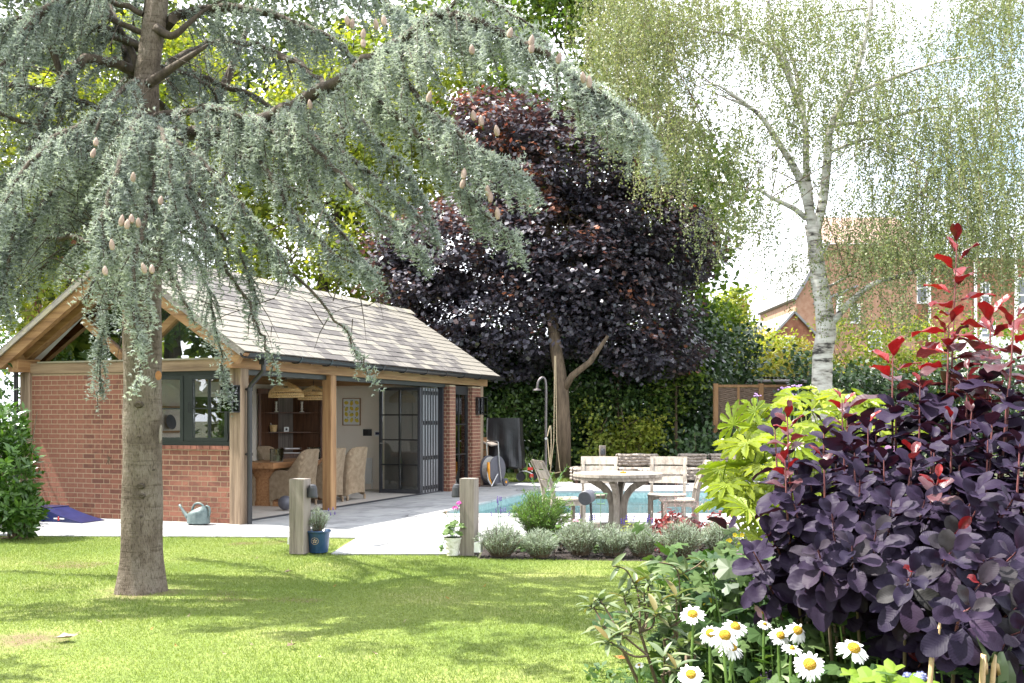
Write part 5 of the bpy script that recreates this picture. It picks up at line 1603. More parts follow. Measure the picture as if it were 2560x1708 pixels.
YL = 40.0
x0 = X_(60, YL)
lh = thing('brick_house', 'pale brick house glimpsed behind the cedar above the left eave', 'house', (x0, YL, 0))
w = X_(300, YL)-x0
MB().extrude([(0, 0, 0), (w, 0, 0), (w, 0, Z_(690, YL)), (w*.5, 0, Z_(560, YL)), (0, 0, Z_(700, YL))], (0, 7, 0)).build('wall', M['brick_far'], lh)
MB().beam((-.2, 3.4, Z_(710, YL)), (w*.5, 3.4, Z_(556, YL)), 7.4, .14).build('roof', M['roof_red'], lh)
MB().beam((w+.2, 3.4, Z_(700, YL)), (w*.5, 3.4, Z_(556, YL)), 7.4, .14).build('roof', M['roof_red'], lh)
sash(lh, .7, 1.5, Z_(800, YL), Z_(735, YL), 0); sash(lh, 2.0, 2.8, Z_(800, YL), Z_(735, YL), 0)

# ------------------------------------------------------------------ timber lamp posts
def lamppost(label, px, pyb, pyt, wpx, lampside, rz=R(-16), lamp=True):
    g = G(px, pyb)
    t = thing('lamp_post', label, 'lamp post', g, rz, 'sleeper lamp posts round the patio')
    s = wpx*g[1]/FOC*.80; h = (pyb-pyt)*g[1]/FOC
    p = MB().cbox(-s/2, s/2, -s/2, s/2, 0, h, .006).build('post', M['sleeper'], t)
    dx, dy = lampside
    m = Matrix.Rotation(math.atan2(dy, dx), 3, 'Z')
    z = h*.84
    def tf(q): v = m @ Vector(q); return (v.x, v.y, v.z)
    sh = MB()
    pf = [(.058, -.075), (.060, -.06), (.052, .03), (.040, .062), (.02, .072), (0, .074)]
    sh.lathe(pf, 16, tf((s/2+.055, 0, z)))
    sh.build('lamp_shade', M['lamp_dark'], t, smooth=False)
    MB().extrude([tf((s/2-.002, -.025, z-.03)), tf((s/2-.002, .025, z-.03)), tf((s/2-.002, .025, z+.03)), tf((s/2-.002, -.025, z+.03))], tf((.03, 0, 0))).build('bracket', M['lamp_dark'], t)
    return t, s, h
lp1, s1, h1 = lamppost('grey timber lamp post beside the blue glazed plant pot', 750, 1383, 1197, 50, (1, .15))
lp2, s2, h2 = lamppost('grey timber lamp post beside the chalky white geranium pot', 1173, 1387, 1196, 48, (-1, -.1))
lamppost('short grey timber lamp post far behind the table by the ivy', 1506, 1205, 1114, 19, (.0, -1), rz=0)
lamppost('far grey timber lamp post beside the fatsia leaves', 1842, 1215, 1104, 19, (0, -1), rz=0)
MB().box(s2/2, s2/2+.075, -.09, .0, .04, .15).build('socket_box', M['white'], lp2)
MB().box(-s1/2-.04, -s1/2, -.05, .02, .10, .18).build('socket_box', M['white'], lp1)

# ------------------------------------------------------------------ pots
g = G(797, 1380); g[1] -= .03
pot = thing('plant_pot', 'blue glazed pot of grey lavender with a golden emblem', 'plant pot', g, 0)
sc = g[1]/FOC
h, rt_, rb = 56*sc, 31*sc, 24*sc
MB().lathe([(rb*.97, 0), (rb, .008), (rb*1.02, h*.05), (rb*1.0, h*.07), (rb*1.04, h*.10), (rt_*.93, h*.86), (rt_*.94, h*.88), (rt_*1.01, h*.90), (rt_*1.02, h*.97), (rt_*.98, h), (rt_*.88, h*.99), (rt_*.84, h*.86), (0, h*.86)], 32).build('pot', M['blueglaze'], pot, smooth=True)
em = MB()
def onpot(a, z, o=.002):
    f = z/h; r = rb*1.04 + (rt_*.93-rb*1.04)*(f-.10)/.76 + o
    return (r*math.sin(a), -r*math.cos(a), z)
for k in range(16):
    t0 = 2*math.pi*k/16
    pts = []
    for (rr, dt) in ((.040, -.13), (.040, .13), (.034, .13), (.034, -.13)):
        pts.append(onpot(-.15+rr*math.cos(t0+dt)/.11, h*.55+rr*math.sin(t0+dt)))
    em.add(pts, [(0, 1, 2, 3)])
for k in range(5):
    t0 = 2*math.pi*k/5+.3
    pts = [onpot(-.15+rr*math.cos(t0+dt)/.11, h*.55+rr*math.sin(t0+dt)) for rr, dt in ((.004, 0), (.018, -.45), (.025, 0), (.018, .45))]
    em.add(pts, [(0, 1, 2, 3)])
em.build('emblem', M['gold'], pot)
MB().lathe([(0, h*.875), (rt_*.83, h*.87)], 20).build('soil', M['soil'], pot)
def sprigs(n, R0, H, L, W, mt, g, tone=(.2, .9), base_r=.05, curve=.5, per=16):
    """upright narrow leaved bush: stems with needle leaves"""
    pos, d_, n_, tn = [], [], [], []
    tw_ = MB()
    for k in range(n):
        a = g.uniform(0, 2*math.pi); rr = math.sqrt(g.random())
        e = np.array([R0*rr*math.cos(a), R0*rr*math.sin(a), H*(1-.45*rr*rr)*g.uniform(.72, 1.05)])
        b = np.array([base_r*rr*math.cos(a), base_r*rr*math.sin(a), 0.0])
        m_ = (b+e)/2 + np.array([0, 0, .08*H])
        c = spline([b, m_, e], 8)
        tw_.tube(c, [.003, .003, .0028, .0025, .002, .0018, .0014, .001], 3, cap=False)
        s = np.linspace(1.2, 6.9, per)
        i = s.astype(int); f = (s-i)[:, None]
        pp = c[i]*(1-f) + c[np.minimum(i+1, 7)]*f
        ax = unit(c[np.minimum(i+1, 7)]-c[i])
        v = g.normal(size=(per, 3)); v = unit(v - ax*(v*ax).sum(1, keepdims=True))
        dd = unit(v*.75 + ax*g.uniform(.4, 1.1, (per, 1)))
        pos.append(pp); d_.append(dd); n_.append(unit(np.cross(dd, g.normal(size=(per, 3)))))
        tn.append(np.clip(tone[0] + (tone[1]-tone[0])*(s/7)*g.uniform(.5, 1.1, per), 0, 1))
    pos, d_, n_, tn = map(np.concatenate, (pos, d_, n_, tn))
    N = len(pos)
    return fast('foliage', cards(pos, d_, n_, L*g.uniform(.7, 1.2, N), np.full(N, W), .1, .4), 4, mt, tn), tw_
def spikes(t, n, R0, H, g, mt, fs=.035):
    st, fl = MB(), MB()
    for k in range(n):
        a = g.uniform(0, 2*math.pi); rr = R0*g.random()
        e = np.array([rr*math.cos(a)*1.25, rr*math.sin(a)*1.25, H*g.uniform(.75, 1.1)])
        b = e*np.array([.4, .4, .2])
        st.tube([b, (b+e)/2+np.array([0, 0, .02]), e], [.002, .0016, .0012], 3)
        for q in range(3):
            z = e + np.array([e[0]*.04*q, e[1]*.04*q, fs*.32*q])
            fl.lathe([(0, 0), (.0085-.001*q, fs*.12), (.007, fs*.25), (0, fs*.36)], 5, tuple(z))
    st.build('flower_stems', M['green_wire'], t); fl.build('flower_spikes', mt, t)
M['lav_fl'] = surf('violet_lavender_flowers', [(.09,.06,.22), (.16,.11,.34)], scale=60, rough=.8)
gp = np.random.default_rng(101)
me, tw_ = sprigs(60, .13, .28, .045, .006, F['lavender'], gp)
me.transform(Matrix.Translation((0, 0, h*.86)))
link('foliage', me, pot); o = tw_.build('stems', M['twig'], pot); o.location = (0, 0, h*.86)
st = MB(); fl = MB()
for (dx, dz) in ((.14, .19), (.17, .25), (.19, .20), (.12, .24)):
    st.tube([(0, 0, h*.9), (dx*.5, 0, h*.9+dz*.7), (dx, -.02, h+dz-.03)], .0016, 3); fl.lathe([(0, 0), (.008, .01), (.006, .03), (0, .045)], 6, (dx, -.02, h+dz-.03))
st.build('flower_stems', M['green_wire'], pot); fl.build('flower_spikes', M['lav_fl'], pot)

g = G(1132, 1388)
gp_ = thing('plant_pot', 'chalky white relief pot of pink geranium', 'plant pot', g, 0)
sc = g[1]/FOC
h, rt_, rb = 45*sc, 22*sc, 15*sc
def relief(u, v):
    a = 2*math.pi*u; z = h*v; r = rb+(rt_-rb)*v
    r += .005*math.sin(a*6+z*50)*math.sin(z*75)*math.sin(math.pi*v)
    if v > .92: r += .005
    return (r*math.cos(a), r*math.sin(a), z)
pb = MB().grid(relief, 41, 18).lathe([(rt_+.005, h), (rt_*.85, h), (rt_*.8, h*.9), (0, h*.9)], 30).build('pot', M['whitestone'], gp_, smooth=True)
ger = np.random.default_rng(103)
def geranium():
    lf = MB(); st = MB(); fl = MB(); dry = MB()
    n = 34
    P0 = []
    for k in range(n):
        a = ger.uniform(0, 2*math.pi); rr = .14*math.sqrt(ger.random())
        c = Vector((rr*math.cos(a), rr*math.sin(a), h+.03+ger.uniform(0, .14)))
        if k < 3: c = Vector((-.12+ger.uniform(-.03, .01), -.08, h-.08-ger.uniform(0, .06)))
        nrm = Vector((ger.normal()*.4+c.x*2, ger.normal()*.4-.5, 1)).normalized()
        mt_ = nrm.to_track_quat('Z', 'Y').to_matrix()
        r = ger.uniform(.024, .036)
        pts = [c]
        for q in range(14):
            an = 2*math.pi*q/13*.92+.25
            rad = r*(1+.10*(q % 2))
            pts.append(c + mt_ @ Vector((rad*math.cos(an), rad*math.sin(an), .006*(q % 2))))
        lf.add(pts, [(0, i, i+1) for i in range(1, 14)])
        st.tube([(c.x*.3, c.y*.3, h*.9), ((c.x*.7), c.y*.7, max(c.z, h)*.97), c], .0022, 4)
    for (x, z, col) in ((.075, .40, fl), (.03, .35, fl), (-.075, .30, dry)):
        c = Vector((x, -.02, h*.86+z))
        st.tube([(0, 0, h), (x*.3, -.01, h+z*.5), c], .003, 4)
        for q in range(18):
            d = Vector(ger.normal(size=3)).normalized()*.03; d.z = abs(d.z)*.9-.008
            p = c + d
            st.tube([c, p], .001, 3)
            s = .014 if col is fl else .009
            mt_ = d.normalized().to_track_quat('Z', 'Y').to_matrix()
            for w in range(4):
                an = w*math.pi/2
                col.add([p, p+mt_@Vector((s*math.cos(an-.5), s*math.sin(an-.5), .003)), p+mt_@Vector((s*1.2*math.cos(an), s*1.2*math.sin(an), .004)), p+mt_@Vector((s*math.cos(an+.5), s*math.sin(an+.5), .003))], [(0, 1, 2, 3)])
    lf.build('leaves', F['herb_obj'], gp_); st.build('stems', M['green_wire'], gp_)
    fl.build('flower_heads', M['magenta'], gp_); dry.build('faded_flower_head', M['dryfl'], gp_)
F['herb_obj'] = leafmat('geranium_leaves', [(.10,.17,.04), (.17,.24,.07)], use='obj', trans=.3, tint=(1.2,1.3,.5))
M['magenta'] = surf('magenta_petals', [(.62,.06,.36), (.72,.14,.48)], scale=40, rough=.7)
M['dryfl'] = surf('faded_petals', [(.33,.20,.14), (.45,.30,.24)], scale=40, rough=.9)
geranium()

# ------------------------------------------------------------------ bed in front of the pool
labs = ['grey green lavender bush with purple spikes beside the right hand lamp post', 'small grey green lavender bush under the tall rosemary bush', 'wide grey green lavender bush below the black speaker', 'grey green lavender bush in front of the table pedestal',
        'small grey green lavender bush left of the red heuchera', 'large grey green lavender bush before the red heuchera', 'lavender bush at the right end of the row by the smoke bush']
glv = np.random.default_rng(105)
for (px, wpx, hpx), lb_ in zip([(1252, 100, 78), (1350, 72, 62), (1450, 98, 80), (1532, 72, 70), (1605, 76, 74), (1702, 102, 82), (1800, 80, 78)], labs):
    g = G(px, 1390+glv.uniform(-3, 3))
    t = thing('lavender_bush', lb_, 'lavender', g, 0, 'lavender bushes along the lawn edge')
    s = g[1]/FOC
    me, tw_ = sprigs(230, wpx*.5*s*1.32, hpx*s*1.12, .05, .0060, F['lavender'], glv, base_r=.10, per=17)
    link('foliage', me, t); tw_.build('stems', M['twig'], t)
    if px < 1300 : spikes(t, 13, wpx*.5*s, hpx*s*1.62, glv, M['lav_fl'], .05)
# rosemary like bush with long arching shoots
g = G(1352, 1352)
t = thing('rosemary_bush', 'tall bright green narrow leaved bush left of the speaker', 'shrub', g)
grm = np.random.default_rng(107)
s = g[1]/FOC
me, tw_ = sprigs(250, 82*s, 128*s, .06, .009, F['rosemary'], grm, base_r=.13, per=26)
link('foliage', me, t); tw_.build('stems', M['twig'], t)
pos, d_, n_ = [], [], []
sh = MB()
for (ex, ez, ey) in ((.32, .92, -.1), (.26, .80, 0), (.36, .52, -.1), (.40, .44, .1), (-.22, .62, 0), (.15, .84, .1), (-.12, .80, 0)):
    c = spline([(0, 0, .15), (ex*.35, ey*.5, ez*.65), (ex, ey, ez)], 12)
    sh.tube(c, .003, 4, cap=False)
    for q in range(60):
        i = grm.uniform(4, 10.9); k = int(i)
        p = c[k]+(c[min(k+1, 11)]-c[k])*(i-k); ax = unit(c[min(k+1, 11)]-c[k])
        v = grm.normal(size=3); v = unit(v-ax*(v@ax))
        pos.append(p); d_.append(unit(v*.7+ax*.7)); n_.append(unit(np.cross(v, ax)))
sh.build('long_shoots', M['green_wire'], t)
pos, d_, n_ = map(np.array, (pos, d_, n_)); N = len(pos)
link('shoot_leaves', fast('shoot_leaves', cards(pos, d_, n_, grm.uniform(.03, .055, N), np.full(N, .008)), 4, F['rosemary'], grm.uniform(.5, 1, N)), t)

# red heuchera mounds
def mound(name, label, cat, px, py, wpx, hpx, mt, n, Lf, seed, stems=M['twig'], group=None, sprays=0):
    g0 = np.random.default_rng(seed)
    g = G(px, py); s = g[1]/FOC
    t = thing(name, label, cat, g, 0, group)
    dv = sphere_dirs(n, g0); dv[:, 2] = np.abs(dv[:, 2])
    rr = g0.uniform(.55, 1.05, n)[:, None]
    pos = dv*rr*np.array([wpx*.5*s, wpx*.42*s, hpx*s])
    nn = unit(dv*.7 + g0.normal(size=(n, 3))*.45 + np.array([0, -.1, .6]))
    d = g0.normal(size=(n, 3)); d = unit(d - nn*(d*nn).sum(1, keepdims=True))
    L = Lf*g0.uniform(.6, 1.2, n)
    # lobed leaf: fan of 7 points
    sd = np.cross(nn, d)
    ang = np.array([-2.3, -1.35, -.9, -.4, 0, .4, .9, 1.35, 2.3]); rad = np.array([.5, .85, .68, 1.0, .8, 1.0, .68, .85, .5])
    ring = [pos - d*L[:, None]*.1]
    for a, r in zip(ang, rad):
        ring.append(pos + (d*math.cos(a) + sd*math.sin(a))*(L*.62*r)[:, None] + nn*(L*.10*abs(math.sin(2*a)))[:, None])
    co = np.stack(ring, 1)
    me = fast('foliage', co, 10, mt, np.clip(g0.random(n)*.7 + .3*g0.random(n), 0, 1), faces=[(0, i, i+1) for i in range(1, 9)])
    link('foliage', me, t)
    mb = MB()
    for k in range(0, n, 3):
        mb.tube([(0, 0, 0), pos[k]*.6+np.array([0, 0, .02]), pos[k]], .0018, 3, cap=False)
    mb.build('stems', stems, t)
    if sprays:
        sp, bd = MB(), MB()
        for k in range(sprays):
            e = np.array([g0.uniform(-.5, .5)*wpx*s, g0.uniform(-.2, .2), hpx*s*g0.uniform(1.2, 2.1)])
            sp.tube([e*.1, e*.6, e], .0012, 3)
            for q in range(9):
                p = e*(.72+.28*q/8) + g0.normal(size=3)*.025
                sp.tube([e*(.7+.28*q/8), p], .0007, 3); bd.lathe([(0, -.003), (.0035, 0), (0, .004)], 4, tuple(p))
        sp.build('flower_stems', M['dryfl'], t); bd.build('flower_buds', M['pink'], t)
    return t
mound('heuchera', 'wine red heuchera clump below the right hand chair', 'heuchera', 1690, 1352, 150, 78, F['heuchera'], 300, .085, 111, group='red heucheras in the bed', sprays=16)
mound('heuchera', 'darker red heuchera clump nearer the smoke bush', 'heuchera', 1795, 1350, 110, 70, F['heuchera'], 190, .08, 112, group='red heucheras in the bed', sprays=8)
mound('spurge', 'small yellow green plant in front of the table base', 'plant', 1580, 1352, 62, 52, F['lime'], 150, .045, 113)
mound('hellebore', 'dark blue green leafy plant between rosemary bush and speaker', 'plant', 1405, 1362, 80, 50, F['herb'], 110, .085, 114)
mound('rose_bush', 'low green rose bush with one pink bloom left of the speaker', 'rose', 1442, 1352, 62, 62, F['green'], 130, .05, 115)
rb_ = [o for o in bpy.data.objects if o.name.startswith('rose_bush')][0]
q = P(1438, 1303, rb_.location[1]-.05) - np.array(rb_.location)
rsm = MB()
for k in range(14):
    a = k*2.4; r = .008+.0022*k
    rsm.lathe([(0, -.012), (.016, .0), (.014, .012)], 6, (q[0]+r*math.cos(a), q[1]+r*math.sin(a), q[2]+.012-.0018*k))
rsm.build('bloom', M['pink'], rb_)
for k, (px, py, w_, h_, mt, lb_) in enumerate([(1300, 1375, 46, 40, 'herb', 'low green leafy plant between the first two lavender bushes'), (1398, 1378, 44, 36, 'dusk', 'dusky low plant between lavender bushes below the rosemary bush'), (1495, 1378, 40, 34, 'herb', 'low green plant below the speaker stalk'), (1652, 1376, 50, 46, 'heuchera', 'low wine red leaves between the two right lavender bushes'), (1752, 1380, 44, 40, 'dusk', 'dusky low plant at the right lavender bushes')]):
    mound('edging_plant', lb_, 'plant', px, py, w_, h_, F[mt], 90, .05, 400+k, group='low plants between the lavenders')
M['salvia'] = surf('deep_violet_spikes', [(.05,.03,.25), (.10,.06,.36)], scale=50, rough=.8)
for (px, py, lb_) in ((1478, 1330, 'violet salvia spikes beside the black speaker stalk'), (1560, 1335, 'violet salvia spikes in front of the table legs'), (1625, 1335, 'violet salvia spikes left of the red heuchera')):
    g = G(px, py+25)
    t = thing('salvia', lb_, 'salvia', g, 0, 'violet salvias in the bed')
    spikes(t, 4, .12, .30, glv, M['salvia'], .07)
# bark chips
gm = np.random.default_rng(117)
n = 2600
x = gm.uniform(-.3, 4.2, n); y = gm.uniform(11.5, 12.9, n) - .1*np.clip(x, 0, 5)*.6
pos = np.stack([x, y, np.full(n, -.012)+gm.uniform(0, .02, n)], 1)
d = gm.normal(size=(n, 3)); d[:, 2] *= .3; nn = unit(gm.normal(size=(n, 3))*.4+np.array([0, 0, 1]))
me = fast('bark_chips', cards(pos, d, nn, gm.uniform(.02, .06, n), gm.uniform(.01, .022, n), .2, .5), 4, M['soil'])
tag(link('bark_chips', me), 'dark bark chip mulch scattered over the bed', None, None, 'stuff')

# ------------------------------------------------------------------ speaker and stake
g = G(1478, 1345)
t = thing('garden_speaker', 'black cylindrical garden speaker on a stalk in the bed', 'speaker', g)
c = P(1468, 1243, g[1]-.05) - g
mm = Matrix.Rotation(R(32), 3, 'Z') @ Matrix.Rotation(R(-84), 3, 'X')
mm = Vector((-.42, -.88, -.12)).to_track_quat('Z', 'Y').to_matrix()
r_ = 17*g[1]/FOC
MB().lathe([(0, -.115), (r_*.75, -.115), (r_*.97, -.10), (r_, -.06), (r_*1.04, .06), (r_*1.04, .085), (r_*.98, .09)], 24, tuple(c), mm).build('housing', M['grey'], t, smooth=False)
MB().lathe([(r_*.98, .088), (r_*.6, .080), (0, .078)], 24, tuple(c), mm).build('grille', M['tarp'], t)
MB().tube([(0, 0, 0), (.0, 0, c[2]*.6), (c[0]+.045, c[1]+.05, c[2]-.03)], .016, 10).build('stalk', M['lamp_dark'], t)
g = G(1502, 1365)
t = thing('plant_support', 'thin green wire plant support beside the speaker', 'plant support', g)
mb = MB().tube([(0, 0, 0), (0, 0, .62)], .005, 5)
for z, w in ((.62, .075), (.50, .045)):
    mb.tube([(-w, -w*.6, z), (w, -w*.6, z), (w, w*.6, z), (-w, w*.6, z), (-w, -w*.6, z)], .004, 4)
mb.tube([(-.075, -.04, .62), (-.045, -.03, .50)], .003, 4).tube([(.075, .04, .62), (.045, .03, .5)], .003, 4)
mb.build('wire', M['green_wire'], t)

# ------------------------------------------------------------------ garden table and chairs
tc_ = G(1545, 1322)
tab = thing('garden_table', 'round silvered teak table with curved legs by the pool', 'table', tc_)
RT = 112*tc_[1]/FOC; HT = .765
slm_ = []
nsl = 12
for k in range(nsl):
    a = -RT + 2*RT*k/nsl + .003; b = -RT + 2*RT*(k+1)/nsl - .003
    def yx(x): return math.sqrt(max(RT*RT - x*x, 0))
    seg = [a+(b-a)*q/4 for q in range(5)]
    pts = [(x, -yx(x)) for x in seg] + [(x, yx(x)) for x in seg[::-1]]
    MB().prism(pts, HT-.042, HT+rnd.uniform(-.0015, .0015)).build('slat', M['teak_grey'], tab, rot=(0, 0, R(28)))
MB().lathe([(RT*.93, HT-.085), (RT*.97, HT-.085), (RT*.97, HT-.046), (RT*.93, HT-.046), (RT*.93, HT-.085)], 40).build('rim', M['teak_grey'], tab)
for k in range(4):
    a = R(28+45+90*k)
    pts = [(.09, .0), (.085, .12), (.075, .3), (.12, .46), (.22, .58), (.40, .68)]
    c = spline([(r*math.cos(a), r*math.sin(a), z) for r, z in pts], 10)
    lg = MB()
    sdv = np.array([-math.sin(a), math.cos(a), 0])*.038
    for i in range(9):
        p, q = c[i], c[i+1]
        rad = np.array([math.cos(a), math.sin(a), 0])
        tpt = unit(q-p); nrm = np.cross(tpt, unit(sdv))*.045
        if i == 0: prev = [p-sdv-nrm, p+sdv-nrm, p+sdv+nrm, p-sdv+nrm]; lg.add(prev, [(0, 1, 2, 3)])
        cur = [q-sdv-nrm, q+sdv-nrm, q+sdv+nrm, q-sdv+nrm]
        lg.add(prev+cur, [(0, 4, 5, 1), (1, 5, 6, 2), (2, 6, 7, 3), (3, 7, 4, 0)]); prev = cur
    lg.add(prev, [(3, 2, 1, 0)])
    lg.build('leg', M['teak_grey'], tab)
    e = np.array([math.cos(a), math.sin(a), 0])
    MB().beam(e*.05+np.array([0, 0, .04]), e*.40+np.array([0, 0, .03]), .09, .07).build('foot', M['teak_grey'], tab)
    MB().beam(e*.10+np.array([0, 0, HT-.09]), e*(RT*.9)+np.array([0, 0, HT-.07]), .07, .045).build('bearer', M['teak_grey'], tab)
b_ = tc_ + np.array([.06, -.1, HT+.001])
t = thing('lighter', 'small orange object lying on the round table', 'ornament', b_)
MB().box(-.04, .04, -.02, .02, 0, .022).lathe([(.012, .022), (.008, .03), (0, .032)], 8).build('case', M['orange'], t, smooth=False)

def garden_chair(label, loc, rz):
    """faces +y"""
    t = thing('garden_chair', label, 'chair', loc, rz, 'silvered teak garden chairs')
    T = M['teak_grey']
    w = .235
    for sx in (-1, 1):
        pts = [(-.20, 0), (-.205, .20), (-.20, .42), (-.235, .62), (-.30, .80), (-.37, .93)]
        c = spline([(0, y, z) for y, z in pts], 11)
        prof_a = [(p[1]-.026, p[2]) for p in c]; prof_b = [(p[1]+.026, p[2]) for p in c][::-1]
        MB().extrude([(sx*w-.021, y, z) for y, z in prof_a+prof_b], (.042, 0, 0)).build('rear_leg', T, t)
        MB().cbox(sx*w-.024, sx*w+.024, .19, .238, 0, .405).build('front_leg', T, t)
        MB().box(sx*w-.014, sx*w+.014, -.18, .19, .345, .405).build('side_rail', T, t)
        MB().box(sx*w-.012, sx*w+.012, -.18, .19, .13, .165).build('stretcher', T, t)
    pr_ = [( -w+.026, .345), (-w+.026, .405), (w-.026, .405), (w-.026, .345), (w*.5, .365), (0, .372), (-w*.5, .365)]
    MB().extrude([(x, .20, z) for x, z in pr_], (0, .026, 0)).build('front_rail', T, t)
    MB().box(-w+.026, w-.026, -.215, -.19, .345, .405).build('rear_rail', T, t)
    for k in range(5):
        y0 = -.20+k*.094
        def f(u, v, y0=y0): 
            x = (-.265+.53*u); return (x, y0+.088*v, .432-.012*math.cos(math.pi*(u-.5))+.0)
        sl_ = MB().grid(lambda u, v: f(u, v), 7, 2)
        sl_.grid(lambda u, v: (f(u, v)[0], f(u, v)[1], f(u, v)[2]-.022), 7, 2)
        sl_.add([f(0,0),f(0,1),(-.265,y0+.088,f(0,1)[2]-.022),(-.265,y0,f(0,0)[2]-.022)],[(0,1,2,3)]).add([f(1,0),f(1,1),(.265,y0+.088,f(1,1)[2]-.022),(.265,y0,f(1,0)[2]-.022)],[(0,1,2,3)])
        for vv in (0, 1):
            a_ = [f(i/6, vv) for i in range(7)]; b2 = [(p[0], p[1], p[2]-.022) for p in a_]
            sl_.add(a_+b2, [(i, i+1, i+8, i+7) for i in range(6)])
        sl_.build('seat_slat', T, t)
    for z0, hh, yb in ((.835, .115, -.325), (.70, .115, -.262), (.57, .115, -.218)):
        tl = -.34
        def f(u, v, o=0): 
            x = -.27+.54*u; cv = -.035*math.cos(math.pi*(u-.5)*1.0)
            return (x, yb + .03 + cv - (hh*v)*.47 + o, z0 + hh*v)
        s_ = MB().grid(lambda u, v: f(u, v), 9, 2).grid(lambda u, v: f(u, v, -.02), 9, 2)
        for vv in (0, 1):
            a_ = [f(i/8, vv) for i in range(9)]; b2 = [f(i/8, vv, -.02) for i in range(9)]
            s_.add(a_+b2, [(i, i+1, i+10, i+9) for i in range(8)])
        for uu in (0, 1):
            s_.add([f(uu, 0), f(uu, 1), f(uu, 1, -.02), f(uu, 0, -.02)], [(0, 1, 2, 3)])
        s_.build('back_slat', T, t)
    return t
def face(loc, tgt): return math.atan2(-(tgt[0]-loc[0]), tgt[1]-loc[1])
for lb_, (px, Y), tg in (('teak chair at the left end of the table behind the rosemary bush', (1408, 14.35), None),
                         ('teak chair at the far left side of the table facing the lawn', (1497, 15.25), (1.05, 13.4)),
                         ('teak chair at the far right side of the table with sunlit back', (1668, 15.2), (1.9, 13.6)),
                         ('nearest teak chair seen from its side at the right of the table', (1700, 14.2), (0.5, 14.35))):
    l_ = np.array([X_(px, Y), Y, 0.003])
    tg = tg or (tc_[0]+.4, tc_[1]+.1)
    garden_chair(lb_, l_, face(l_, tg))

# ------------------------------------------------------------------ wicker sofas
def sofa(label, px0, px1, Y, back, arm=None):
    a, b = X_(px0, Y), X_(px1, Y)
    w = b-a
    t = thing('wicker_sofa', label, 'sofa', ((a+b)/2, Y, 0), R(-2), 'grey wicker sofa units beyond the pool')
    def woven(x0, x1, y0, y1, z0, z1, bulge=.03):
        mb = MB()
        n = max(3, int((z1-z0)/.062))
        for k in range(n):
            z = z0 + (k+.5)*(z1-z0)/n
            rr = (z1-z0)/n*.56
            f = 1 + .0*k
            pts = []
            corners = [(x0, y0), (x1, y0), (x1, y1), (x0, y1), (x0, y0)]
            for q in range(4):
                (ax, ay), (bx, by) = corners[q], corners[q+1]
                m = max(2, int(math.hypot(bx-ax, by-ay)/.085))
                for j in range(m):
                    ff = j/m
                    o = .016*(1 if (j+k) % 2 == 0 else -1)
                    nx, ny = (by-ay), -(bx-ax); ln = math.hypot(nx, ny)
                    bl = bulge*math.sin(math.pi*ff)
                    pts.append((ax+(bx-ax)*ff+nx/ln*(o+bl), ay+(by-ay)*ff+ny/ln*(o+bl), z+.008*math.sin(j*1.1+k)))
            pts.append(pts[0])
            mb.tube(pts, rr*.86, 5, cap=False, flat=1.0)
        mb.box(x0+.03, x1-.03, y0+.03, y1-.03, z0+.02, z1-.02)
        return mb
    woven(-w/2+.04, w/2-.04, -.38, .38, .06, .36).build('woven_base', M['kubu_rod'], t)
    if back:
        woven(-w/2+.05, w/2-.05, .26, .44, .37, .66, .02).build('woven_back', M['kubu_rod'], t)
    for sx in (-1, 1):
        for yy in (-.3, .3):
            MB().box(sx*(w/2-.12)-.035, sx*(w/2-.12)+.035, yy-.035, yy+.035, 0, .07).build('foot', M['wood_dark'], t)
    return t
M['kubu_rod'] = surf('grey_kubu_rods', [(.13,.105,.085), (.28,.24,.205), (.40,.355,.31)], scale=16, detail=4, rough=.8)
sofa('low wicker footstool unit behind the left of the table', 1428, 1540, 25.0, False)
sofa('wicker sofa unit with back behind the middle of the table', 1542, 1648, 25.2, True)
sofa('wicker sofa unit with back directly behind the sunlit chair', 1700, 1772, 25.2, True)
sofa('wicker sofa unit with back at the right end beside the fatsia', 1776, 1850, 25.3, True)
sofa('long low wicker seat unit between the two backed units', 1600, 1700, 24.4, False)

# ------------------------------------------------------------------ things beside the far pier
g = G(1232, 1214)
g[1] = 23.6; g[0] = X_(1232, 23.6); g[2] = 0
t = thing('hose_reel', 'grey and yellow garden hose reel beside the far oak post', 'hose reel', g, R(-35))
rd = 38*23.6/FOC*.92
ax = Matrix.Rotation(R(90), 3, 'Y')
MB().lathe([(rd, -.13), (rd, -.115), (rd*.45, -.10), (rd*.45, .10), (rd, .115), (rd, .13), (0, .131)], 26, (0, 0, rd+.06), ax).build('drum', M['grey'], t)
hs = MB()
for k in range(9):
    x = -.095+.19*k/8
    hs.lathe([((rd*.62)+.018*math.cos(q)+ (.03 if k % 2 else .0), x+.018*math.sin(q)) for q in np.linspace(0, 2*math.pi, 7)], 22, (0, 0, rd+.06), ax)
    hs.lathe([((rd*.86)+.018*math.cos(q), x*.9+.018*math.sin(q)) for q in np.linspace(0, 2*math.pi, 7)], 22, (0, 0, rd+.06), ax)
hs.tube(spline([(.08, -rd*.6, rd*1.5), (.12, -rd*1.15, rd*1.2), (.14, -rd*1.2, rd*.6), (.15, -rd*.9, .06), (.1, -rd*.5, .03)], 14), .018, 6)
hs.build('hose', M['hose'], t)
MB().tube([(-.16, .1, .1), (-.16, .02, rd+.2), (-.16, -.02, .98), (-.13, -.02, 1.0), (.13, -.02, 1.0), (.16, -.02, .98), (.16, .02, rd+.2), (.16, .1, .1)], .014, 8).build('handle_bar', M['steel'], t)
MB().tube([(-.17, -.05, rd*.9), (-.17, -.28, .02), (.17, -.28, .02), (.17, -.05, rd*.9)], .013, 8).build('stand', M['steel'], t)
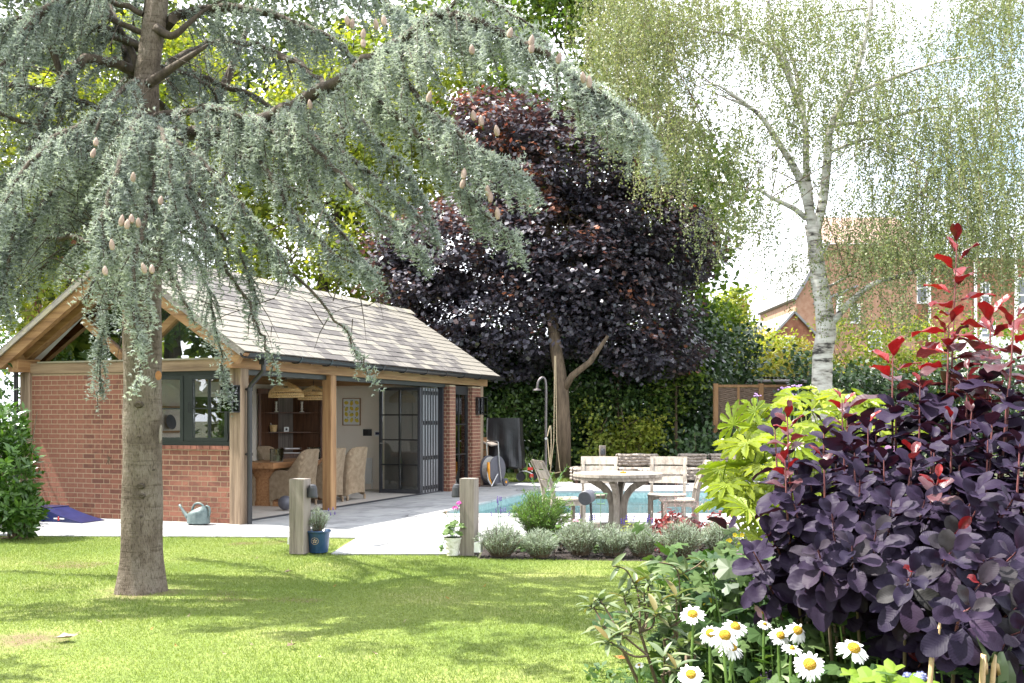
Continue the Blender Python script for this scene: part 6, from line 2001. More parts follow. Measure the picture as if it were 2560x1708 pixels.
for sx in (-.2, .2):
    w_ = MB().lathe([(.04, -.02), (.085, -.025), (.09, 0), (.085, .025), (.04, .02)], 16, (sx, .2, .09), ax).build('wheel', M['grey'], t)
    MB().lathe([(.03, -.028), (.03, .028), (0, .03)], 10, (sx, .2, .09), ax).build('hub', M['orange'], w_)
MB().box(-.185, -.14, -.11, .09, rd+.01, rd+.09).lathe([(.05, -.19), (.05, -.14), (0, -.14)], 12, (0, .1, rd+.05), ax).build('crank', M['orange'], t)
MB().tube([(.15, -rd*1.2, .55), (.16, -rd*1.22, .42), (.13, -rd*1.05, .2), (.1, -rd*.6, .05)], [.03, .035, .03, .02], 8).build('spray_gun', M['orange'], t)

g = np.array([X_(1262, 25.2), 25.2, 0])
t = thing('covered_trolley', 'tall object under creased black tarpaulin on small wheels', 'covered trolley', g, R(-6))
zt, zb = Z_(1045, 25.2), Z_(1170, 25.2)
wx = X_(1311, 25.2)-g[0]
def tarp(u, v):
    a = 2*math.pi*u
    ca, sa = math.cos(a), math.sin(a)
    k = 1/max(abs(ca), abs(sa))**.82
    f = 1 + .05*math.sin(a*9+v*3)*(1-v)+.05*math.sin(a*5-v*7)*(1-v)
    x, y = wx*1.0*ca*k*f*.92, .42*sa*k*f
    z = zb + (zt-zb)*v + (.05*math.sin(a*4)*(1-v))
    if v > .999: z = zt
    return (x*(1.0-.05*v+.07*(1-v)*max(ca, 0)), y, z)
mb = MB().grid(tarp, 61, 26)
top = [tarp(i/60, 1.0) for i in range(60)]
mb.add(top, [tuple(range(60))])
mb.build('tarpaulin', M['tarp'], t)
for k, (px, py) in enumerate(((1303, 1192), (1332, 1190))):
    c = P(px, py, 25.1+.15*k) - g
    wl_ = MB().lathe([(.085, -.015), (.105, -.02), (.112, 0), (.105, .02), (.085, .015)], 20, tuple(c), Matrix.Rotation(R(90), 3, 'X')).build('wheel', M['black'], t)
    sp_2 = MB()
    for q in range(5):
        a = q*2*math.pi/5
        sp_2.beam(c, c+np.array([.095*math.cos(a), 0, .095*math.sin(a)]), .012, .012, up=(0, 1, 0))
    sp_2.build('spokes', M['lamp_dark'], wl_)
    MB().tube([c+np.array([0, 0, .0]), c+np.array([-.03, .02, .14]), c+np.array([-.10, .05, .30])], .014, 6).build('fork', M['steel'], t)
c = P(1326, 1172, 25.1) - g
MB().box(c[0]-.05, c[0]+.07, c[1]-.04, c[1]+.04, c[2]-.03, c[2]+.035).build('brake', M['red'], t)
MB().box(c[0]+.0, c[0]+.08, c[1]-.02, c[1]+.05, c[2]-.2, c[2]-.12).build('brake', M['red'], t)
MB().tube([P(1300, 1178, 25.1)-g, P(1318, 1178, 25.1)-g, P(1332, 1185, 25.1)-g], .018, 6).build('axle_frame', M['steel'], t)

g = np.array([X_(1206, 24.6), 24.6, 0])
t = thing('log_store', 'small timber slatted store with sloping lid beside the tarpaulin', 'log store', g, R(-15))
z1 = Z_(1098, 24.6)
for k in range(7):
    MB().box(-.35, .17, -.24, -.21, .05+k*.15, .05+k*.15+.125).build('slat', M['fence_wood'], t)
for sx in (-.35, .14):
    MB().box(sx, sx+.05, -.21, -.16, 0, z1-.1).build('post', M['fence_wood'], t)
MB().beam((-.42, 0, z1+.14), (.30, 0, z1-.14), .6, .035).build('lid', M['sleeper'], t)
g = np.array([X_(1222, 23.9), 23.95, 0])
t = thing('toy_box', 'grey box with bright plastic toys behind the hose reel', 'box', g, R(-20))
MB().box(-.22, .14, -.15, .15, 0, .42).build('box', M['grey'], t)
t2 = thing('toy', 'pink plastic toy on the grey box beside the oak post', 'toy', g+np.array([-.10, 0, .42]))
MB().lathe([(.07, 0), (.09, .05), (.085, .13), (.05, .18), (0, .19)], 12).build('body', M['pink'], t2, smooth=True)
t2 = thing('water_pistol', 'turquoise and orange toy water pistol lying on the grey box', 'toy', g+np.array([.07, -.02, .42]), R(-12))
MB().box(-.05, .16, -.03, .03, .02, .11).box(.02, .06, -.02, .02, 0, .02).build('body', M['cyan'], t2)
MB().lathe([(.035, 0), (.045, .03), (.03, .06), (0, .065)], 10, (-.08, 0, .06)).build('tank', M['red'], t2)

# outdoor shower and rope swing
g = np.array([X_(1365, 24.2), 24.2, 0])
t = thing('outdoor_shower', 'tall pewter outdoor shower with round rose before the maple', 'shower', g)
zt = Z_(955, 24.2)
hd = P(1343, 972, 24.2) - g
MB().tube(spline([(0, 0, 0), (0, 0, zt*.6), (0, 0, zt-.1), (hd[0]*.3, 0, zt+.10), (hd[0]*.85, -.02, zt+.02), (hd[0], -.02, hd[2]+.02)], 26), .028, 10).build('riser', M['galv'], t, smooth=True)
MB().lathe([(.025, .06), (.03, .03), (.09, .005), (.10, -.02), (0, -.021)], 20, (hd[0], -.02, hd[2]-.02)).build('rose', M['galv'], t)
MB().tube(spline([(.03, -.03, 1.1), (.10, -.03, 1.35), (.115, -.03, .9), (.09, -.03, .45), (.06, -.03, .75), (.03, -.03, 1.05)], 20), .013, 6).build('hose', M['rope'], t)
MB().lathe([(.03, -.05), (.03, .05)], 10, (0, -.03, 1.05), Matrix.Rotation(R(90), 3, 'X')).build('tap', M['steel'], t)
g = np.array([X_(1388, 25.9), 25.9, 0])
t = thing('rope_swing', 'rope swing hanging from the purple maple beside the shower', 'swing', g)
for dx in (-.035, .035):
    MB().tube([(dx*.3, 0, Z_(890, 25.9)), (dx, 0, .95), (dx*3.2, 0, .28)], .012, 5).build('rope', M['rope'], t)
MB().tube([(-.11, 0, .28), (-.13, 0, .20), (.0, 0, .17), (.13, 0, .2), (.11, 0, .28)], .016, 6).build('seat_bar', M['rope'], t)
# grass like leaves by the maple
gk = np.random.default_rng(121)
g = np.array([X_(1345, 26.2), 26.2, 0])
t = thing('ornamental_grass', 'clump of long strap leaves between tarpaulin and maple', 'plant', g)
bl_ = []
mb = MB()
for k in range(46):
    a = gk.uniform(0, 6.28); b = np.array([gk.uniform(-.35, .25), gk.uniform(-.15, .15), 0])
    L = gk.uniform(.5, .95)
    c = [b + np.array([math.cos(a)*L*.30*f*f, math.sin(a)*L*.30*f*f, L*(f-.22*f*f)]) for f in (0, .33, .66, 1)]
    sd = np.array([-math.sin(a), math.cos(a), 0])*.014
    v = []
    for i, p in enumerate(c): v += [p-sd*(1-.28*i), p+sd*(1-.28*i)]
    mb.add(v, [(0, 1, 3, 2), (2, 3, 5, 4), (4, 5, 7, 6)])
mb.build('leaves', F['herb_obj'], t)

# ------------------------------------------------------------------ against the front wall
g = HW(-.56, -.22)
t = thing('watering_can', 'grey green plastic watering can standing by the brick wall', 'watering can', g, RZ)
def can(u, v):
    a = 2*math.pi*u
    r = .135*(1-.04*v)
    z = .02+.21*v
    x = (.175*(1-.08*v))*math.cos(a)
    if v > .75: x *= 1-.25*(v-.75)/.25; r *= 1-.45*(v-.75)/.25
    z += .045*v*math.cos(a)
    return (x, r*math.sin(a), z)
mb = MB().grid(can, 33, 12)
mb.add([can(i/32, 0) for i in range(32)], [tuple(range(31, -1, -1))]); mb.add([can(i/32, 1) for i in range(32)], [tuple(range(32))])
mb.build('body', M['can'], t, smooth=True)
MB().tube([(-.15, 0, .08), (-.20, 0, .12), (-.26, 0, .185), (-.30, 0, .235), (-.33, 0, .275)], [.045, .032, .021, .017, .02], 12).build('spout', M['can'], t, smooth=True)
MB().tube(spline([(-.11, 0, .20), (-.07, 0, .285), (.01, 0, .305), (.07, 0, .28), (.09, 0, .25)], 14), .016, 8).build('top_handle', M['can'], t, smooth=True)
MB().tube(spline([(.13, 0, .27), (.185, 0, .25), (.19, 0, .16), (.14, 0, .06)], 12), .015, 8).build('rear_handle', M['can'], t, smooth=True)
# skate ramps
g = HW(-3.25, -.42)
ramp = thing('skate_ramp', 'dark blue plastic skate ramp set lying by the left of the brick wall', 'skate ramp', g, RZ)
def wedge(x0, x1, y0, y1, h0, h1, n=8, conc=.25):
    mb = MB()
    top = [(x0+(x1-x0)*i/n, h0+(h1-h0)*(i/n)-conc*(h0-h1)*math.sin(math.pi*i/n)*.35*(1 if h0 > h1 else -1)) for i in range(n+1)]
    pts = [(x, y0, z) for x, z in top] + [(x1, y0, 0.001), (x0, y0, .001)]
    return mb.extrude(pts, (0, y1-y0, 0))
MB().box(-.28, .30, -.28, .25, .165, .20).box(-.28, -.25, -.28, .25, .002, .165).box(.27, .3, -.28, .25, .002, .165).build('platform', M['navy'], ramp)
wedge(.303, 1.0, -.25, .22, .19, .01).build('ramp_slope', M['navy'], ramp)
wedge(-.27, .24, -.80, -.285, .17, .012).build('ramp_slope', M['navy'], ramp)
wedge(-.30, -.95, -.27, .24, .19, .012).build('ramp_slope', M['navy'], ramp)
MB().box(-.24, .26, -.2, .2, .003, .02).build('base', M['black'], ramp)
def decal(x, y, z, s):
    mb = MB()
    for k in range(11):
        if 4 <= k <= 5: continue
        xx = x-.10*s+.02*k*s
        mb.box(xx, xx+.014*s, y-.002, y, z-.011*s, z+.011*s)
    mb.build('white_lettering', M['white'], ramp)
    m2 = MB()
    m2.beam((x-.012*s, y-.002, z-.03*s), (x+.014*s, y-.002, z+.012*s), .004, .016*s).beam((x+.012*s, y-.002, z-.03*s), (x-.01*s, y-.002, z+.014*s), .004, .014*s)
    m2.lathe([(0, -.012*s), (.011*s, 0), (0, .012*s)], 8, (x, y-.002, z+.026*s)).build('red_figure', M['red'], ramp)
decal(-.62, -.271, .05, 1.25); decal(-.05, -.802, .055, 1.15); decal(.58, -.251, .055, .9)
# twig hanging on the wall
g = HW(-2.35, .01, .92)
t = thing('wall_hook', 'dry twig tuft stuck on the brick wall left of the cedar', 'twig', g, RZ)
mb = MB()
for k in range(12):
    a = rnd.uniform(-2.6, 2.9); l = rnd.uniform(.03, .09)
    mb.tube([(0, -.01, 0), (l*math.cos(a)*.6, -.03, l*math.sin(a)-.03)], .004, 4)
mb.tube([(0, .03, 0), (0, -.02, 0), (.005, -.02, -.1)], .006, 5)
mb.build('stalks', M['twig'], t)
# ------------------------------------------------------------------ inside the pool house
g = HW(-1.50, 3.55, .01)
t = thing('dining_table', 'thick topped warm wood dining table inside the pool house', 'table', g, RZ)
for k in range(4):
    MB().box(-.40+k*.2+.001, -.40+k*.2+.199, -1.07, 1.07, .655, .755).build('top_board', M['table_top'], t)
for sy in (-.75, .75):
    MB().box(-.24, .24, sy-.06, sy+.06, .08, .655).box(-.34, .34, sy-.07, sy+.07, 0, .08).build('pedestal', M['table_top'], t)

def wicker_chair(label, x, y, rz, grp='rattan armchairs round the dining table'):
    """faces +y in its own frame"""
    t = thing('rattan_chair', label, 'armchair', HW(x, y, .011), RZ + rz, grp)
    hw, dp_ = .29, .30
    def shell(u, v, o=0):
        # u along the U: front-left -> back -> front-right
        s = u*2-1
        if abs(s) > .52:
            f = (abs(s)-.52)/.48
            px = math.copysign(hw, s); py = -dp_*.7 + (dp_*1.75)*f
            nx, ny = math.copysign(1, s), 0
        else:
            a = s/.52*math.pi/2
            px = hw*math.sin(a); py = -dp_*.7 - dp_*.42*math.cos(a)
            nx, ny = math.sin(a), -math.cos(a)
        b = max(0, 1-(abs(s)/.62)**4)
        arm = .60 - .16*max(0, (abs(s)-.86)/.14)**2
        ztop = arm + (.96-.60)*b**.8
        side = abs(abs(s)-.76)/.24
        zb = .07 + .07*max(0, 1-side**2) if abs(s) > .52 else .07+.07*(1-(s/.52)**2)
        z = zb + (ztop-zb)*v
        lean = .14*max(0, (z-.45))*b
        return (px-nx*o, py-ny*o-lean*(1 if b > 0 else 0), z)
    mb = MB().grid(lambda u, v: shell(u, v), 49, 16).grid(lambda u, v: shell(u, v, .035), 49, 16)
    for v in (0, 1):
        a = [shell(i/48, v) for i in range(49)]; b = [shell(i/48, v, .035) for i in range(49)]
        mb.add(a+b, [(i, i+1, i+50, i+49) for i in range(48)])
    for u in (0, 1):
        a = [shell(u, j/15) for j in range(16)]; b = [shell(u, j/15, .035) for j in range(16)]
        mb.add(a+b, [(j, j+1, j+17, j+16) for j in range(15)])
    mb.build('woven_shell', M['rattan'], t, smooth=True)
    MB().box(-hw+.03, hw-.03, -dp_*.9, dp_*.98, .30, .42).build('woven_seat', M['rattan'], t)
    rim = spline([np.array(shell(i/24, 1, .017)) for i in range(25)], 60)
    MB().tube(rim, .022, 6).build('rolled_rim', M['rattan'], t, smooth=True)
    fr = MB().grid(lambda u, v: (-hw+.02+(2*hw-.04)*u, dp_*1.0, .07+.07*math.sin(math.pi*u)+(.30-.07-.07*math.sin(math.pi*u))*v), 17, 4)
    fr.build('front_skirt', M['rattan'], t)
    for sx in (-hw+.02, hw-.02):
        for yy in (-dp_*.85, dp_*.95):
            MB().lathe([(.018, 0), (.024, .02), (.022, .09)], 8, (sx, yy, 0)).build('foot', M['rattan'], t)
    return t
wicker_chair('rattan armchair cut off by the black down pipe', -1.92, 2.95, R(-90))
wicker_chair('near rattan armchair directly behind the left lamp post', -1.02, 3.0, R(90))
wicker_chair('rattan armchair hidden partly by the middle oak post', -.92, 3.75, R(90))
wicker_chair('rattan armchair farthest back beside the white radiator', -.92, 4.55, R(84))
wicker_chair('rattan armchair at the far side of the table behind the glass vases', -2.1, 4.2, R(-90))

def pendant(label, x, y, zb, d, h):
    t = thing('pendant_lamp', label, 'pendant lamp', HW(x, y, zb), RZ, 'rattan pendant lamps over the dining table')
    r = d/2
    pf = lambda v: r*(1-.07*v-.83*max(0, (v-.12)/.88)**2.3)
    mb = MB()
    nst = 54
    for band, (v0, v1) in enumerate(((.0, .04), (.18, .24), (.36, .56), (.72, 1.0))):
        mb.grid(lambda u, v: (pf(v0+(v1-v0)*v)*math.cos(2*math.pi*u), pf(v0+(v1-v0)*v)*math.sin(2*math.pi*u), h*(v0+(v1-v0)*v)), 49, 5)
    mb.build('woven_band', M['pendant'], t, smooth=True)
    st = MB()
    for k in range(nst):
        a = 2*math.pi*k/nst
        for dz in (1, -1):
            st.tube([(pf(v)*1.005*math.cos(a+dz*.16*min(v, .2)/.2*(1)), pf(v)*1.005*math.sin(a+dz*.16*min(v, .2)/.2), h*v) for v in (0, .07, .14, .2)], .0045, 3, cap=False)
        st.tube([(pf(v)*1.006*math.cos(a), pf(v)*1.006*math.sin(a), h*v) for v in (.2, .3, .45, .6, .75, .9, 1.0)], .0055, 3, cap=False)
    st.build('ribs', M['pendant'], t)
    MB().tube([(0, 0, h), (0, 0, rz_(x)-.22-zb)], .005, 5).build('flex', M['black'], t)
    MB().lathe([(.03, h-.10), (.03, h), (0, h+.01)], 10).build('lamp_holder', M['black'], t)
M['pendant'] = surf('golden_rattan', [(.50,.30,.11), (.70,.47,.21), (.78,.58,.31)], scale=30, rough=.6)
pendant('large woven rattan pendant lamp nearest the corner oak post', -1.22, 3.05, 1.875, .60, .27)
pendant('woven rattan pendant lamp half hidden by the middle oak post', -1.62, 4.6, 1.86, .58, .265)

# corner cupboard across the far corner
cx, cy = -W+.20, 7.11
t = thing('corner_cupboard', 'dark wood open corner cupboard with two shelves of ornaments', 'cupboard', HW(cx+.49, cy-.49, .011), RZ + R(-45) + R(90))
wf, df, hf = .68, .52, 2.12
D_ = M['wood_dark']
# own frame: x along the front, -y towards the room after the turn
t.rotation_euler = (0, 0, RZ + R(45))
for sx in (-1, 1):
    MB().box(sx*wf-.05*(1 if sx > 0 else -0)-.0*(sx), sx*wf+.05*(1 if sx < 0 else 0), -.03, .02, 0, hf).build('stile', D_, t)
    MB().extrude([(sx*(wf-.02), .03, .0), (sx*.16, .52, .0), (sx*.16, .535, 0), (sx*(wf), .05, 0)], (0, 0, hf)).build('back_panel', D_, t)
MB().box(-.16, .16, .52, .54, 0, hf).build('back_board', M['cupback'] if 'cupback' in M else M['sleeper'], t)
for z in (.72, 1.185, 1.605):
    MB().extrude([(-wf+.05, .0, z), (-.45, .12, z), (0, .17, z), (.45, .12, z), (wf-.05, .0, z), (wf-.06, .05, z), (.16, .515, z), (-.16, .515, z), (-wf+.06, .05, z)], (0, 0, .025)).build('shelf', D_, t)
MB().box(-wf+.05, wf-.05, -.02, .0, .03, .70).box(-.02, .02, -.035, -.02, .06, .68).box(-wf-.02, wf+.02, -.05, .02, .70, .745).build('lower_doors', D_, t)
MB().box(-wf-.03, wf+.03, -.06, .05, hf-.10, hf).build('cornice', D_, t)
CUP = t
def cup(x, y, z):
    m = Matrix.Translation(t_loc) @ Matrix.Rotation(RZ + R(45), 4, 'Z')
    v = m @ Vector((x, y, z)); return np.array(v)
t_loc = Vector(CUP.location)
for sx, l_ in ((-.27, 'pale turned candlestick on the left of the top cupboard shelf'), (.28, 'pale turned candlestick on the right of the top cupboard shelf')):
    c = thing('candlestick', l_, 'candlestick', cup(sx, .2, 1.632), 0, 'candlesticks on the cupboard shelf')
    MB().lathe([(.05, 0), (.05, .012), (.022, .03), (.02, .05), (.032, .07), (.022, .10), (.026, .14), (.018, .16), (.030, .185), (.02, .20), (.032, .215), (.032, .225), (0, .225)], 14).build('stem', M['cream'], c, smooth=True)
c = thing('storage_pot', 'two tone straw pot with a spoon on the middle shelf', 'pot', cup(-.33, .2, 1.211))
MB().lathe([(.065, 0), (.075, .06), (.085, .145), (.09, .15), (.08, .15), (.07, .02), (0, .02)], 16).build('pot', M['pendant'], c)
MB().tube([(-.02, 0, .05), (-.06, 0, .19)], .012, 6).build('spoon', M['cream'], c)
c = thing('photo_frame', 'tiny white square frame with dark centre on the middle shelf', 'frame', cup(-.06, .17, 1.211), RZ+R(45))
MB().box(-.05, .05, -.008, .008, 0, .105).build('frame', M['white'], c); MB().box(-.022, .022, -.010, -.008, .03, .075).build('picture', M['lamp_dark'], c)
c = thing('letter_tray', 'two tier wooden tray with papers on the cupboard ledge', 'tray', cup(.0, -.02, .746), RZ+R(45))
for z in (.0, .09):
    MB().box(-.2, .2, -.1, .12, z, z+.012).box(-.2, -.185, -.1, .12, z+.012, z+.05).box(.185, .2, -.1, .12, z+.012, z+.05).build('tier', M['wood_dark'], c)
MB().box(-.17, .17, -.09, .1, .014, .03).box(-.15, .16, -.09, .1, .104, .125).build('papers', M['white'], c)
def vase(l_, x, y):
    c = thing('hurricane_vase', l_, 'vase', HW(x, y, .766), 0, 'glass hurricane vases on the dining table')
    MB().lathe([(0, 0), (.115, 0), (.118, .22), (.112, .22), (.110, .012), (0, .012)], 24).build('glass', M['glass_vase'], c, smooth=False)
    MB().lathe([(.065, .014), (.065, .10), (0, .10)], 16).build('candle', M['candle'], c)
M['glass_vase'] = glassmat('tinted_vase_glass', tint=(.72,.72,.66), base=.06)
M['candle'] = surf('sage_candle', [(.36,.40,.33), (.42,.46,.38)], scale=9, rough=.5)
vase('smoky glass hurricane vase with sage candle on the near end of the table', -1.38, 3.0)
vase('smoky glass hurricane vase behind the tall chair back', -1.30, 4.1)
c = thing('paper_sheet', 'white papers lying behind the tall rattan chair back', 'paper', HW(-1.2, 3.75, .767), RZ+R(20))
MB().box(-.15, .15, -.2, .2, 0, .006).build('sheet', M['white'], c)
# wall things on the partition
def onwall(x, z): return HW(x, 7.149, z)
c = thing('lemon_print', 'framed print of yellow lemons on the cream partition wall', 'picture', onwall(-2.24, 1.375), RZ)
fw_, fh_ = .20, .275
MB().box(-fw_-.015, fw_+.015, -.03, 0, -.015, 0).box(-fw_-.015, fw_+.015, -.03, 0, fh_*2, fh_*2+.015).box(-fw_-.015, -fw_, -.03, 0, 0, fh_*2).box(fw_, fw_+.015, -.03, 0, 0, fh_*2).build('frame', M['oak_z'], c)
MB().box(-fw_, fw_, -.012, -.004, 0, fh_*2).build('sheet', M['white'], c)
lem, lf = MB(), MB()
for i in range(3):
    for j in range(4):
        x, z = -.115+.115*i+.012*((j*3+i) % 3-1), .09+.122*j+.012*((i+j) % 2)
        a0 = (i*1.3+j*2.1)
        pts = []
        for q in range(14):
            a = 2*math.pi*q/14
            rx, rz2 = .048*(1+.18*abs(math.cos(a))**6), .039
            px, pz = rx*math.cos(a), rz2*math.sin(a)
            pts.append((x+px*math.cos(a0)-pz*math.sin(a0), -.0135, z+px*math.sin(a0)+pz*math.cos(a0)))
        lem.add(pts, [tuple(range(14))])
        if (i+j) % 2 == 0:
            for s in (1, -1):
                p = np.array([x+.03*s, -.0150, z+.045])
                d = np.array([math.cos(a0+s), 0, math.sin(a0+s)])*.035; n_ = np.array([-d[2], 0, d[0]])*.3
                lf.add([p, p+d*.5+n_, p+d, p+d*.5-n_], [(0, 1, 2, 3)])
M['lemon'] = surf('lemon_yellow_print', [(.70,.50,.03), (.80,.66,.12)], scale=30, rough=.6, pos=[.4,.6])
M['leafp'] = surf('printed_green', [(.10,.20,.07), (.16,.28,.10)], scale=30, rough=.6)
lem.build('lemons', M['lemon'], c); lf.build('lemon_leaves', M['leafp'], c)
c = thing('alarm_panel', 'dark control panel on the partition left of the white thermostat', 'control panel', onwall(-1.86, 1.14), RZ)
MB().box(-.10, .10, -.02, 0, 0, .14).build('case', M['lamp_dark'], c); MB().box(-.08, .02, -.022, -.02, .03, .12).build('screen', M['black'], c)
c = thing('thermostat', 'white thermostat with blue screen beside the glazed door leaf', 'thermostat', onwall(-1.62, 1.13), RZ)
MB().box(-.07, .07, -.02, 0, 0, .12).build('case', M['white'], c); MB().box(-.045, .045, -.022, -.02, .035, .09).build('screen', M['bluescr'] if 'bluescr' in M else M['navy'], c)
c = thing('radiator', 'white fluted radiator low on the cream partition wall', 'radiator', onwall(-2.08, .13), RZ)
rd_ = MB()
for k in range(22):
    x = -.33+.66*k/22
    rd_.box(x+.003, x+.027, -.075, -.03, .012, .53)
rd_.box(-.34, .34, -.06, -.025, 0, .545)
rd_.build('panel', M['white'], c)
MB().tube([(.35, -.05, .04), (.35, -.05, -.11)], .012, 8).lathe([(.02, 0), (.022, .05), (0, .055)], 8, (.355, -.05, .03)).build('valve', M['white'], c)
c = thing('football', 'grey ball on the floor behind the left lamp post', 'ball', HW(-.62, 2.1, .135))
bm_ = MB().lathe([(.12*math.sin(q), -.12*math.cos(q)) for q in np.linspace(0, math.pi, 13)], 20)
bm_.build('ball', M['grey'], c, smooth=True)
c = thing('cushion', 'yellow and black patterned cushion on the chair by the down pipe', 'cushion', HW(-2.62, 4.6, .45), RZ)
MB().grid(lambda u, v: (.05+.16*math.sin(math.pi*u)*math.sin(math.pi*v), -.22+.44*u, .44*v+.01), 9, 9).build('cover', M['lemon'], c, smooth=True)
# plates on the back wall seen through the front window
c = thing('wall_shelf', 'oak wall shelves with a dark plate seen through the casement', 'shelf', HW(-W+.17, 3.1, 1.25), RZ)
for z in (0, .45):
    MB().box(0, .18, -.75, .55, z, z+.035).build('board', M['oak_y'], c)
MB().lathe([(0, 0), (.12, .01), (.14, .03)], 20, (.05, .2, .19), Matrix.Rotation(R(80), 3, 'Y')).build('plate', M['grey'], c)

# ------------------------------------------------------------------ smoke bush in the foreground
SB = np.array([1.35, 3.55, -.02])
smoke = thing('smoke_bush', 'purple smoke bush with round leaves and red shoot tips in the right foreground', 'shrub', SB)
def objleaf(name, cols, rough=.35, trans=.12, tint=(2.0, .6, .5), spec=.5):
    m = leafmat(name, cols, rough, trans, tint, spec, use='obj')
    nd, lk = m.node_tree.nodes, m.node_tree.links
    bs = [n for n in nd if n.type == 'BSDF_PRINCIPLED'][0]
    tc = nd.new('ShaderNodeTexCoord'); sx = nd.new('ShaderNodeSeparateXYZ'); lk.new(tc.outputs['Object'], sx.inputs[0])
    # fine side veins
    ab = nd.new('ShaderNodeMath'); ab.operation = 'ABSOLUTE'; lk.new(sx.outputs['X'], ab.inputs[0])
    a = nd.new('ShaderNodeMath'); a.operation = 'MULTIPLY_ADD'; a.inputs[1].default_value = -.75
    lk.new(ab.outputs[0], a.inputs[0]); lk.new(sx.outputs['Y'], a.inputs[2])
    b = nd.new('ShaderNodeMath'); b.operation = 'MULTIPLY'; b.inputs[1].default_value = 900.; lk.new(a.outputs[0], b.inputs[0])
    s = nd.new('ShaderNodeMath'); s.operation = 'SINE'; lk.new(b.outputs[0], s.inputs[0])
    bp = nd.new('ShaderNodeBump'); bp.inputs['Strength'].default_value = .07; bp.inputs['Distance'].default_value = .004
    lk.new(s.outputs[0], bp.inputs['Height']); lk.new(bp.outputs['Normal'], bs.inputs['Normal'])
    return m
F['smoke'] = objleaf('dusky_purple_leaf', [(.012,.0085,.023), (.020,.0135,.033), (.032,.018,.040), (.026,.026,.025)], rough=.55, spec=.16)
F['smoke_red'] = objleaf('crimson_young_leaf', [(.075,.009,.013), (.15,.012,.016), (.24,.016,.018)], rough=.38, trans=.2, tint=(1.6,.5,.4))
F['smoke_wine'] = objleaf('wine_leaf', [(.05,.018,.026), (.09,.028,.034), (.07,.03,.04)], rough=.4, trans=.22)
def roundleaf(name, mt, L=.075, W_=.05, bend=.10, fold=.16, seed=0):
    mb = MB()
    nu, nv = 8, 5
    g = random.Random(seed)
    vs = []
    for i in range(nu):
        t = i/(nu-1)
        w = W_*.5*(.08, .44, .74, .93, 1.0, .98, .82, .40)[i]
        for j in range(nv):
            s = (j/(nv-1))*2-1
            vs.append((s*w, .012+L*t, abs(s)*w*fold*2 - bend*L*t*t*2 + .003*math.sin(t*9+s*3+seed)))
    fs = [(i*nv+j, i*nv+j+1, (i+1)*nv+j+1, (i+1)*nv+j) for i in range(nu-1) for j in range(nv-1)]
    mb.add(vs, fs)
    mb.add([(-.0011, -.018, .004), (.0011, -.018, .004), (.001, .014, .001), (-.001, .014, .001)], [(0, 1, 2, 3)])
    return mb.mesh(name, mt, True)
SM = {}
for k in range(3):
    SM['p%d' % k] = roundleaf('leaf', F['smoke'], .080, .054, .05+.05*k, .10+.06*k, k)
SM['w0'] = roundleaf('leaf', F['smoke_wine'], .070, .046, .12, .16, 5)
SM['r0'] = roundleaf('leaf', F['smoke_red'], .060, .034, .10, .18, 7)
SM['r1'] = roundleaf('leaf', F['smoke_red'], .052, .030, .05, .25, 8)
gs = np.random.default_rng(131)
TIPS = [ # px, py, depth, shoot length, red amount, leaves
 (2392,612,3.30,.62,1.0,26),(2478,790,3.15,.36,1.0,18),(2535,800,3.0,.34,.5,16),(2372,815,3.25,.30,.9,15),(2232,880,3.35,.34,.6,18),(2105,1000,3.25,.34,.7,18),(1968,1035,3.05,.34,.9,20),(1962,1140,2.95,.34,.9,20),
 (2300,960,3.2,.32,.2,16),(2170,1060,3.15,.30,.1,16),(2420,930,3.1,.34,.2,17),(2520,960,2.95,.34,.2,17),(2280,1130,2.95,.24,.35,15),(2380,1050,2.9,.30,.1,16),(2470,1100,2.85,.28,.0,16),(2550,1110,2.75,.28,.0,16),
 (2060,1150,2.95,.30,.2,16),(2150,1200,2.85,.26,.0,15),(2345,1200,2.75,.22,.85,15),(2230,1250,2.75,.24,.0,15),(2440,1230,2.7,.26,.0,16),(2530,1250,2.65,.26,.0,16),
 (1925,1330,2.95,.26,.0,14),(1985,1260,2.9,.24,.0,15),(2080,1285,2.75,.22,.0,15),(2045,1375,2.7,.2,.0,14),(2130,1365,2.65,.2,.0,14),(2280,1430,2.5,.2,.1,15),(2190,1330,2.7,.2,0,14),(2390,1330,2.6,.2,.1,15),(2460,1400,2.5,.22,0,15),(2540,1380,2.5,.22,0,15),
 (2360,1530,2.55,.2,0,13),(2450,1460,2.45,.2,.05,14),(2540,1520,2.5,.2,0,14),(2250,1560,2.75,.2,0,12),(2400,1620,2.6,.2,0,13),(2300,1660,2.7,.2,.1,12),(2500,1640,2.6,.2,0,12),(2200,1460,2.8,.18,0,11),(2590,1300,2.6,.3,0,14),(2600,1100,2.8,.3,.2,14),(2590,900,3.0,.35,.4,16),
 (2060,1060,3.2,.26,0,13),(2240,1010,3.3,.26,0,14),(2330,1090,3.05,.26,0,14),(2430,1020,3.05,.26,.2,14),(2500,1180,2.9,.24,0,14),(2210,1150,3.0,.24,0,14),(2400,1140,2.9,.24,0,14),(2110,1110,3.05,.24,0,13),(2330,1290,2.85,.22,0,13),(2500,1320,2.75,.22,0,13),(2160,1280,2.9,.22,0,12),(2420,1520,2.7,.2,0,12),(2480,1570,2.75,.2,0,12),(2330,1400,2.75,.2,0,12)]
TIPS = TIPS + [(px+gs.uniform(-45, 45), py+gs.uniform(20, 70), Y+gs.uniform(-.1, .2), L*.9, 0, 12) for (px, py, Y, L, r_, n_) in TIPS if py > 950]
leaves = []
stm = MB(); red_st = MB()
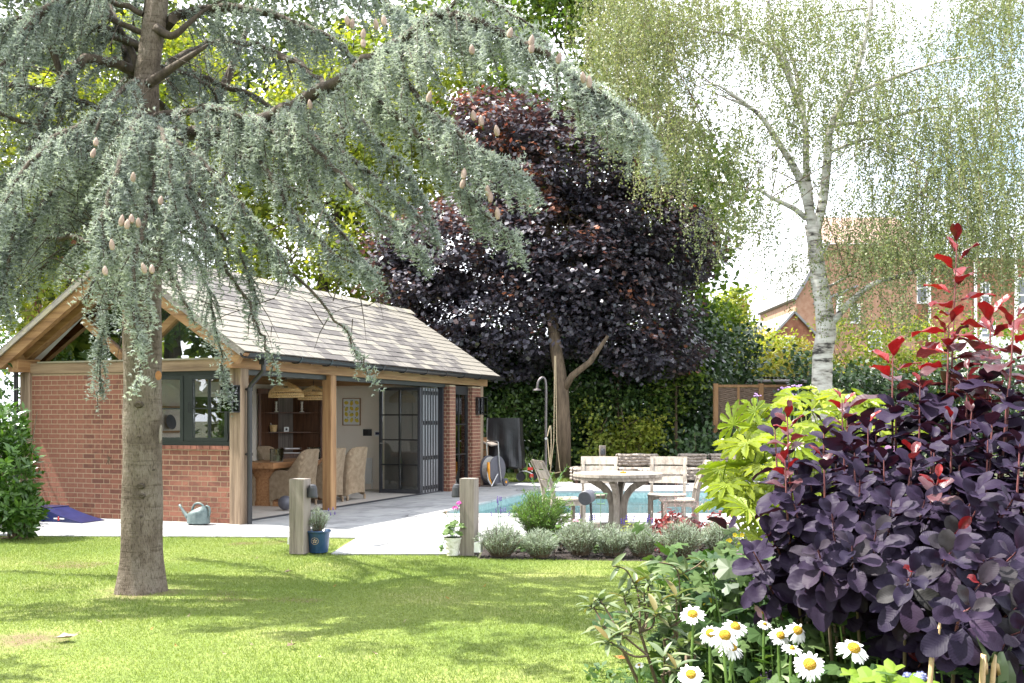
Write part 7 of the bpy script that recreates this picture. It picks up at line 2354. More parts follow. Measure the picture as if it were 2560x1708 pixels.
for (px, py, Y, L, red, nl) in TIPS:
    tip = P(px, py, Y)
    cen = np.array([1.28, 3.35, .55])
    outd = unit(tip - cen)
    up_ = unit(outd*(.55 if py > 1180 else .25) + np.array([0, -.22 if py > 1180 else -.05, .9 if py < 1180 else .25]))
    b = tip - up_*L
    root = SB + np.array([gs.uniform(-.12, .12), gs.uniform(-.1, .1), 0])
    mid = (root + b)/2 + (b-root)*np.array([.2, .2, .0])
    c = spline([root, mid, b, tip], 22)
    stm.tube(c[:15] - SB, [.014*(1-.055*k) for k in range(15)], 6, cap=False)
    red_st.tube(c[14:] - SB, [.0042*(1-.09*k) for k in range(8)], 5, cap=False)
    nl = int(nl*(1.45 if py > 900 else 1.1))
    for q in range(nl):
        f = q/nl
        i = 21*(1-.36*f) if True else 0
        k = min(int(i), 20)
        p = c[k] + (c[k+1]-c[k])*(i-k) if k < 21 else c[21]
        p = tip - up_*L*(f**.9)*1.0
        a = q*2.39996 + px
        ax = up_
        s1 = unit(np.cross(ax, [.31, .2, .9])); s2 = np.cross(s1, ax)
        rad = math.cos(a)*s1 + math.sin(a)*s2
        el = .95 - .95*min(1, f*2.6)           # young tip leaves stand upright
        d = unit(rad*(1-.35*el) + ax*(el + gs.uniform(-.12, .22)) + np.array([0, 0, -.22*f]))
        nrm = unit(ax - d*(ax@d) + gs.normal(size=3)*.18)
        sc = (.62+.36*min(1, f*2.4))*gs.uniform(.85, 1.15)*(1.62 if py < 900 else 1.0)
        if red > 0 and f < (.42 if py < 900 else .16)*red: key = 'r%d' % gs.integers(2); sc *= 1.15
        elif red > 0 and f < (.75 if py < 900 else .34)*red: key = 'w0'
        else: key = 'p%d' % gs.integers(3)
        if p[0]/p[1]*FOC + PCX < 1860: continue
        leaves.append((np.linalg.norm(p-np.array([0, 0, EYE])), key, p, d, nrm, sc))
leaves.sort(key=lambda t: t[0])
def leafmatrix(p, d, nrm, sc):
    x = unit(np.cross(d, nrm)); z = np.cross(x, d)
    m = Matrix(((x[0], d[0], z[0], p[0]), (x[1], d[1], z[1], p[1]), (x[2], d[2], z[2], p[2]), (0, 0, 0, 1)))
    return m @ Matrix.Diagonal((sc, sc, sc, 1))
rest_bm = {}
print('smoke leaves', len(leaves))
vis = [l for l in leaves if -.02 < (l[2][0]/l[2][1]*FOC+PCX)/2560 < 1.0 and (PCY-(l[2][2]-EYE)/l[2][1]*FOC) < 1708]
vis.sort(key=lambda l: (l[1][0] == 'p', l[0]))
vis = vis[:300]; vid = {id(l) for l in vis}
def joined(items, name, mt, parent, base):
    bm = bmesh.new()
    for me, mx in items:
        n0 = len(bm.verts)
        bm.from_mesh(me)
        bm.verts.ensure_lookup_table()
        for v in bm.verts[n0:]: v.co = mx @ v.co
    me2 = bpy.data.meshes.new(name)
    bm.to_mesh(me2); bm.free()
    me2.polygons.foreach_set('use_smooth', [True]*len(me2.polygons))
    me2.materials.append(mt)
    o = link(name, me2, parent); o['kind'] = 'stuff'
    return o
rest_items, rest_w = [], []
for l in leaves:
    mx = leafmatrix(l[2]-SB, l[3], l[4], l[5])
    if id(l) in vid:
        o = link('leaf', SM[l[1]], smoke); o.matrix_local = mx
    else:
        (rest_items if l[1][0] == 'p' else rest_w).append((SM[l[1]], mx))
# inner leaves low in the bush
for k in range(420):
    p = np.array([gs.uniform(.72, 2.2), gs.uniform(2.9, 3.9), gs.uniform(.25, 1.45)])
    if p[0] < .95 and p[2] > 1.2: continue
    d = unit(gs.normal(size=3)*np.array([1, 1, .5])); nrm = unit(gs.normal(size=3)*.5+np.array([0, -.4, 1]))
    rest_items.append((SM['p%d' % gs.integers(3)], leafmatrix(p-SB, d, nrm, gs.uniform(.8, 1.2))))
joined(rest_items, 'inner_leaves', F['smoke'], smoke, SB)
if rest_w: joined(rest_w, 'wine_leaves', F['smoke_wine'], smoke, SB)
stm.build('branches', M['twig'], smoke, smooth=True)
M['redstem'] = surf('pinkish_red_stem', [(.16,.05,.055), (.24,.09,.085)], scale=30, rough=.6)
red_st.build('young_shoots', M['redstem'], smoke, smooth=True)

# ------------------------------------------------------------------ fatsia
FB = np.array([1.75, 5.6, -.02])
fat = thing('fatsia', 'lime green fatsia with large hand shaped leaves behind the smoke bush', 'shrub', FB)
F['fatsia'] = leafmat('lime_fatsia_leaf', [(.16,.225,.025), (.25,.31,.04), (.31,.355,.055)], rough=.32, trans=.38, tint=(1.25,1.25,.35), use='obj')
def palmleaf(seed, lobes=9, Rr=.16):
    g = random.Random(seed)
    vs, fs = [(0, 0, 0)], []
    spread_ = R(250)
    for k in range(lobes):
        a = -spread_/2 + spread_*k/(lobes-1)
        l = Rr*(1-.28*abs(k-(lobes-1)/2)/(lobes/2))*g.uniform(.9, 1.08)
        ux, uy = math.sin(a), math.cos(a)
        nx, ny = uy, -ux
        hw_ = Rr*.108
        n0 = len(vs)
        prof = [(.30, .42), (.46, .80), (.56, 1.12), (.62, .86), (.72, 1.12), (.78, .78), (.87, .72), (.93, .36)]
        mids = []
        L_, C_, R_ = [], [], []
        for (f, w) in prof:
            dz = -.20*l*f*f*.6
            C_.append((ux*l*f, uy*l*f, dz-.006)); L_.append((ux*l*f-nx*hw_*w, uy*l*f-ny*hw_*w, dz+.012*w)); R_.append((ux*l*f+nx*hw_*w, uy*l*f+ny*hw_*w, dz+.012*w))
        tipp = (ux*l, uy*l, -.20*l*.62)
        rows = len(prof)
        for i in range(rows): vs += [L_[i], C_[i], R_[i]]
        vs.append(tipp)
        fs.append((0, n0, n0+1)); fs.append((0, n0+1, n0+2))
        for i in range(rows-1):
            q = n0+3*i
            fs += [(q, q+3, q+4, q+1), (q+1, q+4, q+5, q+2)]
        q = n0+3*(rows-1); tq = n0+3*rows
        fs += [(q, tq, q+1), (q+1, tq, q+2)]
        if k > 0: fs.append((0, prevR, n0))
        prevR = n0+2
    mb = MB().add(vs, fs)
    mb.tube([(0, 0, -.002), (0, -.05, -.03), (0, -.12, -.11)], .0035, 4, cap=False)
    return mb.mesh('leaf', F['fatsia'], False)
FL = [palmleaf(s) for s in range(4)]
gf = np.random.default_rng(141)
stm = MB()
spots = [(1820,1035,5.1),(1800,1130,5.0),(1880,1010,5.3),(1860,1090,5.0),(1930,1000,5.4),(1985,980,5.5),(2050,985,5.6),(2100,975,5.6),(2120,1010,5.4),(2180,1000,5.6),(1800,1180,4.9),(1850,1190,4.9),(1920,1075,5.1),(1985,1050,5.2),(2050,1060,5.3),(2110,1080,5.3),(1900,1150,4.9),(1860,1250,4.75),(1830,1210,4.9),(1930,1200,4.9),
         (1950,1120,5.1),(2020,1130,5.2),(2150,1060,5.5),(2210,1060,5.6),(1960,1300,4.8),(1890,1330,4.8),(1930,1380,4.75),(2000,1230,5.0),(2080,1180,5.3),(1990,1390,4.9),(1870,1400,4.8),(2050,1330,5.0),(2140,1150,5.5),(2000,960,5.7),(2070,1010,5.7),(1900,1050,5.5),(1840,1080,5.4),(1780,1140,5.1),(1920,1270,4.9),(2100,1250,5.2),(2200,1130,5.6),(2260,1060,5.7),(1960,1170,5.2),(2030,1020,5.3),(1880,1200,5.1),(1940,1330,4.9),(1850,1140,5.2),(1990,1100,5.0),(2060,1110,5.0),(1905,1230,5.0)]
spots = spots + [(px+gf.uniform(-30, 60), py+gf.uniform(10, 50), Y+gf.uniform(-.1, .35)) for px, py, Y in spots[:36]]
spots = [(px+max(0, (1960-px))*.10, py+max(10, (1990-px)*.16), Y) for px, py, Y in spots]
for k, (px, py, Y) in enumerate(spots):
    p = P(px, py, Y)
    out = unit(p - np.array([1.75, 5.6, .7]))
    ax = unit(np.array([out[0]*.8, out[1]*.8-.25, .35]) + gf.normal(size=3)*.25)
    nrm = unit(np.array([out[0]*.35, out[1]*.3-.28, 1.0]) + gf.normal(size=3)*.24)
    d = unit(ax - nrm*(ax@nrm))
    o = link('leaf', FL[k % 4], fat); o.matrix_local = leafmatrix(p-FB, d, nrm, gf.uniform(.75, 1.1))
    q = p - d*.12 - nrm*.10
    root = FB + np.array([gf.uniform(-.15, .15), gf.uniform(-.15, .15), 0])
    stm.tube(spline([root-FB, (root*.4+q*.6)-FB+np.array([0, 0, -.05]), q-FB], 9), [.012, .011, .01, .008, .006, .005, .004, .0035, .003], 5, cap=False)
M['fatstem'] = surf('pale_green_stem', [(.20,.24,.07), (.30,.33,.11)], scale=12, rough=.6)
stm.build('stems', M['fatstem'], fat, smooth=True)
# verbena heads rising behind the fatsia
g = np.array([X_(1960, 7.0), 7.0, -.02])
vb = thing('verbena', 'tall thin verbena with tiny lilac flower heads behind the fatsia', 'flower', g)
st, fl = MB(), MB()
M['lilac'] = surf('lilac_petals', [(.42,.24,.55), (.54,.36,.66)], scale=60, rough=.8)
for (px, py) in ((1893,990),(1955,973),(1978,968),(1996,966),(1965,985),(1888,1022),(1905,1012),(1900,1035),(1985,990)):
    p = P(px, py, 7.0+gf.uniform(-.2, .2)) - g
    st.tube([(p[0]*.3, p[1]*.3, .02), (p[0]*.7, p[1], p[2]*.6), p], .0025, 4)
    for q in range(9):
        o_ = gf.normal(size=3)*np.array([.012, .012, .006])
        fl.lathe([(0, -.004), (.007, 0), (.004, .006), (0, .007)], 5, tuple(p+o_))
st.build('stems', M['green_wire'], vb); fl.build('flower_heads', M['lilac'], vb)

# ------------------------------------------------------------------ daisies
M['petal'] = surf('white_ray_petals', [(.78,.78,.76), (.84,.84,.82)], scale=20, rough=.6)
M['disc'] = surf('yellow_daisy_disc', [(.55,.26,.01), (.75,.42,.02), (.82,.52,.04)], scale=160, rough=.8, bump=1.0, bscale=300)
M['greenstem'] = surf('green_flower_stem', [(.10,.19,.035), (.17,.27,.06)], scale=20, rough=.6)
def daisy(label, px, py, size, Y, tilt, seed, kind=0):
    g0 = random.Random(seed)
    p = P(px, py, Y)
    base = np.array([p[0]+g0.uniform(-.03, .03), p[1]+g0.uniform(.0, .08), -.02])
    t = thing('daisy', label, 'daisy', base, 0, 'white shasta daisies in the border')
    r = size*Y/FOC/2*.84
    nrm = Vector(tilt).normalized()
    m = nrm.to_track_quat('Z', 'Y').to_matrix().to_4x4()
    hd = Vector(p-base)
    mb = MB()
    n = 17 if kind == 0 else 13
    rd = r*(.40 if kind == 0 else .28)
    age = g0.uniform(-.05, .38)
    for layer in range(2):
        for k in range(n):
            a = 2*math.pi*(k+.5*layer)/n + g0.uniform(-.06, .06)
            L = r*g0.uniform(.86, 1.05); w = r*g0.uniform(.085, .115)
            if g0.random() < .06: continue
            droop = (g0.uniform(.05, .45) + age)*(1.0 if kind == 0 else .4) + .09*layer
            u = Vector((math.cos(a), math.sin(a), 0)); s = Vector((-math.sin(a), math.cos(a), 0))
            pts = []
            for f, ww in ((.25, .45), (.5, .95), (.78, 1.0), (.94, .6), (1.0, .15)):
                z = -droop*r*f*f - .012*r*layer + .06*r*f
                for sg in (-1, 1):
                    pts.append(m @ (u*L*f + s*w*ww*sg + Vector((0, 0, z + .02*r*ww))) + hd)
            mb.add(pts, [(2*i, 2*i+1, 2*i+3, 2*i+2) for i in range(4)])
    mb.build('petals', M['petal'], t)
    dm = MB().lathe([(rd*1.02, -.006), (rd, .10*r), (rd*.8, .22*r), (rd*.5, .29*r), (rd*.2, .30*r), (0, .29*r)], 18, tuple(hd), m.to_3x3())
    dm.build('disc', M['disc'], t, smooth=True)
    c = spline([(0, 0, 0), hd*.5+Vector((g0.uniform(-.03, .03), g0.uniform(-.02, .02), .03)), hd*.93-nrm*.01, hd-nrm*.004], 12)
    st = MB().tube(c, [.0042]*8+[.0038, .0036, .0036, .0055], 6)
    st.lathe([(.004, -.02), (rd*.9, -.006), (rd*.9, -.002)], 12, tuple(hd), m.to_3x3())
    st.build('stem', M['greenstem'], t)
    lf = MB()
    for k in range(7):
        i = 1+k; q = c[i]; a = k*2.4+seed
        u = np.array([math.cos(a), math.sin(a), .9]); u = u/np.linalg.norm(u); s = np.cross(u, [0, 0, 1]); s /= np.linalg.norm(s)
        l = .11-.009*k
        lf.add([q, q+u*l*.45+s*.009, q+u*l+np.array([0, 0, -.02]), q+u*l*.45-s*.009], [(0, 1, 2, 3)])
    lf.build('leaves', F['herb_obj'], t)
DA = [(1731,1536,80,2.85,(-.1,-.55,.9),'daisy standing alone above the rhododendron at the left of the daisy group',0),(1776,1583,74,2.8,(-.15,-.6,.85),'left hand daisy of the tight trio',0),(1812,1588,90,2.72,(.05,-.65,.8),'middle and lowest daisy of the tight trio',0),
      (1838,1567,78,2.85,(.1,-.5,.9),'upper right daisy of the tight trio',0),(1830,1619,74,2.75,(.15,-.35,1),'daisy with hanging petals just below the trio',0),(1912,1561,44,2.95,(.0,-.5,.9),'small half open daisy right of the trio',1),
      (1951,1589,68,2.85,(.15,-.7,.75),'daisy leaning left below the large purple leaves',0),(1994,1576,72,2.8,(.2,-.75,.7),'upright daisy with a big yellow disc right of the leaning one',0),(1980,1622,62,2.75,(.05,-.3,1),'flat young daisy under the two middle daisies',1),
      (2024,1661,100,2.5,(-.05,-.75,.7),'largest daisy low in the middle of the border',0),(2134,1621,98,2.55,(.15,-.55,.85),'right hand daisy nearest the globe thistles',0),(1727,1686,78,2.6,(-.05,-.7,.7),'lowest daisy at the left bottom edge',0),(1598,1663,30,2.9,(-.2,-.4,.9),'tiny daisy low on the lawn edge by the rhododendron stems',1)]
for k, (px, py, sz, Y, tl, l_, kd) in enumerate(DA):
    daisy('white ' + l_, px, py, sz, Y, tl, 300+k, kd)

# pink anemones
M['anemone'] = surf('mauve_pink_petals', [(.52,.24,.46), (.66,.38,.58)], scale=30, rough=.6)
def anemone(label, px, py, size, Y, tilt, seed):
    g0 = random.Random(seed)
    p = P(px, py, Y); base = np.array([p[0]+g0.uniform(-.05, .05), p[1]+.06, -.02])
    t = thing('anemone', label, 'flower', base, 0, 'pink japanese anemones in the border')
    r = size*Y/FOC/2
    nrm = Vector(tilt).normalized(); m = nrm.to_track_quat('Z', 'Y').to_matrix(); hd = Vector(p-base)
    mb = MB()
    for k in range(7):
        a = 2*math.pi*k/7 + g0.uniform(-.1, .1)
        u = Vector((math.cos(a), math.sin(a), 0)); s = Vector((-math.sin(a), math.cos(a), 0))
        pts = []
        for f, ww in ((.08, .12), (.4, .34), (.72, .42), (.92, .26), (1.0, .08)):
            for sg in (-1, 1): pts.append(hd + m @ (u*r*f + s*r*ww*sg + Vector((0, 0, .32*r*f*f + .05*r*ww))))
        mb.add(pts, [(2*i, 2*i+1, 2*i+3, 2*i+2) for i in range(4)])
    mb.build('petals', M['anemone'], t)
    MB().lathe([(0, -.002), (r*.16, 0), (r*.13, r*.12), (0, r*.14)], 10, tuple(hd), m).build('stamens', M['disc'], t)
    c = spline([(0, 0, 0), hd*.55+Vector((.02, 0, .03)), hd], 10)
    MB().tube(c, .003, 5).build('stem', M['greenstem'], t)
    return t
anemone('mauve anemone above the border left of the purple leaves', 1862, 1391, 46, 3.4, (.0, -.6, .6), 1)
anemone('pink anemone hanging half hidden under the purple leaves', 2057, 1443, 50, 3.2, (.3, -.4, -.3), 2)
anemone('pale pink anemone seen from its side above the daisies', 1908, 1531, 54, 3.0, (-.75, -.15, -.45), 3)
anemone('pink anemone facing out at the right above the large daisies', 2143, 1562, 50, 3.0, (.0, -.9, .35), 4)
anemone('lilac anemone between purple leaves and lime fatsia', 2225, 1135, 44, 4.0, (0, -.8, .4), 5)

# ------------------------------------------------------------------ rhododendron like shrub
RB = np.array([X_(1735, 3.0), 3.05, -.02])
rho = thing('rhododendron', 'small open rhododendron with grey green leaves on the lawn edge', 'shrub', RB)
F['rhodo'] = leafmat('grey_green_leathery_leaf', [(.085,.125,.06), (.14,.18,.09), (.20,.23,.12), (.17,.13,.035)], rough=.4, trans=.25, tint=(1.1,1.2,.5), use='obj', pos=[0,.5,.86,1])
RLF = []
for k in range(2):
    mb = MB()
    L, w = .058, .0085
    vs = []
    for i in range(6):
        f = i/5
        ww = w*math.sin(math.pi*min(1, .06+f*.94))**.6 if i < 5 else .0006
        for sg in (-1, 0, 1): vs.append((sg*ww, L*f, abs(sg)*ww*.5-.012*f*f*(1+k)))
    mb.add(vs, [(3*i+j, 3*i+j+1, 3*i+j+4, 3*i+j+3) for i in range(5) for j in range(2)])
    RLF.append(mb.mesh('leaf', F['rhodo'], True))
gr_ = np.random.default_rng(151)
stm = MB()
WH_ = [(1480,1510,3.0),(1500,1500,3.0),(1545,1580,2.9),(1505,1565,2.95),(1575,1535,3.0),(1610,1480,3.05),(1560,1490,3.1),(1620,1450,3.1),(1650,1500,3.0),(1640,1530,2.95),(1590,1460,3.1),(1690,1490,3.05),(1700,1500,3.1),(1675,1560,3.0),(1725,1600,2.9),(1520,1600,2.85),(1660,1640,2.8),(1690,1670,2.75),(1575,1560,3.05),(1630,1500,3.15),(1700,1620,2.9),(1610,1520,3.1)]
HUBS = [(1545,1600,2.95),(1600,1580,3.0),(1660,1600,3.0),(1620,1640,2.9),(1715,1640,2.85),(1690,1560,3.05),(1655,1690,2.8)]
for (px, py, Y) in HUBS:
    h_ = P(px, py, Y)
    stm.tube(spline([np.zeros(3), (h_-RB)*np.array([.35, .35, .62]), h_-RB], 9), [.0085-.0005*k for k in range(9)], 6, cap=False)
for (px, py, Y) in WH_:
    tip = P(px, py, Y)
    n = gr_.integers(8, 13)
    ax = unit((tip-RB)*np.array([.5, .5, 1]))
    s1 = unit(np.cross(ax, [.3, .1, .2])); s2 = np.cross(s1, ax)
    for q in range(n):
        a = q*2.4+px; f = q/n
        rad = math.cos(a)*s1+math.sin(a)*s2
        d = unit(rad*(.6+.5*f) + ax*(.75-.8*f)); nrm = unit(ax - d*(ax@d)+gr_.normal(size=3)*.1)
        o = link('leaf', RLF[q % 2], rho); o.matrix_local = leafmatrix(tip-RB-ax*.02*f, d, nrm, gr_.uniform(.75, 1.2))
    hb = min(HUBS, key=lambda h: abs(h[0]-px)+abs(h[1]-py) + (900 if h[1] < py+25 else 0))
    h_ = P(*hb)
    mid = (h_+tip)/2 + np.array([.012, 0, -.012]) + gr_.normal(size=3)*.008
    stm.tube(spline([h_-RB, mid-RB, tip-RB], 8), [.0038-.0002*k for k in range(8)], 5, cap=False)
for (pts) in (((1700,1480,3.1),(1690,1420,3.1),(1640,1405,3.1)), ((1590,1470,3.1),(1565,1425,3.1),(1530,1415,3.1)), ((1690,1440,3.1),(1735,1420,3.1),(1760,1400,3.1))):
    c = spline([P(*q)-RB for q in pts], 8)
    stm.tube(c, .0022, 4, cap=False)
    for q in range(7):
        p = c[1+q % 7]; d = unit(gr_.normal(size=3)*np.array([1, .5, .4])); nrm = unit(gr_.normal(size=3)*.4+np.array([0, -.3, 1]))
        o = link('leaf', RLF[q % 2], rho); o.matrix_local = leafmatrix(p, d, nrm, gr_.uniform(.6, 1.0))
stm.build('branches', M['twig'], rho, smooth=True)

# ------------------------------------------------------------------ border filling: lobed leaves on stems
def lobedleaf(seed, Rr, mt, lob=5):
    g = random.Random(seed)
    pts = [(0, -.02*Rr, 0)]
    for k in range(lob*4+1):
        a = R(-150) + R(300)*k/(lob*4)
        r = Rr*(.62 + .34*abs(math.cos((k/4-.0)*math.pi)) )*(1 + .06*((k*7+seed) % 3-1))*(1-.15*abs(a)/R(150))
        pts.append((r*math.sin(a), r*math.cos(a), -.20*r*r/Rr + .05*Rr*math.cos(k*math.pi/2)))
    mb = MB().add(pts, [(0, i, i+1) for i in range(1, len(pts)-1)])
    return mb.mesh('leaf', mt, False)
F['border'] = leafmat('border_leaf', [(.025,.06,.018), (.048,.095,.027), (.075,.13,.038), (.10,.14,.05)], rough=.62, spec=.2, trans=.28, tint=(1.2,1.35,.5), use='obj')
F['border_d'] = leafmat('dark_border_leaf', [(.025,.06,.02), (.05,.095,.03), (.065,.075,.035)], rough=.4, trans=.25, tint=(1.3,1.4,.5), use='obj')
BL = [lobedleaf(s, .042, F['border']) for s in range(3)]
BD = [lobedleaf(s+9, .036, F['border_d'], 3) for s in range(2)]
gb2 = np.random.default_rng(161)
def leafplant(label, cx, cy, spread, zlo, zhi, n, metas, s=1.0, name='border_plant', cat='plant', grp='leafy plants filling the border'):
    base = np.array([cx, cy, -.02])
    t = thing(name, label, cat, base, 0, grp)
    st = MB()
    for k in range(n):
        p = np.array([cx+gb2.normal()*spread[0], cy+gb2.normal()*spread[1], gb2.uniform(zlo, zhi)])
        nrm = unit(gb2.normal(size=3)*.38+np.array([0, -.35, .9])); d = gb2.normal(size=3); d = unit(d-nrm*(d@nrm))
        o = link('leaf', metas[k % len(metas)], t); o.matrix_local = leafmatrix(p-base, d, nrm, s*gb2.uniform(.6, 1.25))
        if k % 2 == 0:
            q = p-base
            st.tube([(q[0]*.45, q[1]*.45, 0), (q[0]*.75, q[1]*.7, q[2]*.6), q], .0024, 3, cap=False)
    st.build('stems', M['greenstem'], t)
    return t
leafplant('mass of mid green lobed leaves below the tight trio of daisies', X_(1850, 3.08), 3.08, (.14, .06), .72, .92, 150, BL)
leafplant('lobed green leaves round the largest daisy', X_(2010, 3.02), 3.02, (.14, .06), .68, .92, 150, BL)
leafplant('green leaves below the right hand daisy', X_(2140, 2.92), 2.92, (.12, .06), .70, .94, 130, BL)
leafplant('pale anemone leaves reaching over the lawn edge', X_(1830, 3.5), 3.5, (.14, .10), .78, 1.10, 140, BL, 1.25)
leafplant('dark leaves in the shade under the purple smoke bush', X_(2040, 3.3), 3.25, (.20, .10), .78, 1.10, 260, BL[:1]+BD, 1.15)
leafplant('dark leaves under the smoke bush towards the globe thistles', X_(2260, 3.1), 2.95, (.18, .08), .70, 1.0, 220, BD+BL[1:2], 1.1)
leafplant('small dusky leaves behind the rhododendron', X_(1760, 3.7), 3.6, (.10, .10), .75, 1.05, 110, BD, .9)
leafplant('leafy green filling at the bottom right corner', X_(2450, 2.6), 2.5, (.16, .06), .74, .93, 110, BL, 1.0)
leafplant('green leaves along the bottom edge left of the largest daisy', X_(1800, 2.7), 2.75, (.16, .05), .66, .82, 120, BL, 1.0)
leafplant('mid green anemone leaves between the daisies and the purple leaves', X_(1960, 3.28), 3.28, (.17, .07), .84, 1.08, 170, BL, 1.0)
leafplant('low leaves below the fatsia by the mauve anemone', X_(1880, 4.3), 4.3, (.18, .15), .25, .85, 150, BL, 1.1)
leafplant('leaves in the bed below the lime fatsia', 2.3, 7.6, (.5, .6), .1, .75, 180, BL, 1.6)
F['vine'] = leafmat('bright_lobed_leaf', [(.16,.26,.03), (.22,.32,.045)], rough=.4, trans=.35, tint=(1.2,1.3,.4), use='obj')
VL = [lobedleaf(30+s, .055, F['vine']) for s in range(2)]
leafplant('bright lime green toothed leaves at the bottom edge beside the globe thistles', X_(2205, 2.45), 2.45, (.055, .03), .86, .93, 12, VL, .95)
# narrow stems and grasses filling between
gq = np.random.default_rng(171)
n = 2200
x = gq.uniform(.42, 1.6, n); y = gq.uniform(2.3, 3.9, n)
h = gq.uniform(.3, .8, n)
p0 = np.stack([x, y, np.zeros(n)], 1); tip = p0+np.stack([gq.normal(size=n)*.12, gq.normal(size=n)*.10, h], 1)
sd = np.stack([np.cos(x*77), np.sin(x*77), 0*x], 1)*.0035
tag(link('undergrowth', fast('undergrowth', np.stack([p0-sd, p0+sd, tip], 1), 3, F['herb'], gq.random(n))), 'tangle of thin green stems under the border plants', None, None, 'stuff')
n = 5200
x = gq.uniform(.45, 2.3, n); y = gq.uniform(2.6, 6.4, n)
p0 = np.stack([x, y, gq.random(n)**1.4*.62*(np.clip((x-.35-.12*(y-2.5))*2.2, 0, 1))+.02], 1)
nn = unit(gq.normal(size=(n, 3))*.5+np.array([0, -.3, .9])); d = gq.normal(size=(n, 3)); d = unit(d-nn*(d*nn).sum(1, keepdims=True))
tag(link('ground_cover', fast('ground_cover', cards(p0, d, nn, gq.uniform(.03, .07, n), gq.uniform(.02, .045, n), .12, .5), 4, F['herb'], gq.random(n)*.8)), 'dense low leafy ground cover in the border', None, None, 'stuff')
# small yellow flowers
M['yellow'] = surf('yellow_petals', [(.68,.48,.02), (.80,.62,.05)], scale=30, rough=.6)
for k, (px, py, Y, l_) in enumerate([(1772,1505,3.3,'little yellow flowers beside the dusky leaves'),(1822,1345,4.6,'little yellow flowers under the fatsia leaves'),(2190,1530,3.2,'little yellow flowers under the smoke bush'),(2003,1438,3.5,'little yellow flowers by the hanging pink anemone')]):
    p = P(px, py, Y); b = np.array([p[0], p[1], -.02])
    t = thing('yellow_flower', l_, 'flower', b, 0, 'small yellow flowers in the border')
    fl, st = MB(), MB()
    for q in range(4):
        c = p-b+gq.normal(size=3)*np.array([.03, .03, .022])
        st.tube([(0, 0, 0), c*.6, c], .0018, 3)
        for w in range(5):
            a = w*2*math.pi/5
            u = np.array([math.cos(a), -.3, math.sin(a)])*.011; s_ = np.array([-math.sin(a), 0, math.cos(a)])*.006
            fl.add([c, c+u*.6+s_, c+u, c+u*.6-s_], [(0, 1, 2, 3)])
    fl.build('petals', M['yellow'], t); st.build('stem', M['greenstem'], t)
# globe thistles
M['thistle'] = surf('steel_blue_globe', [(.16,.19,.42), (.30,.33,.60), (.42,.45,.70)], scale=120, rough=.7)
for k, (px, py, r, Y, l_) in enumerate([(2301,1695,18,2.5,'large steel blue globe thistle at the bottom edge'),(2269,1692,13,2.55,'smaller blue globe thistle left of the large one'),(2526,1654,13,2.6,'pale young globe thistle at the right edge')]):
    p = P(px, py, Y); b = np.array([p[0], p[1]+.03, -.02]); c = p-b
    t = thing('globe_thistle', l_, 'flower', b, 0, 'globe thistles at the bottom of the border')
    rr = r*Y/FOC
    mb = MB().lathe([(rr*.8*math.sin(q), -rr*.8*math.cos(q)) for q in np.linspace(0, math.pi, 9)], 14, tuple(c))
    for v in sphere_dirs(170, gq):
        s_ = unit(np.cross(v, gq.normal(size=3)))*rr*.10
        mb.add([c+v*rr*.72-s_, c+v*rr*.72+s_, c+v*rr*1.05], [(0, 1, 2)])
    mb.build('flower_head', M['thistle'], t)
    MB().tube([(0, 0, 0), c*.6, c-np.array([0, 0, rr])], .004, 5).build('stem', M['greenstem'], t)
# dry canes and strap leaves bottom right
M['cane'] = surf('dry_straw_cane', [(.40,.27,.13), (.54,.40,.22), (.60,.48,.30)], scale=14, rough=.8)
for k, (a, b2, Y, r, l_) in enumerate([((2325,1708),(2350,1550),2.45,.006,'upright dry straw cane in front of the purple leaves'),((2455,1720),(2462,1650),2.4,.007,'short dry cane near the bottom right corner'),((2480,1720),(2508,1650),2.4,.006,'leaning dry cane near the bottom right corner')]):
    p, q = P(*b2, Y), P(a[0], a[1]+500, Y)
    b = np.array([q[0]-.02, Y+.02, -.02])
    t = thing('dry_cane', l_, 'cane', b, 0, 'dry canes at the bottom right')
    MB().tube(spline([(0, 0, 0), (P(*a, Y)-b), (p*.5+P(*a, Y)*.5-b)+np.array([.004, 0, 0]), p-b], 10), [r]*7+[r*.9, r*.7, r*.3], 7).build('cane', M['cane'], t, smooth=True)
g = np.array([X_(2470, 2.45), 2.5, -.02])
t = thing('iris_leaf', 'long grey green strap leaves at the bottom right corner', 'plant', g)
mb = MB()
for (a, b2, Y) in (((2510,1720),(2440,1590),2.4),((2530,1740),(2450,1610),2.45),((2470,1740),(2540,1590),2.5)):
    q, p = P(a[0], a[1], Y)-g, P(b2[0], b2[1], Y)-g
    r_ = np.array([q[0]*1.0+.02, 0, 0])
    c = spline([r_, q, (p+q)/2, p], 9)
    v = []
    for i, k in enumerate(c):
        w = .013*(1-(i/8)**2.2)+.0005
        v += [k-np.array([w, 0, 0]), k+np.array([0, -.006*(1-i/8), 0]), k+np.array([w, 0, 0])]
    mb.add(v, [(3*i+j, 3*i+j+1, 3*i+j+4, 3*i+j+3) for i in range(8) for j in range(2)])
mb.build('leaves', M['irisleaf'] if 'irisleaf' in M else F['rhodo'], t, smooth=True)

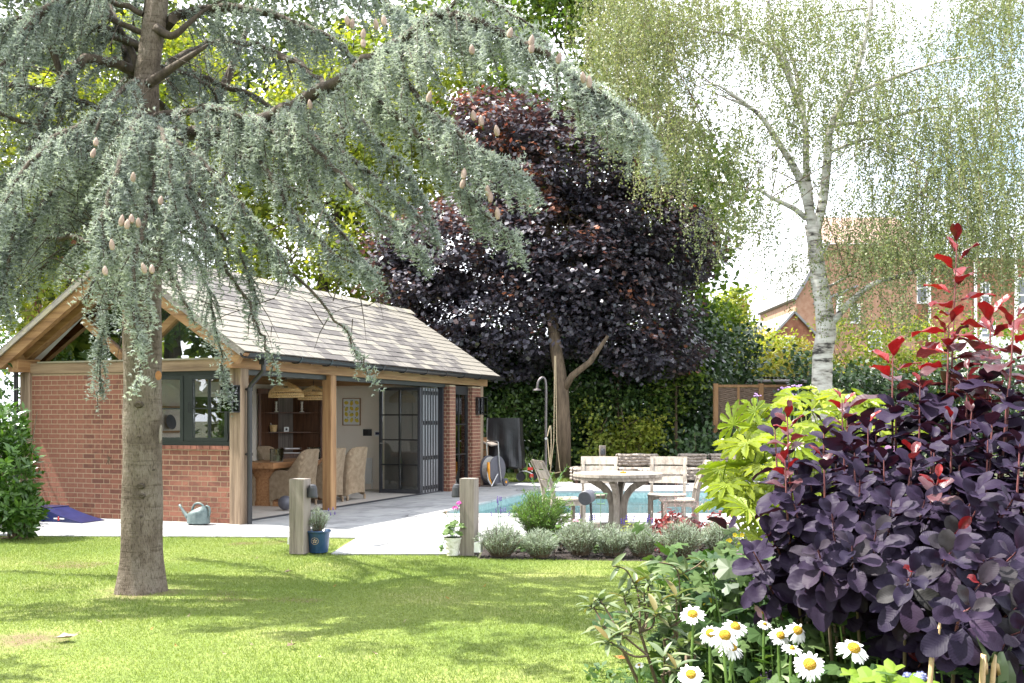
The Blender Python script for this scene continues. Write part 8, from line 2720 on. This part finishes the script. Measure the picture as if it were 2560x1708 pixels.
# ------------------------------------------------------------------ fallen leaves on the lawn
M['dry'] = surf('dry_fallen_leaf', [(.16,.11,.07), (.27,.20,.14), (.34,.27,.20)], scale=20, rough=.9, orand=.4)
M['dry_o'] = surf('orange_fallen_leaf', [(.34,.13,.03), (.46,.20,.05)], scale=20, rough=.8)
def fallen(label, px, py, s, mt, seed, grp=None):
    g0 = random.Random(seed)
    g = G(px, py)
    t = thing('fallen_leaf', label, 'leaf', g + np.array([0, 0, .012]), g0.uniform(0, 6), grp)
    mb = MB()
    pts = []
    for q in range(10):
        a = 2*math.pi*q/10
        r = s*(.55+.45*(q % 2 == 0))*g0.uniform(.8, 1.1)
        pts.append((r*math.cos(a), r*.75*math.sin(a), .35*s*abs(math.sin(a+.5))*g0.uniform(.4, 1)))
    mb.add([(0, 0, .02*s)]+pts, [(0, 1+i, 1+(i+1) % 10) for i in range(10)])
    mb.build('blade', mt, t)
    MB().tube([(0, 0, .01), (s*.9, s*.3, .012), (s*1.3, s*.4, .02)], .0025, 4).build('stalk', mt, t)
fallen('large curled grey brown leaf on the lawn at the left', 160, 1600, .10, M['dry'], 1)
fallen('orange brown leaf beside the rhododendron on the lawn', 1545, 1650, .055, M['dry_o'], 2)
fallen('dark brown leaf on the lawn right of the cedar', 720, 1433, .06, M['dry'], 3)
fallen('pair like pale leaf lying at the right middle of the lawn', 728, 1618, .05, M['dry'], 4)
fl_pos = [(378,1578),(471,1545),(287,1414),(835,1470),(800,1647),(560,1640),(440,1620),(630,1617),(1010,1560),(1120,1500),(940,1640),(640,1400),(1210,1470),(250,1560)]
FLW = ['right of the cedar foot', 'in the middle right of the bare patch', 'just in front of the cedar foot', 'right of the blue pot towards the middle', 'low in the centre of the lawn', 'low left of centre', 'below the bare patch towards the centre', 'beside the pale leaf low in the centre', 'towards the rhododendron', 'in the right half below the lavender row', 'close to the bottom edge right of centre', 'in front of the left lamp post', 'below the white geranium pot', 'beside the large curled leaf at the left']
for k, (px, py) in enumerate(fl_pos):
    fallen(('tiny orange leaf flake on the lawn ' if k % 3 == 0 else 'tiny grey brown leaf flake on the lawn ') + FLW[k], px, py, .016, M['dry_o'] if k % 3 == 0 else M['dry'], 20+k, 'leaf flakes scattered on the lawn')

# ------------------------------------------------------------------ trees of the garden behind the camera (seen in reflections)
tree('broadleaf_tree', 'garden tree behind the viewpoint mirrored in the gable glass', 'tree', (-3, -9, 0), [(-3, -9, 0), (-3, -9, 3), (-3, -9, 7)], [.25, .2, .1],
     [(-3, -9, 7, 4, 3, 4), (-7, -9, 5, 3, 3, 3.5), (-11, -10, 7, 3.5, 3, 4)], 360, 22, .5, .40, .34, F['green'], M['bark_dark'], 181)
tree('broadleaf_tree', 'large garden tree at the far left of the viewpoint', 'tree', (-18, 8, 0), [(-18, 8, 0), (-18, 8, 3), (-18, 8, 9)], [.3, .24, .1],
     [(-18, 8, 8.5, 3.4, 4, 4), (-18.5, 12, 6, 3, 3.4, 4), (-18, 3.5, 6, 3, 3.2, 4), (-19, 8, 4, 3, 4, 3)], 620, 24, .5, .42, .36, F['green'], M['bark_dark'], 182)
